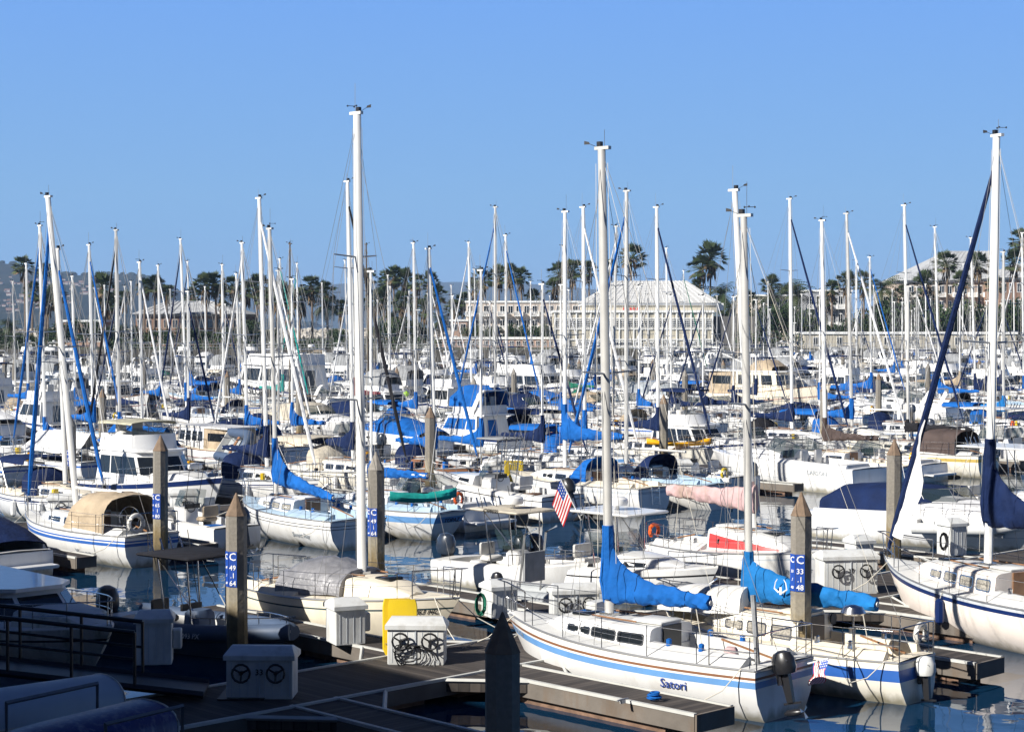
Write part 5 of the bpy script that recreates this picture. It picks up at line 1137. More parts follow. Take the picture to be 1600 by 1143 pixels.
# boats moored stern to along the far quay
for i in range(47):
    X = -98 + i * 4.3 + rnd.uniform(-.3, .3); pick = rnd.choice([0, 1, 2, 3, 4, 7, 8, 10, 11, 6]); _, L, B, look, fn = PRO[pick]; Y = 350.5 - L / 2; px = pxof((X, Y, 2))[0]
    if any(abs(X - bx) < 4 and abs(Y - by) < 9 for bx, by, *_ in BOXES): continue
    lab = f"{look}, along the far quay, {where(px)}"; key = (pick, 2); rz = -math.pi / 2 + (math.pi if i % 3 == 0 else 0) + rnd.uniform(-.1, .1)
    if key not in first: o, h = fn(loc=(X, Y, 0), rz=rz, label=lab, lod=2); first[key] = o
    else: o = copy_tree(first[key]); o.location = (X, Y, 0); o.rotation_euler = (0, 0, rz); o['label'] = lab
    BOXES.append((X, Y, rz, L, B)); NF += 1
print('fillers', NF)
# ------------------------------------------------------------------ docks
def dock_piece(parent, name, loc, rz, Lx, Wy, z=.5, ends=(0, 0)):
    mb = MB(); mb.box((0, 0, z - .02), (Lx, Wy - .16, .04), 'planks'); o = mb.build(name, parent, False); o.location = loc; o.rotation_euler = (0, 0, rz)
    mb = MB()
    for sg in (1, -1): mb.box((0, sg * (Wy / 2 - .02), z - .19), (Lx, .07, .3), 'fascia'); mb.box((0, sg * (Wy / 2 - .02), z + .0), (Lx, .085, .06), 'edge')
    for sg in (1, -1): mb.box((sg * (Lx / 2 + .02), 0, z - .16), (.06, Wy, .34), 'fascia')
    mb.build('fascia', o, False)
    mb = MB(); n = max(1, int(Lx / 3.2))
    for k in range(n): mb.box((-Lx / 2 + Lx * (k + .5) / n, 0, .08), (Lx / n * .72, Wy * .8, .36), 'float')
    mb.build('float', o, False); return o
DOCKN = ['nearest grey plank dock with fingers on both sides', 'second plank dock from the camera, between the named sloops and the flybridge cruiser', 'third plank dock from the camera', 'fourth plank dock from the camera', 'fifth plank dock from the camera']
FING = {(0, 'n'): [(20.9, 7.5), (25.8, 5.8), (33.9, 6.7), (38.3, 9.0), (46.5, 9)], (0, 'f'): [(15.5, 8), (25.8, 8.6), (32.0, 8), (39, 8), (48, 9)]}
DOCKS = []
for k in range(5):
    tm0, tm1 = st_px(W[k], -80)[0] - 4, st_px(W[k], 1700)[0] + 4
    if k == 0: tm0 = 8
    c = ST(W[k], (tm0 + tm1) / 2); r = root('floating_dock', (c[0], c[1], 0), math.atan2(WV.y, WV.x), DOCKN[k], 'dock', 'floating docks'); tc = (tm0 + tm1) / 2; DOCKS.append((r, tc))
    dock_piece(r, 'walkway', (0, 0, 0), 0, tm1 - tm0, 2.7 if k == 0 else 2.4)
    for side in 'nf':
        fl = FING.get((k, side))
        if fl is None:
            fl = []; oc = sorted(OCC.get((k, side), [])); last = -99
            for (a, ha), (b, hb_) in zip(oc, oc[1:]):
                m = (a + ha + b - hb_) / 2; g = b - hb_ - a - ha
                if g > .75 and m - last > 4: fl.append((m, 7.5)); last = m
        for t_, Lf in fl:
            sg = -1 if side == 'n' else 1; wd = 1.1 if k == 0 else .7
            dock_piece(r, 'finger', (t_ - tc, sg * (1.2 + Lf / 2) * 1.0, -.012), math.pi / 2, Lf, wd)
            if k == 0:
                mb = MB()
                for q in (1, -1):
                    pts = [(t_ - tc + q * .5, sg * 1.3), (t_ - tc + q * 1.7, sg * 1.3), (t_ - tc + q * .5, sg * 2.7)]
                    mb.loft([[(x, y, .25) for x, y in pts], [(x, y, .486) for x, y in pts]], 'planks'); a, b = pts[1], pts[2]
                    mb.tube([(a[0], a[1], .47), (b[0], b[1], .47)], .05, 'edge', 4)
                mb.build('corner_knee', r, False)
for i, (s_, x, look) in enumerate(((W[0] - .8, 1130, 'box'), (W[0] + .9, 1060, 'cart'), (W[0] + .7, 950, 'box'), (W[1] - .7, 330, 'box'), (W[1] - .7, 480, 'cart'), (W[1] + .6, 620, 'box'), (W[1] - .6, 980, 'box'), (W[1] + .5, 1180, 'cart'), (W[1] - .6, 1340, 'box'))):
    t_ = st_px(s_, x)[0]; X, Y = ST(s_, t_)
    if look == 'box':
        r = root('dock_steps', (X, Y, .5), AF + rnd.uniform(-.2, .2), f"white boarding steps on the {'first' if i < 3 else 'second'} dock, {where(x)}", 'boarding steps', 'boarding steps'); 
        for k in range(2): mb = MB(); mb.box((k * .28, 0, .15 + .14 * k), (.3, .6, .3 + .28 * k), 'locker', bev=.02); mb.build('step', r)
    else:
        r = root('dock_cart', (X, Y, .5), AF + .5, f"grey dock cart on the {'first' if i < 3 else 'second'} dock, {where(x)}", 'dock cart', 'dock carts'); mb = MB(); mb.loft([[(-.4, -.25, .3), (.4, -.25, .3), (.4, .25, .3), (-.4, .25, .3)], [(-.55, -.33, .68), (.55, -.33, .68), (.55, .33, .68), (-.55, .33, .68)]], 'c_grey'); mb.build('tub', r)
        for sg in (1, -1): mb = MB(); mb.torus((.1, sg * .36, .25), .22, .03, 'black', 'y', 12, 5); mb.build('wheel', r)
        mb = MB(); mb.tube([(-.5, -.25, .5), (-.95, -.2, .85), (-.95, .2, .85), (-.5, .25, .5)], .02, 'steel', 4); mb.build('handle', r)
# cleats
for nm, px in (('near', (972, 1085)),):
    q = P(*px, .5)
def cleat(x, y, lab):
    q = P(x, y, .5); mb = MB(); mb.tube([(-.16, 0, .07), (-.05, 0, .08), (.05, 0, .08), (.16, 0, .07)], .018, 'galv', 6); mb.box((0, 0, .035), (.12, .05, .07), 'galv'); o = mb.build('cleat'); o.location = q; o.rotation_euler = (0, 0, .8); tag(o, lab, 'cleat', 'dock cleats')
cleat(973, 1098, 'rusty metal cleat near the end of the finger before the nearest sloop'); cleat(990, 1035, 'small metal cleat on walkway right of the white double locker')
q = P(1022, 1092, .52); mb = MB()
for k in range(5): mb.torus((.02 * math.sin(k * 2), .02 * math.cos(k * 3), .03 + .025 * k), .13 - .012 * k, .018, 'c_blue', 'z', 12, 5)
o = mb.build('rope_coil'); o.location = q; tag(o, 'blue rope coiled on the finger beside the nearest sloop', 'rope')
mat('pilegrey', (.27, .25, .22), .9, var=.3, vs=6)
# ------------------------------------------------------------------ piles
def pile(x, ytop, lab, zt=4.15, plate=None, wd=.42, Y=None, ring=False, cap=True, move=True):
    Y = Y or FPX * (CAMH - zt) / (ytop - HORY); Y0 = Y
    for d in ([0] + [s_ * k * .4 for k in range(1, 14) for s_ in (1, -1)]) if move else [0]:
        q = PD(x, ytop, Y0 + d)
        if not inbox(q.x, q.y): Y = Y0 + d; break
    q = PD(x, ytop, Y); zt = q.z; r = root('dock_pile', (q.x, q.y, 0), R(8) + rnd.uniform(-.2, .2) if not plate else R(-14), lab, 'dock pile', 'concrete dock piles'); c = .27 * wd; h_ = wd / 2
    ring_ = [(-h_ + c, -h_), (h_ - c, -h_), (h_, -h_ + c), (h_, h_ - c), (h_ - c, h_), (-h_ + c, h_), (-h_, h_ - c), (-h_, -h_ + c)]
    mb = MB(); mb.loft([[(a, b, z) for a, b in ring_] for z in (-1.5, 0, 1, 2, zt - .5)], 'concrete'); mb.build('shaft', r)
    mb = MB(); mb.loft([[(a * 1.04, b * 1.04, zt - .5) for a, b in ring_], [(a * .05, b * .05, zt) for a, b in ring_]], rnd.choice(('pilecap', 'pilecap', 'pilegrey'))); mb.build('cap', r, False); r.rotation_euler[0] = rnd.uniform(-.012, .012)
    if plate:
        for k, (nx, ny, rot) in enumerate(((0, -1, (R(90), 0, 0)), (-1, -1, (R(90), 0, R(-45))))):
            u = Vector((nx, ny, 0)).normalized(); wdt = wd - 2 * c + (.0 if k == 0 else -.02); dist = h_ if k == 0 else h_ * 1.414 - c * .707
            wdt = (wd - 2 * c) * .98 if k == 0 else c * 1.414 * .98; zc = plate[0]
            if k: wdt = max(wdt, .13)
            mb = MB(); mb.box((0, 0, 0), (wdt, .012, .78), 'sign_blue'); o = mb.build('number_plate', r, False); o.location = (u.x * (dist + .008), u.y * (dist + .008), zc); o.rotation_euler = (0, 0, rot[2])
            for j, tx in enumerate(plate[1]):
                s_ = .24 if j == 0 else (.16 if k == 0 else .11)
                if k: s_ *= .75
                text(tx, s_, 'text_white', r, (u.x * (dist + .018), u.y * (dist + .018), zc + .27 - (.24 if j else 0) - max(0, j - 1) * .17), rot)
    if ring:
        mb = MB(); q_ = MB()
        mb.box((0, 0, .38), (1.5, 1.3, .1), 'frame_dark', bev=.03); mb.box((0, 0, .18), (1.4, 1.2, .36), 'float'); mb.build('pile_guide', r); q_.torus((0, 0, .5), .36, .05, 'edge', 'z', 8, 5); q_.build('guide_ring', r)
    return r
pile(1252, 768, 'concrete pile with blue plates C 33 48 between the two nearest sloops', plate=(2.45, ('C', '33', '.1', '48')), ring=True, move=False)
pile(370, 769, 'concrete pile with blue plates C 49 64 rising from the shaded dock', plate=(2.3, ('C', '49', '.1', '64')), Y=39.5, move=False)
pile(785, 955, 'dark shaded pile in the foreground, the nearest of all', zt=4.1, move=False)
pile(250, 679, 'concrete pile with blue plates beside the blue striped flybridge cruiser', plate=(2.0, ('C', '65', '1', '80')))
pile(588, 705, 'concrete pile with blue plate beside the tallest white mast', plate=(2.2, ('C', '49', '1', '64')))
pile(672, 634, 'concrete pile standing right of the tallest mast, behind Topaz'); pile(1397, 685, 'concrete pile behind the hoisted jib of the peach sloop'); pile(1037, 615, 'concrete pile in front of the yellow kayak')
pile(1287, 598, 'concrete pile beside the brown sail cover'); pile(110, 646, 'concrete pile with blue plate right of the white boom tent', plate=(2.2, ('C', '65', '1', '80')))
for x, y in ((160, 606), (468, 595), (355, 579), (620, 573), (803, 575), (1373, 582), (1070, 577), (1020, 560), (740, 588), (640, 560), (22, 560), (1530, 560), (1317, 552), (104, 575), (968, 558), (7, 562), (1130, 562), (905, 560), (500, 560), (225, 562), (1450, 566), (560, 556)):
    pile(x, y, f"slim pale pile in the far rows {where(x)}")
# ------------------------------------------------------------------ dock lockers
def locker(x, y, w_, d_, h_, rz, lab, wheels=0, num=None, hose=False, box=False, zb=.5, pos=None, meter=False, knobz=.66):
    q = pos or P(x, y, zb); r = root('dock_locker', (q[0], q[1], zb), rz, lab, 'dock locker', 'white dock lockers')
    mb = MB(); mb.box((0, 0, h_ / 2), (w_, d_, h_), 'locker', bev=.015)
    for k in range(int(w_ / .16)): mb.box((-w_ / 2 + .1 + k * .16, -d_ / 2 - .002, h_ * .48), (.012, .01, h_ * .84), 'deckgrey')
    mb.build('body', r)
    mb = MB(); mb.loft([[(a * (w_ / 2 + .05), b * (d_ / 2 + .05), z) for a, b in ((-1, -1), (1, -1), (1, 1), (-1, 1))] for z in (h_ - .03, h_ + .06)] + [[(a * (w_ / 2 - .05), b * (d_ * .12), h_ + .2) for a, b in ((-1, -1), (1, -1), (1, 1), (-1, 1))]], 'locker'); mb.build('lid', r)
    mb = MB()
    if w_ > 1: mb.box((0, -d_ / 2 - .012, h_ * .47), (.02, .02, h_ * .9), 'deckgrey'); mb.build('door_gap', r)
    for k in range(wheels):
        xx = (k - (wheels - 1) / 2) * (w_ * .52); mb = MB(); mb.torus((xx, -d_ / 2 - .12, h_ * knobz), .17, .024, 'black', 'y', 14, 5)
        for a in range(3): a_ = a * 2.09 + .5; mb.tube([(xx, -d_ / 2 - .1, h_ * knobz), (xx + .17 * math.cos(a_), -d_ / 2 - .12, h_ * knobz + .17 * math.sin(a_))], .018, 'black', 4)
        mb.tube([(xx, -d_ / 2, h_ * knobz), (xx, -d_ / 2 - .14, h_ * knobz)], .04, 'black', 6); mb.build('hose_reel', r)
    if num: text(num, .16, 'text_black', r, (0, -d_ / 2 - .02, h_ * .66), (R(90), 0, 0))
    if hose:
        mb = MB(); rr = random.Random(3)
        for k in range(7):
            pts = []
            for j in range(15): a = 2 * math.pi * j / 14; pts.append((-w_ * .22 + rr.uniform(-.02, .02) + (.2 + .04 * k) * math.cos(a) + .05 * k, -d_ / 2 - .05 - .012 * k + rr.uniform(-.02, .02), h_ * .4 + rr.uniform(-.02, .02) + (.12 + .03 * k) * math.sin(a) - .03 * k))
            mb.tube(pts, .012, 'black', 4)
        mb.build('hose', r)
    if meter: mb = MB(); mb.box((w_ / 2 + .1, 0, h_ * .55), (.2, .3, .42), 'locker', bev=.03); mb.build('meter_box', r)
    return r
AW = math.atan2(WV.y, WV.x)
locker(652, 1034, 1.2, .62, .78, R(-3), 'sunlit white double locker with two black hose wheels beside the yellow boards', 2, hose=True)
locker(410, 1086, 1.28, .66, .78, R(-2), 'shaded white locker numbered 33 on the front walkway', 2, num='33')
locker(242, 1034, .74, .66, .92, R(8), 'shaded white locker by the gangway with a meter box on its side', meter=True)
locker(540, 1003, .7, .72, .82, R(24), 'white locker at the cream sloop\'s side with a hose on its left', meter=True)
locker(780, 962, .66, .7, .72, R(24), 'white locker with green hose at the left of the nearest sloop\'s bow')
locker(897, 962, 1.15, .6, .62, R(10), 'low white locker numbered 36 behind the nearest sloop\'s bow', 2, num='36', knobz=.55)
locker(1322, 925, 1.5, .7, .95, R(10), 'wide white locker numbered 37 under the sky blue sail cover', 2, num='37')
locker(1342, 888, .6, .65, .8, R(22), 'slim white locker with teal hose above the sky blue sail cover')
locker(1487, 866, .62, .7, .95, R(24), 'white locker with coiled black hose beside the long navy-canvas cruiser')
q = st_px(W[1] - .6, 1053); locker(1053, 745, 1.5, .6, 1.0, R(4), 'white double locker with two hose wheels below the kayak pile', 2, pos=(*ST(51.9, st_px(51.9, 1053)[0]),)) if not inbox(*ST(51.9, st_px(51.9, 1053)[0]), .1) else locker(0, 0, 1.5, .6, 1.0, R(4), 'white double locker with two hose wheels below the kayak pile', 2, pos=ST(W[1] - .7, q[0]))
for k in (1, 2, 3):
    for i, x in enumerate(range(60 + 37 * k, 1600, 190)):
        sd = -.75 if i % 2 else .75; t_ = st_px(W[k] + sd, x)[0]; c = ST(W[k] + sd, t_)
        if k == 1 and abs(x - 1053) < 60: continue
        if not inbox(*c, .3): locker(0, 0, 1.0, .6, .8, AW - .7, f"white locker on the {ORD[k]} dock, {where(x)}", 0 if k > 1 else 1, pos=c)
# yellow boards
for k, (dx, dy) in enumerate(((0, 0), (.0, .13))):
    q = P(604 + 9 * k, 1027, .5); mb = MB(); w_ = .6; prof = []
    for j in range(17):
        t = j / 16; z = 1.24 * t; x_ = .06 * math.cos(t * math.pi); wd = w_ * (1 if t > .12 else .75 + t * 2) * (1 - .12 * max(0, (t - .9) / .1)); y_ = (.045 if t > .22 else .03)
        prof.append([(-wd / 2 + .18 * k, -y_ + .0, z), (wd / 2, -y_, z), (wd / 2 + .02, 0, z), (wd / 2, y_, z), (-wd / 2, y_, z), (-wd / 2 - .02, 0, z)])
    for p in prof:
        for i_ in range(len(p)): pass
    mb.loft(prof, 'yellow'); mb.box((0, -.035, .28), (w_ * .9, .05, .03), 'gold'); o = mb.build('plastic_board'); o.location = (q.x + .22, q.y + .22 - k * .14, .5); o.rotation_euler = (R(-3), 0, R(6))
    tag(o, ['rear yellow plastic board standing upright behind the white double locker', 'front yellow plastic board standing upright behind the white double locker'][k], 'board', 'yellow plastic boards')
s_ = W[1] - .4; t_ = st_px(s_, 803)[0]; X, Y = ST(s_, t_)
mb = MB(); mb.box((0, 0, .55), (.85, .12, 1.1), 'yellow', bev=.05); mb.box((-.38, .1, .55), (.1, .22, 1.1), 'yellow', bev=.03); mb.box((0, -.07, .28), (.8, .04, .04), 'gold'); o = mb.build('plastic_board'); o.location = (X, Y, .5); tag(o, 'yellow plastic board standing on the second dock beyond the fishing boat Chaser', 'board', 'yellow plastic boards')
ky = root('kayak', tuple(P(662, 777, 1.75)), .55, 'teal kayak laid across the stern of Topaz', 'kayak'); mb = MB(); secs = []
for k in range(13):
    t = k / 12; wd = .33 * math.sin(math.pi * t) ** .6 + .01; secs.append([(-1.3 + 2.6 * t, wd * math.cos(a), .12 * abs(2 * t - 1) ** 2 + .17 * math.sin(a)) for a in (2 * math.pi * j / 10 for j in range(10))])
mb.loft(secs, 'c_teal'); mb.build('hull', ky); mb = MB(); mb.ell((0, 0, .12), (.35, .18, .07), 'black', 10, 4); mb.build('seat_well', ky)
# coiled hoses, ropes
def hang_hose(x, y, z, m, lab):
    q = P(x, y, z); mb = MB()
    for k in range(6): mb.tube([((.08 + .01 * k) * math.cos(a) + rnd.uniform(-.01, .01), -.03 * k * .5, (.2 + .015 * k) * math.sin(a)) for a in (2 * math.pi * j / 12 for j in range(13))], .016, m, 4)
    o = mb.build('hose_coil'); o.location = q; tag(o, lab, 'hose')
hang_hose(1474, 845, 1.0, 'black', 'black hose coil hanging on the locker by the long cruiser'); hang_hose(1322, 872, 1.0, 'teal', 'teal hose coil hanging on the slim locker'); hang_hose(751, 943, .9, 'c_green', 'green hose coil on the locker beside the sloop\'s bow')
# ------------------------------------------------------------------ foreground left: gangway, stored dinghies, rack
g = root('gangway', (0, 0, 0), 0, 'dark metal gangway with handrails leading down to the shaded dock', 'gangway')
a, b = P(322, 1075, .62), PD(-260, 1046, 34.5); a = Vector((a.x, a.y, .62)); b = Vector((b.x, a.y - .6, 1.55)); d = (b - a); dn = d.normalized(); sx = Vector((-dn.y, dn.x, 0)).normalized() * .62
mb = MB(); mb.loft([[a + sx, a - sx, a - sx - Vector((0, 0, .06)), a + sx - Vector((0, 0, .06))], [b + sx, b - sx, b - sx - Vector((0, 0, .06)), b + sx - Vector((0, 0, .06))]], 'frame_dark'); mb.build('ramp', g)
for sg in (1, -1):
    mb = MB(); o1 = a + dn * 1.3 + sx * sg; o2 = b + sx * sg; U = Vector((0, 0, 1.05))
    mb.tube([o1 + U, o2 + U], .045, 'frame_dark', 6); mb.tube([o1 + U * .52, o2 + U * .52], .03, 'frame_dark', 5); mb.tube([a + sx * sg, b + sx * sg], .07, 'frame_dark', 4)
    for k in range(6): p = o1 + (o2 - o1) * k / 5; mb.tube([p, p + U], .035, 'frame_dark', 5)
    mb.build('handrail', g)
mb = MB(); mb.box((a.x + .75, a.y, .52), (.9, 1.1, .02), 'frame_dark', ry=0); mb.build('toe_plate', g)
def stored(label, m, px0, px1, z, wd, hh, edge, rx=0):
    a, b = P(*px0, z), P(*px1, z); L_ = (b - a).length; c = (a + b) / 2; r = root('dinghy', (c.x, c.y, z), math.atan2(b.y - a.y, b.x - a.x), label, 'dinghy', 'dinghies'); r.rotation_euler[0] = rx; mb = MB(); secs = []
    for k in range(15):
        t = k / 14; x = -L_ / 2 + L_ * t; w2 = wd * (1 - max(0, (.45 - t) / .45) ** 2.2 * .9); h2 = hh * (1 - max(0, (.5 - t) / .5) ** 2 * .35); secs.append([(x, w2 * math.cos(a_) , h2 * abs(math.sin(a_)) ** .6) for a_ in (math.pi * j / 12 for j in range(13))])
    mb.grid(secs, m); mb.poly(secs[-1], m); mb.build('hull', r); mb = MB()
    for j in (0, 12): mb.tube([s_[j] for s_ in secs], .025, edge, 5)
    mb.tube([secs[-1][j] for j in range(13)], .02, edge, 5); mb.build('gunwale', r); return r
mat('bluehull', (.005, .018, .13), .4, dirt=(.35, .35, .4), ds=7, da=.4); mat('palewhite', (.40, .46, .52), .45, var=.05)
stored('upturned pale dinghy in the shade, bottom left', 'palewhite', (-160, 1150), (165, 1100), .7, .75, .55, 'edge')
stored('scuffed dark blue upturned dinghy in the front left corner', 'bluehull', (-60, 1215), (232, 1140), .8, .72, .52, 'edge')
rk_ = root('boat_rack', (0, 0, 0), 0, 'grey steel rack frames holding the upturned dinghies, bottom left', 'rack'); mb = MB()
for (x0, y0), (x1, y1) in (((10, 1130), (152, 1098)), ((165, 1165), (285, 1135))):
    A, B_ = P(x0, y0, 1.0), P(x1, y1, 1.0); mb.tube([A + Vector((0, 0, -1)), A + Vector((0, 0, .35)), B_ + Vector((0, 0, .35)), B_ + Vector((0, 0, -1))], .045, 'racksteel', 4)
mb.build('frame', rk_)
c = P(60, 1150, .4); mb = MB(); mb.box((0, 0, 0), (7.5, 3.4, .3), 'planks'); o = mb.build('storage_float', None, False); o.location = (c.x - 1.2, c.y - 1.6, .3); o.rotation_euler = (0, 0, AF); tag(o, 'dark plank float under the upturned dinghies in the bottom left corner', 'dock')
# ------------------------------------------------------------------ water, haze, land
def water():
    m = bpy.data.materials.new('water'); m.use_nodes = True; nt = m.node_tree; b = nt.nodes['Principled BSDF']; L = nt.links.new
    b.inputs['Base Color'].default_value = (.004, .026, .062, 1); b.inputs['Roughness'].default_value = .03; b.inputs['IOR'].default_value = 1.33; b.inputs['Specular IOR Level'].default_value = .4
    tc = N(nt, 'ShaderNodeTexCoord'); mp = N(nt, 'ShaderNodeMapping'); mp.inputs['Scale'].default_value = (1, 1, 1); L(tc.outputs['Object'], mp.inputs[0])
    n1 = N(nt, 'ShaderNodeTexNoise'); n1.inputs['Scale'].default_value = 1.1; n1.inputs['Detail'].default_value = 2; n1.inputs['Roughness'].default_value = .4; L(mp.outputs[0], n1.inputs['Vector'])
    n2 = N(nt, 'ShaderNodeTexNoise'); n2.inputs['Scale'].default_value = .22; n2.inputs['Detail'].default_value = 2; L(mp.outputs[0], n2.inputs['Vector'])
    ad = N(nt, 'ShaderNodeMath', operation='MULTIPLY_ADD'); L(n2.outputs[0], ad.inputs[0]); ad.inputs[1].default_value = 2.0; L(n1.outputs[0], ad.inputs[2])
    bp = N(nt, 'ShaderNodeBump'); bp.inputs['Distance'].default_value = .014; L(ad.outputs[0], bp.inputs['Height']); L(bp.outputs[0], b.inputs['Normal']); M['water'] = m
water()
mb = MB(); S_ = 30000; mb.quad((-S_, -500, 0), (S_, -500, 0), (S_, S_, 0), (-S_, S_, 0), 'water'); o = mb.build('water', None, False); tag(o, 'dark blue harbour water reflecting boats', kind='structure')
mat('soil', (.07, .075, .04), .95, var=.3, vs=.05); mat('quaywall', (.07, .065, .055), .9, var=.2, vs=.5); mat('paving', (.32, .30, .27), .9, var=.15, vs=.3)
QY = 352.0
mb = MB(); mb.box((60, QY + 160, .9), (760, 320, 3.2), 'soil'); mb.box((60, QY - .3, .8), (760, .6, 3.6), 'quaywall'); mb.box((60, QY + 1.6, 2.54), (760, 3.2, .06), 'paving'); o = mb.build('ground', None, False); tag(o, kind='structure')
for k_, X0 in enumerate((-320,)): pass
# breakwater of boulders beyond the land
mat('rock', (.42, .39, .34), .95, var=.35, vs=.3)
def rocks(x0, x1, Y, z0, hh, n, name, lab):
    mb = MB(); rr = random.Random(5)
    for i in range(n):
        x = rr.uniform(x0, x1); q = rr.random(); z = z0 + hh * q; y = Y + q * 8 + rr.uniform(-1, 1); s_ = rr.uniform(.6, 1.7); c = []; k0 = len(mb.v)
        for a in range(4):
            th = math.pi * (a + .5) / 4; c.append([(x + s_ * 1.2 * math.sin(th) * math.cos(2 * math.pi * j / 6 + a * .4) * rr.uniform(.75, 1.15), y + s_ * math.sin(th) * math.sin(2 * math.pi * j / 6 + a * .4) * rr.uniform(.75, 1.15), z - s_ * .75 * math.cos(th) * rr.uniform(.8, 1.1)) for j in range(6)])
        mb.loft(c, 'rock')
    o = mb.build(name, None, False); tag(o, lab, kind='stuff')
rocks(-330, -10, 640, 2.0, 3.2, 1700, 'breakwater_rocks', 'pale boulders of the breakwater against the sea')
# far hills
def hill_mat(name, c1, c2, sc_):
    m = bpy.data.materials.new(name); m.use_nodes = True; nt = m.node_tree; b = nt.nodes['Principled BSDF']; L = nt.links.new
    tc = N(nt, 'ShaderNodeTexCoord'); n = N(nt, 'ShaderNodeTexNoise'); n.inputs['Scale'].default_value = sc_; n.inputs['Detail'].default_value = 9; n.inputs['Roughness'].default_value = .65; L(tc.outputs['Object'], n.inputs['Vector'])
    r = N(nt, 'ShaderNodeMapRange'); L(n.outputs[0], r.inputs[0]); r.inputs[1].default_value = .4; r.inputs[2].default_value = .62
    mx = N(nt, 'ShaderNodeMix', data_type='RGBA'); L(r.outputs[0], mx.inputs[0]); mx.inputs[6].default_value = (*c1, 1); mx.inputs[7].default_value = (*c2, 1); L(mx.outputs[2], b.inputs['Base Color']); b.inputs['Roughness'].default_value = 1; b.inputs['Specular IOR Level'].default_value = .1; M[name] = m
hill_mat('hillside', (.008, .018, .014), (.035, .038, .026), .012)
HY = 4500.0
prof = [(-500, 400), (-200, 405), (0, 412), (25, 414), (45, 420), (80, 424), (110, 428), (150, 429), (190, 428), (220, 433), (250, 441), (275, 453), (300, 470), (360, 492), (430, 503), (500, 507)]
from mathutils import noise as mn
def hill(name, Y, prof, depth, nz, amp, label, matn='hillside', n=160, rows=26):
    mb = MB(); g = []
    xs = [prof[0][0] + (prof[-1][0] - prof[0][0]) * i / n for i in range(n + 1)]
    def top(x):
        for (a, b), (c, d) in zip(prof, prof[1:]):
            if a <= x <= c: return b + (d - b) * (x - a) / (c - a)
        return prof[-1][1]
    for j in range(rows + 1):
        v = j / rows; row = []
        for x in xs:
            y = Y - depth * (1 - v); X = (x - 800) / FPX * Y; zt = CAMH + (HORY - top(x)) * Y / FPX
            z = -3 + (zt + 3) * (v ** .8) + (mn.noise(Vector((X * nz, y * nz, 3))) * amp + mn.noise(Vector((X * nz * 3, y * nz * 3, 3))) * amp * .5) * min(v * 3, 1) * (1 if j < rows else .35); row.append((X, y, z))
        g.append(row)
    g.append([(p[0], p[1] + depth * .6, -5) for p in g[-1]])
    mb.grid(g, matn); o = mb.build(name, None); tag(o, label, kind='structure'); return g
hg = hill('hill', HY, prof, 1500, .004, 18, 'wooded hill with scattered houses at left')
hill('distant_hill', 10500, [(250, 470), (330, 462), (400, 452), (470, 447), (560, 443), (650, 441), (720, 440), (780, 441), (860, 446), (1000, 458), (1150, 475), (1300, 492), (1400, 504)], 2500, .0015, 25, 'hazy blue ridge far behind the palms', n=80, rows=10)
mat('houses', (.40, .36, .33), .8, var=.4, vs=.01); mat('roofs', (.3, .16, .12), .9)
mb = MB(); rr = random.Random(11)
for i in range(900):
    j = int(rr.triangular(1, 24, 3)); k = rr.randrange(len(hg[0]) - 40); p = hg[j][k]; s_ = rr.uniform(3, 7) * (1 + (j < 6) * .3)
    X = p[0] + rr.uniform(-12, 12); mb.box((X, p[1] - 3, p[2] + s_ * .3), (s_ * 1.6, 8, s_ * .75), 'houses'); mb.box((X, p[1] - 3, p[2] + s_ * .78), (s_ * 1.8, 9, s_ * .25), 'roofs')
o = mb.build('hillside_houses', None, False); tag(o, 'tiny pale houses scattered over the wooded hillside', kind='stuff')
mb = MB()
for i in range(240):
    k = rr.randrange(len(hg[0])); p = hg[-2][k]; s_ = rr.uniform(4, 10); mb.ell((p[0] + rr.uniform(-12, 12), p[1], p[2] + s_ * .25), (s_, s_, s_ * .65), 'hillside', 6, 4, .2)
o = mb.build('ridge_woods', None); tag(o, 'dark woods along the crest of the hill', kind='stuff')
# ------------------------------------------------------------------ buildings
mat('tanwall', (.47, .43, .34), .8, var=.06, vs=.3); mat('trim', (.78, .78, .76), .6); mat('shingle', (.40, .41, .42), .85, var=.25, vs=.6); mat('shinglelt', (.50, .50, .49), .85, var=.15, vs=.8)
mat('brick', (.28, .17, .12), .9, var=.12, vs=.4); mat('brickpale', (.40, .27, .21), .9, var=.1, vs=.4); mat('plaster', (.55, .47, .40), .8, var=.06, vs=.3); mat('greywall', (.30, .31, .33), .8, var=.1, vs=.3); mat('darkwall', (.10, .08, .07), .8)
def wpx(x0, x1, y0, y1, Y): # world X range, z range of a picture rectangle at depth Y
    a, b = PD(x0, y0, Y), PD(x1, y1, Y); return a.x, b.x, b.z, a.z
mat('hotelwall', (.36, .29, .24), .9, var=.1, vs=.4); mat('sidewall_shaded', (.12, .115, .11), .8, var=.1)
def hiproof(mb, x0, x1, y0, y1, z0, rx0, rx1, ry, z1, m, ridges='trim', seams=0):
    A = [(x0, y0, z0), (x1, y0, z0), (x1, y1, z0), (x0, y1, z0)]; r0, r1 = (rx0, ry, z1), (rx1, ry, z1)
    mb.quad(A[0], A[1], r1, r0, m); mb.poly([A[1], A[2], r1], m); mb.quad(A[2], A[3], r0, r1, m); mb.poly([A[3], A[0], r0], m); mb.poly(list(reversed(A)), m)
def lines_on(mb, a, b, c, d, nu, nv, m, r=.06):
    a, b, c, d = map(Vector, (a, b, c, d)); n = (b - a).cross(d - a).normalized() * .05
    for i in range(1, nu): t = i / nu; mb.tube([a + (b - a) * t + n, d + (c - d) * t + n], r, m, 4, caps=False)
    for i in range(1, nv): t = i / nv; mb.tube([a + (d - a) * t + n, b + (c - b) * t + n], r * .7, m, 4, caps=False)
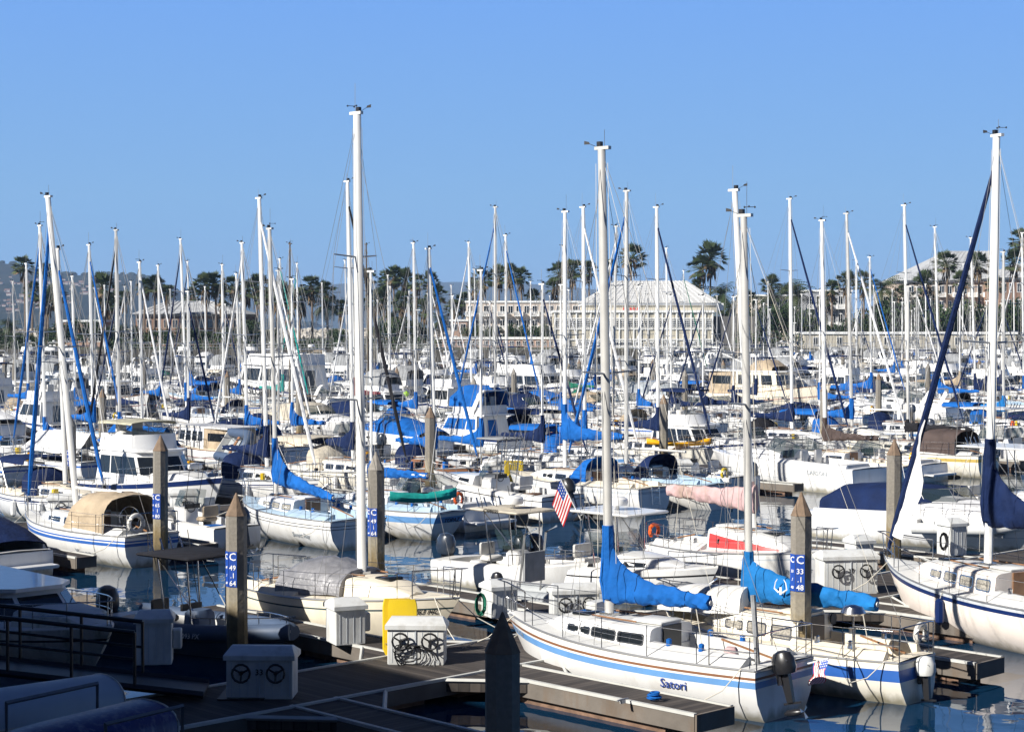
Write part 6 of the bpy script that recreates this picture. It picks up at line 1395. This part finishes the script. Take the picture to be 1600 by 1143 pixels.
GZ = 2.55
def restaurant():
    Y = 372; x0, x1, _, z1 = wpx(867, 1113, 487, 550, Y); r = root('restaurant', ((x0 + x1) / 2, Y, GZ), 0, 'tan harbour restaurant with white window frames and big pale hip roof', 'restaurant'); cx = (x0 + x1) / 2
    w = x1 - x0; H = z1 - GZ; D = 26
    mb = MB(); mb.box((0, D / 2, H / 2), (w, D, H), 'tanwall'); mb.build('wall', r, False)
    mb = MB(); mb.box((0, D / 2 - .1, H + .1), (w + .6, D + .6, .5), 'trim'); nb = 22
    for i in range(nb + 1): mb.box((-w / 2 + w * i / nb, -.1, H / 2), (.28, .26, H), 'trim')
    for z in (H * .82, H * .53, H * .24, .2): mb.box((0, -.14, z), (w, .2, .24), 'trim')
    for i in range(8): mb.box((w / 2 + .1, D * (i + .5) / 8, H / 2), (.26, .25, H), 'trim')
    mb.build('trim', r, False)
    bw = w / nb
    for i in range(nb):
        for lo, hi in ((.56, .78), (.05, .2)):
            if lo < .1 and i % 5 == 2: continue
            f = MB(); f.box((0, -.05, 0), (bw - .5, .1, H * (hi - lo) * .95), 'trim'); fo = f.build('window', r, False); fo.location = (-w / 2 + bw * (i + .5), -.02, H * (lo + hi) / 2)
            f = MB(); hh = H * (hi - lo) * .82; nn = 3 if lo > .1 else 1
            for a in range(3):
                for b in range(nn): f.box((-bw * .22 + a * bw * .22, -.11, -hh / 2 + hh * (b + .5) / nn), (bw * .16, .04, hh / nn * .74), 'glass')
            f.build('pane', fo, False)
    # upper tier
    a0, a1, _, zu = wpx(912, 1120, 474, 487, Y + 4); _, _, _, zr = wpx(962, 1072, 438, 474, Y + 11); a0 -= cx; a1 -= cx; zu -= GZ; zr -= GZ
    mb = MB(); mb.box(((a0 + a1) / 2, 4 + 10, (H + zu) / 2), (a1 - a0, 20, zu - H), 'tanwall'); mb.box(((a0 + a1) / 2, 4 + 10, zu - .1), (a1 - a0 + .8, 20.8, .5), 'trim'); mb.build('upper_wall', r, False)
    b0, b1 = wpx(962, 1072, 438, 474, Y + 14)[:2]; b0 -= cx; b1 -= cx
    mb = MB(); A = (a0 - .8, 3.2, zu + .1), (a1 + .8, 3.2, zu + .1), (b1, 14, zr), (b0, 14, zr); hiproof(mb, a0 - .8, a1 + .8, 3.2, 24.8, zu + .15, b0, b1, 14, zr, 'shinglelt'); ro = mb.build('roof', r, False)
    mb = MB(); lines_on(mb, (A[0][0], 3.2, zu + .15), (A[1][0], 3.2, zu + .15), (b1, 14, zr), (b0, 14, zr), 20, 9, 'trim', .055); lines_on(mb, (a1 + .8, 3.2, zu + .15), (a1 + .8, 24.8, zu + .15), (b1, 14.1, zr), (b1, 13.9, zr), 10, 7, 'shingle', .05); mb.build('roof_battens', ro, False)
    mb = MB(); mb.box((w / 2 + 4.5, 9, H * .44), (9, 16, H * .88), 'sidewall_shaded'); mb.build('side_wing', r, False)  # shade of the restaurant's right side is put into the wing's dark colour
    mb = MB(); mb.box((w / 2 + 1.2, 7, H + 1.1), (3.4, 4, 1.5), 'trim'); mb.lathe([(.5, 0), (.5, 1.2), (.7, 1.3), (.7, 1.6)], 'galv', 8, (w / 2 - 1, 7, H + 1.2)); mb.box((w / 2 - 5.2, 7.5, H + 1.2), (6, 3, 1.9), 'trim'); mb.build('roof_plant', r, False)
    # sign
    s0, s1, zb, zt = wpx(979, 993, 478, 488, Y + 3.9); text('BARBA', (zt - zb) * .85, 'text_red', r, ((s0 + s1) / 2 - cx, 3.9 + .02, (zb + zt) / 2 - GZ - .1), (R(90), 0, 0), name='sign_lettering')
restaurant()
def block(lab, name, cat, x0, x1, ytop, Y, D, wall, floors, bays, roof=None, balc=None, dark='glass', ground=GZ, parap='trim', ws=.62, rz=0):
    a, b, _, z1 = wpx(x0, x1, ytop, 540, Y); r = root(name, ((a + b) / 2, Y, ground), 0, lab, cat); w = b - a; H = z1 - ground
    mb = MB(); mb.box((0, D / 2, H / 2), (w, D, H), wall); mb.build('wall', r, False)
    mb = MB(); mb.box((0, D / 2, H + .12), (w + .5, D + .5, .45), parap); mb.build('parapet', r, False); fh = H / floors; bw = w / bays
    for f in range(floors):
        for i in range(bays):
            x = -w / 2 + bw * (i + .5); z = fh * f
            m_ = MB(); m_.box((0, -.03, 0), (bw * ws, .1, fh * .58), parap); m_.box((0, -.07, 0), (bw * ws * .85, .06, fh * .5), dark); m_.box((0, -.1, 0), (.08, .05, fh * .5), parap); o = m_.build('window', r, False); o.location = (x, 0, z + fh * .48)
            if balc and (i % 2 == 0):
                m_ = MB(); m_.box((0, -.8, 0), (bw * 1.1, 1.6, .18), 'trim'); m_.box((0, -1.55, 1.05), (bw * 1.1, .08, .1), 'trim'); nn = 9
                for q in range(nn + 1): m_.box((-bw * .55 + bw * 1.1 * q / nn, -1.55, .55), (.12, .06, 1.0), 'trim')
                for sg in (1, -1): m_.box((sg * bw * .55, -.8, .6), (.08, 1.6, 1.1), 'trim')
                o = m_.build('balcony', r, False); o.location = (x, 0, z + .1)
    if roof:
        x0_, x1_, yt_ = roof; ra, rb, _, zr = wpx(x0_, x1_, yt_, 540, Y + D / 2); c = (a + b) / 2; mb = MB(); hiproof(mb, -w / 2 - 1, w / 2 + 1, -1, D + 1, H + .38, ra - c, rb - c, D / 2, zr - ground, 'shingle'); ro = mb.build('roof', r, False)
        mb = MB(); lines_on(mb, (-w / 2 - 1, -1, H + .38), (w / 2 + 1, -1, H + .38), (rb - c, D / 2, zr - ground), (ra - c, D / 2, zr - ground), 14, 2, 'shinglelt', .07); mb.build('roof_ridges', ro, False)
    return r
block('brown building with low grey hip roof behind the left masts', 'hip_roofed_building', 'building', 212, 376, 493, 405, 26, 'brick', 2, 12, roof=(262, 332, 470), parap='plaster')
block('pinkish brick annex left of the hip-roofed building', 'brick_annex', 'building', 99, 160, 502, 395, 10, 'brickpale', 1, 5)
block('pink apartment block with white balconies left of the restaurant', 'apartment_block', 'apartments', 728, 905, 472, 430, 16, 'plaster', 3, 14, balc=True)
block('low brick block beside the apartment balconies', 'brick_wing', 'building', 704, 730, 501, 425, 8, 'brickpale', 2, 2)
block('long low brick wall building before the apartments', 'low_brick_building', 'building', 682, 866, 529, 385, 6, 'brickpale', 1, 18)
block('grey apartment building with white balconies behind the right palms', 'grey_apartments', 'apartments', 1262, 1330, 455, 425, 14, 'greywall', 3, 6, balc=True)
block('long low tan shed with small windows at right', 'long_shed', 'shed', 1256, 1588, 521, 372, 12, 'siding', 1, 9, ws=.22)
block('white flat-roofed building right of the restaurant behind palms', 'flat_building', 'building', 1160, 1262, 462, 440, 12, 'plaster', 3, 8)
block('brick hotel with pale hip roof behind palms at right', 'brick_hotel', 'hotel', 1418, 1560, 440, 455, 30, 'hotelwall', 4, 12, roof=(1478, 1548, 392), balc=True)
block('red brick hotel wing at the right edge', 'hotel_wing', 'hotel', 1562, 1660, 436, 440, 20, 'brick', 4, 8, roof=(1585, 1640, 412))
block('low apartments on the skyline right of the grey apartments', 'skyline_apartments', 'apartments', 1378, 1420, 456, 470, 10, 'plaster', 3, 4)
# ------------------------------------------------------------------ palms and trees
def leafmat(name, c, var=.35):
    mat(name, c, .65, var=var, vs=.6, spec=.3)
leafmat('frond', (.042, .065, .025)); leafmat('frond2', (.075, .095, .04)); leafmat('deadfrond', (.17, .12, .07)); mat('palmtrunk', (.17, .13, .10), .95, var=.3, vs=1.5); leafmat('leaf', (.024, .048, .016)); leafmat('leaf2', (.042, .072, .022)); leafmat('leaf3', (.07, .09, .03)); mat('bark', (.12, .09, .07), .95, var=.2)
def palm_proto(kind, seed):
    rr = random.Random(seed); r = root('palm_tree', (0, 0, 0), 0, 'x', 'palm tree', 'palm trees on the far shore'); H = 11.0; mb = MB(); bend = rr.uniform(-.4, .4)
    mb.tube([(bend * (t ** 2), 0, H * t) for t in (0, .2, .5, .8, 1)], .32, 'palmtrunk', 7, .2); mb.build('trunk', r); top = Vector((bend, 0, H)); mb = MB()
    if kind == 'fan':
        for i in range(64):
            el = rr.uniform(-.75, 1.4); az = rr.uniform(0, 2 * math.pi); ln = rr.uniform(1.0, 1.5); d = Vector((math.cos(az) * math.cos(el), math.sin(az) * math.cos(el), math.sin(el))); c = top + d * ln; m = 'deadfrond' if el < -.62 else rr.choice(('frond', 'frond', 'frond2'))
            mb.tube([top, c], .03, m, 3, caps=False); u = d.cross(Vector((0, 0, 1))).normalized(); v = d.cross(u); tw = rr.uniform(-.5, .5); u, v = u * math.cos(tw) + v * math.sin(tw), v * math.cos(tw) - u * math.sin(tw); nb = 9
            for q in range(nb):
                a = (q / (nb - 1) - .5) * 2.5; e = d * math.cos(a) + u * math.sin(a); Lq = rr.uniform(.75, 1.05) * (1.05 - abs(a) * .2); p1 = c + e * Lq * .55 + Vector((0, 0, -.02)); w_ = e.cross(v).normalized() * .075; p2 = c + e * Lq + Vector((0, 0, -.1 * Lq))
                mb.poly([c, p1 + w_, p2, p1 - w_], m)
        for i in range(26):   # skirt
            az = rr.uniform(0, 2 * math.pi); z = rr.uniform(-2.2, -.3); d = Vector((math.cos(az), math.sin(az), 0)); w_ = Vector((-d.y, d.x, 0)) * .16; p = top + Vector((0, 0, z)) + d * .18
            mb.poly([p + Vector((0, 0, .7)), p + d * .35 + w_, p + d * .45 + Vector((0, 0, -.8)), p + d * .35 - w_], 'deadfrond')
    else:                     # feather palm
        for i in range(46):
            el = rr.uniform(-.5, 1.3); az = rr.uniform(0, 2 * math.pi); Ln = rr.uniform(2.6, 3.6); pts = []; p = top.copy(); e = el
            for k in range(7): pts.append(p.copy()); p = p + Vector((math.cos(az) * math.cos(e), math.sin(az) * math.cos(e), math.sin(e))) * Ln / 6; e -= .26
            m = rr.choice(('frond', 'frond2')); sd_ = Vector((-math.sin(az), math.cos(az), 0))
            for k in range(6):
                for sg in (1, -1):
                    for h_ in (0, .5):
                        a = pts[k] + (pts[k + 1] - pts[k]) * h_; w_ = (pts[k + 1] - pts[k]) * .28; ll = .75 * math.sin(math.pi * (k + h_ + .8) / 7.5); mb.poly([a, a + w_, a + w_ * 1.4 + sd_ * sg * ll + Vector((0, 0, -ll * .45))], m)
    mb.build('crown', r, False); return r
PP = [palm_proto('fan', 1), palm_proto('fan', 2), palm_proto('fan', 3), palm_proto('feather', 4)]; used = set()
PALMS = [(300, 462, 1, .85), (412, 468, 0, .9), (455, 478, 2, .8), (532, 482, 0, .85), (561, 476, 1, .8), (600, 462, 2, .85), (645, 472, 0, .8), (722, 470, 1, .8), (1168, 468, 0, .95), (1290, 470, 1, .9), (742, 452, 2, .85), (196, 468, 0, .85), (1410, 460, 1, .95), (1505, 440, 2, .95), (1558, 446, 0, .95), (39, 417, 0, 1), (71, 424, 0, .8), (50, 455, 1, .9), (75, 472, 1, 1.1), (88, 462, 2, 1), (160, 450, 2, 1.3), (170, 478, 1, 1.2), (225, 450, 1, .9), (241, 446, 2, .9), (260, 458, 0, .8), (323, 448, 1, 1.25), (338, 442, 0, 1), (347, 466, 2, 1.1), (365, 447, 0, .9),
  (382, 456, 1, 1.1), (401, 452, 2, 1.3), (432, 460, 0, 1.3), (447, 466, 2, 1.1), (468, 470, 1, 1.2), (488, 448, 0, 1.05), (512, 458, 1, 1.1), (512, 478, 3, 1), (577, 434, 2, .8), (604, 438, 0, .95), (615, 432, 1, 1.0), (632, 438, 2, 1.05), (650, 444, 0, .9), (589, 470, 1, 1.1), (672, 440, 2, .9),
  (686, 462, 1, 1.0), (663, 484, 2, 1.0), (708, 484, 0, 1.0), (692, 502, 3, .8), (631, 474, 1, 1.1), (612, 494, 3, 1.1), (755, 438, 0, 1.1), (780, 432, 1, 1.1), (799, 430, 2, 1), (816, 434, 0, 1), (831, 468, 2, .9), (871, 428, 1, 1.1), (893, 424, 0, 1.1), (868, 450, 2, .9), (921, 424, 2, .9), (950, 420, 1, .9), (985, 403, 0, 1.25),
  (1092, 420, 1, 1.25), (1110, 404, 2, 1.45), (1087, 447, 0, .7), (1130, 462, 3, 1.3), (1204, 446, 1, 1.0), (1225, 458, 3, 1.4), (1250, 462, 3, 1.3), (1207, 478, 3, 1.4), (1322, 442, 1, 1.1), (1350, 442, 0, 1.1), (1377, 450, 3, 1.2), (1450, 446, 2, 1.3), (1481, 412, 0, 1.15), (1531, 414, 1, 1.15), (1452, 470, 0, 1), (1582, 410, 2, 1.15), (1598, 376, 0, 1.2), (1040, 0, 0, 0), (18, 510, 3, .8), (355, 500, 3, .8), (1300, 452, 2, .8), (850, 485, 3, .9), (1140, 480, 3, .9)]
rr = random.Random(9)
for i, (x, y, k, s_) in enumerate(PALMS):
    if not s_: continue
    Y = 412 + rr.uniform(-6, 40) + (35 if y < 440 else 0)
    if 705 < x < 960: Y = max(Y, 452)
    if 860 < x < 1150: Y = 455
    if 960 < x < 1040: Y = 430
    if 1415 < x < 1600 and y > 395: Y = rr.uniform(392, 415)
    if 210 < x < 380: Y = rr.choice((398, 440))
    if 95 < x < 165: Y = 420
    if 1255 < x < 1415: Y = rr.uniform(390, 415)
    q = PD(x, y, Y); sz = s_ * 1.42 * Y / 420
    if k not in used: o = PP[k]; used.add(k)
    else: o = copy_tree(PP[k])
    Hh = q.z - GZ; o.location = (q.x, Y, GZ); o.rotation_euler = (0, 0, rr.uniform(0, 6.28)); o.scale = (1, 1, 1)
    for c in o.children:
        if c.name.startswith('trunk'): c.scale = (1, 1, Hh / 11.0)
        else: c.location = (0, 0, Hh - 11.0 * sz); c.scale = (sz, sz, sz)
    bend = 0
    o['label'] = f"{'slender fan palm' if k < 3 else 'bushy feather palm'}{', tall' if Hh > 15 else (', short' if Hh < 9 else '')}, {where(x)}"
def tree_proto(seed, m1, m2, H=8, Rr=4.2):
    rr = random.Random(seed); r = root('broadleaf_tree', (0, 0, 0), 0, 'x', 'tree', 'broadleaf trees on the far shore'); mb = MB()
    mb.tube([(0, 0, 0), (.1, 0, H * .4)], .35, 'bark', 6, .22)
    for k in range(5): a = k * 1.26; mb.tube([(.1, 0, H * .35), (math.cos(a) * 1.6, math.sin(a) * 1.6, H * .68)], .16, 'bark', 5, .06)
    mb.build('trunk', r); mb = MB(); cl = [(rr.uniform(-1, 1) * Rr * .7, rr.uniform(-1, 1) * Rr * .7, H * rr.uniform(.3, .92), rr.uniform(.9, 2.0)) for _ in range(22)]
    for cx, cy, cz, cr in cl:
        for i in range(95):
            v = Vector((rr.gauss(0, 1), rr.gauss(0, 1), rr.gauss(0, 1))).normalized() * cr * rr.uniform(.55, 1.1); c = Vector((cx, cy, cz)) + v * 1.0; n = Vector((rr.gauss(0, 1), rr.gauss(0, 1), rr.gauss(.6, 1))).normalized(); u = n.cross(Vector((1, .3, 0))).normalized() * rr.uniform(.16, .34); w_ = n.cross(u).normalized() * rr.uniform(.12, .26)
            mb.quad(c - u, c - w_, c + u, c + w_, rr.choice((m1, m1, m2)))
    mb.build('crown', r, False); return r
TP = [tree_proto(1, 'leaf', 'leaf2'), tree_proto(2, 'leaf2', 'leaf3'), tree_proto(3, 'leaf', 'leaf')]; tu = set()
TREES = [(735, 498, 1), (768, 500, 0), (808, 497, 2), (838, 498, 0), (1440, 470, 2), (1475, 478, 0), (1512, 472, 1), (1560, 474, 0), (1590, 470, 2), (-5, 512, 0), (20, 525, 2), (45, 520, 1), (75, 512, 0), (100, 505, 2), (180, 500, 0), (200, 498, 2), (150, 505, 1), (228, 505, 1), (262, 505, 0), (290, 503, 2), (318, 508, 0), (345, 505, 1), (372, 500, 2), (392, 492, 0), (420, 506, 2), (530, 505, 0), (590, 500, 0), (612, 492, 2), (630, 488, 0), (648, 494, 2), (662, 502, 0),
  (800, 508, 0), (830, 505, 1), (852, 500, 0), (1150, 492, 0), (1170, 490, 2), (1190, 485, 0), (1215, 480, 2), (1240, 482, 0), (1262, 488, 1), (1180, 505, 1), (1285, 505, 2), (1310, 508, 0), (1335, 500, 2), (1365, 480, 0), (1390, 470, 2), (1405, 478, 0), (1425, 472, 2), (1380, 498, 1), (1440, 485, 0), (1410, 500, 1), (1465, 495, 2), (1500, 500, 0), (1530, 490, 2), (1555, 488, 0), (1580, 486, 1), (1600, 480, 2), (130, 500, 2), (420, 506, 2), (530, 505, 0), (1345, 508, 1), (1250, 506, 2)]
for i, (x, y, k) in enumerate(TREES):
    if 160 < x < 860: y = min(y + 10, 524)
    Y = rr.uniform(388, 400) if not (95 < x < 165 or 210 < x < 378) else rr.choice((386, 388)); Y = Y if not 705 < x < 870 else rr.uniform(394, 420)
    q = PD(x, y, Y); H = max(q.z - GZ, 3); o = TP[k] if k not in tu else copy_tree(TP[k]); tu.add(k)
    o.location = (q.x, Y, GZ); s_ = H / 8; o.scale = (max(s_, .6) * rr.uniform(.85, 1.1), max(s_, .6), s_); o.rotation_euler = (0, 0, rr.uniform(0, 6))
    o['label'] = f"{['dark green', 'yellowish green', 'deep green'][k]} {'tall' if H > 9 else 'low'} tree, {where(x)}"
rr = random.Random(21)
def hedge(x0, x1, Y, h, lab, k):
    a, b = PD(x0, 540, Y).x, PD(x1, 540, Y).x; mb = MB(); n = int((b - a) * h * 26)
    for i in range(n):
        c = Vector((rr.uniform(a, b), Y + rr.uniform(-.9, .9), GZ + h * (1 - rr.random() ** 1.6) * (.75 + .25 * math.sin(i % 97) + .2 * mn.noise(Vector((i * .001, 0, 0)))))); u = Vector((rr.gauss(0, 1), rr.gauss(0, 1), rr.gauss(0, 1))).normalized() * rr.uniform(.15, .3); w_ = u.cross(Vector((rr.gauss(0, 1), rr.gauss(0, 1), rr.gauss(0, 1)))).normalized() * rr.uniform(.12, .25); mb.quad(c - u, c - w_, c + u, c + w_, ('leaf', 'leaf2', 'leaf')[i % 3])
    o = mb.build('hedge', None, False); tag(o, lab, 'hedge', 'hedges on the far shore')
hedge(-30, 95, 356, 2.4, 'dark hedge on the quay at the left edge', 0); hedge(160, 400, 357, 2.2, 'long dark hedge below the hip-roofed building', 0); hedge(420, 560, 357, 2.0, 'dark hedge before the boulders left of the tallest mast', 1); hedge(590, 690, 358, 2.3, 'dark hedge below the low palm cluster', 1); hedge(1150, 1255, 362, 3.2, 'tall hedge between the restaurant and the long shed', 1)
for i, (x0, x1, yt, Y) in enumerate(((100, 160, 530, 362), (395, 470, 536, 366), (690, 720, 534, 366))):
    pass
# lamp posts and railings along the quay
for i, (x, y) in enumerate(((552, 478), (653, 485), (1020, 500), (1240, 505), (930, 505))):
    q = PD(x, y, 375); r = root('lamp_post', (q.x, 375, GZ), 0, f"slim lamp post on the far quay, {where(x)}", 'lamp post', 'lamp posts on the quay'); mb = MB(); mb.tube([(0, 0, 0), (0, 0, q.z - GZ)], .09, 'trim', 6, .06); mb.build('pole', r); mb = MB(); mb.box((0, 0, q.z - GZ + .1), (1.1, .4, .18), 'trim', bev=.04); mb.build('lamp_head', r)
mb = MB()
X0, X1 = -75, 110
for z in (.5, 1.05): mb.box(((X0 + X1) / 2, 0, z), (X1 - X0, .06, .06), 'galv')
for k in range(75): mb.box((X0 + (X1 - X0) * k / 74, 0, .53), (.07, .07, 1.06), 'galv')
o = mb.build('quay_railing', None, False); o.location = (0, QY + .6, GZ); tag(o, 'long metal railing along the far quay', 'railing')
# ------------------------------------------------------------------ the shore building the picture is taken from (it shades the lower left)
SH = 14.5; off = SH / math.tan(SUN_EL)
A = P(100, 905, .5); B_ = P(700, 1050, .5); dv = (B_ - A); dv.z = 0; dv.normalize(); e0 = Vector((A.x, A.y, 0)) + Vector((SUN_H.x, SUN_H.y, 0)) * off - dv * 12; e1 = Vector((B_.x, B_.y, 0)) + Vector((SUN_H.x, SUN_H.y, 0)) * off + dv * 17
nn = Vector((dv.y, -dv.x, 0)); nn = nn if nn.dot(Vector((SUN_H.x, SUN_H.y, 0))) > 0 else -nn; c = (e0 + e1) / 2 + nn * 7
r = root('shore_building', (c.x, c.y, 0), math.atan2(dv.y, dv.x), 'flat roofed shore building beside the viewpoint', 'building'); Lb = (e1 - e0).length
mb = MB(); mb.box((0, 0, SH / 2), (Lb, 14, SH), 'plaster'); mb.build('wall', r, False)
sgn = -1 if (Matrix.Rotation(math.atan2(dv.y, dv.x), 3, 'Z') @ Vector((0, -1, 0))).dot(nn) < 0 else 1
for f in range(4):
    for k in range(int(Lb / 3.5)):
        mb = MB(); mb.box((0, 0, 0), (1.9, .12, 1.7), 'trim'); mb.box((0, sgn * -.02 , 0), (1.7, .16, 1.5), 'glass'); o = mb.build('window', r, False); o.location = (-Lb / 2 + 2 + k * 3.5, -sgn * -7.0 if False else sgn * 7.0, 2 + f * 3.3)
r = root('rear_sky_blocker', (24, -16, 0), 0, 'unseen flat roofed block added behind the viewpoint to cut sky fill', 'building'); mb = MB(); mb.box((0, 0, 9), (84, 12, 18), 'plaster'); mb.build('wall', r, False)  # made-up block behind the camera, added to hide sky and deepen shadows
for f in range(4):
    for k in range(20): mb = MB(); mb.box((-39 + k * 4, 6, 2.5 + 4 * f), (2.2, .2, 1.9), 'glass'); mb.build('window', r, False)
# ------------------------------------------------------------------ every label its own
def finish():
    import collections
    sc_objs = [o for o in sc.objects if o.parent is None and 'category' in o]; bpy.context.view_layer.update(); by = collections.defaultdict(list)
    for o in sc_objs: by[o['label']].append(o)
    for lab, os_ in by.items():
        if len(os_) < 2: continue
        os_.sort(key=lambda o: pxof(o.matrix_world.translation)[0]); n = len(os_); words = {2: ['left', 'right'], 3: ['left', 'middle', 'right']}.get(n) or (['leftmost'] + [f"{ORD[i]} from left" for i in range(1, n - 1)] + ['rightmost'])
        for w_, o in zip(words, os_): o['label'] = f"{lab}, {w_}{' one' if n < 4 else ''}"
    for o in sc_objs:
        if len(o['label'].split()) > 16: print('LONG', o['label'])
finish()
# ------------------------------------------------------------------ air
if HAZE:
    mb = MB(); mb.box((0, 5500, 134), (28000, 15000, 270), 'white'); o = mb.build('haze', None, False); m = bpy.data.materials.new('air'); m.use_nodes = True; nt = m.node_tree; nt.nodes.remove(nt.nodes['Principled BSDF'])
    v = N(nt, 'ShaderNodeVolumePrincipled'); v.inputs['Color'].default_value = (.45, .66, 1, 1); v.inputs['Density'].default_value = HAZE; v.inputs['Anisotropy'].default_value = 0
    nt.links.new(v.outputs[0], nt.nodes['Material Output'].inputs['Volume']); o.data.materials.clear(); o.data.materials.append(m); tag(o, 'thin blue haze over the harbour', kind='stuff')
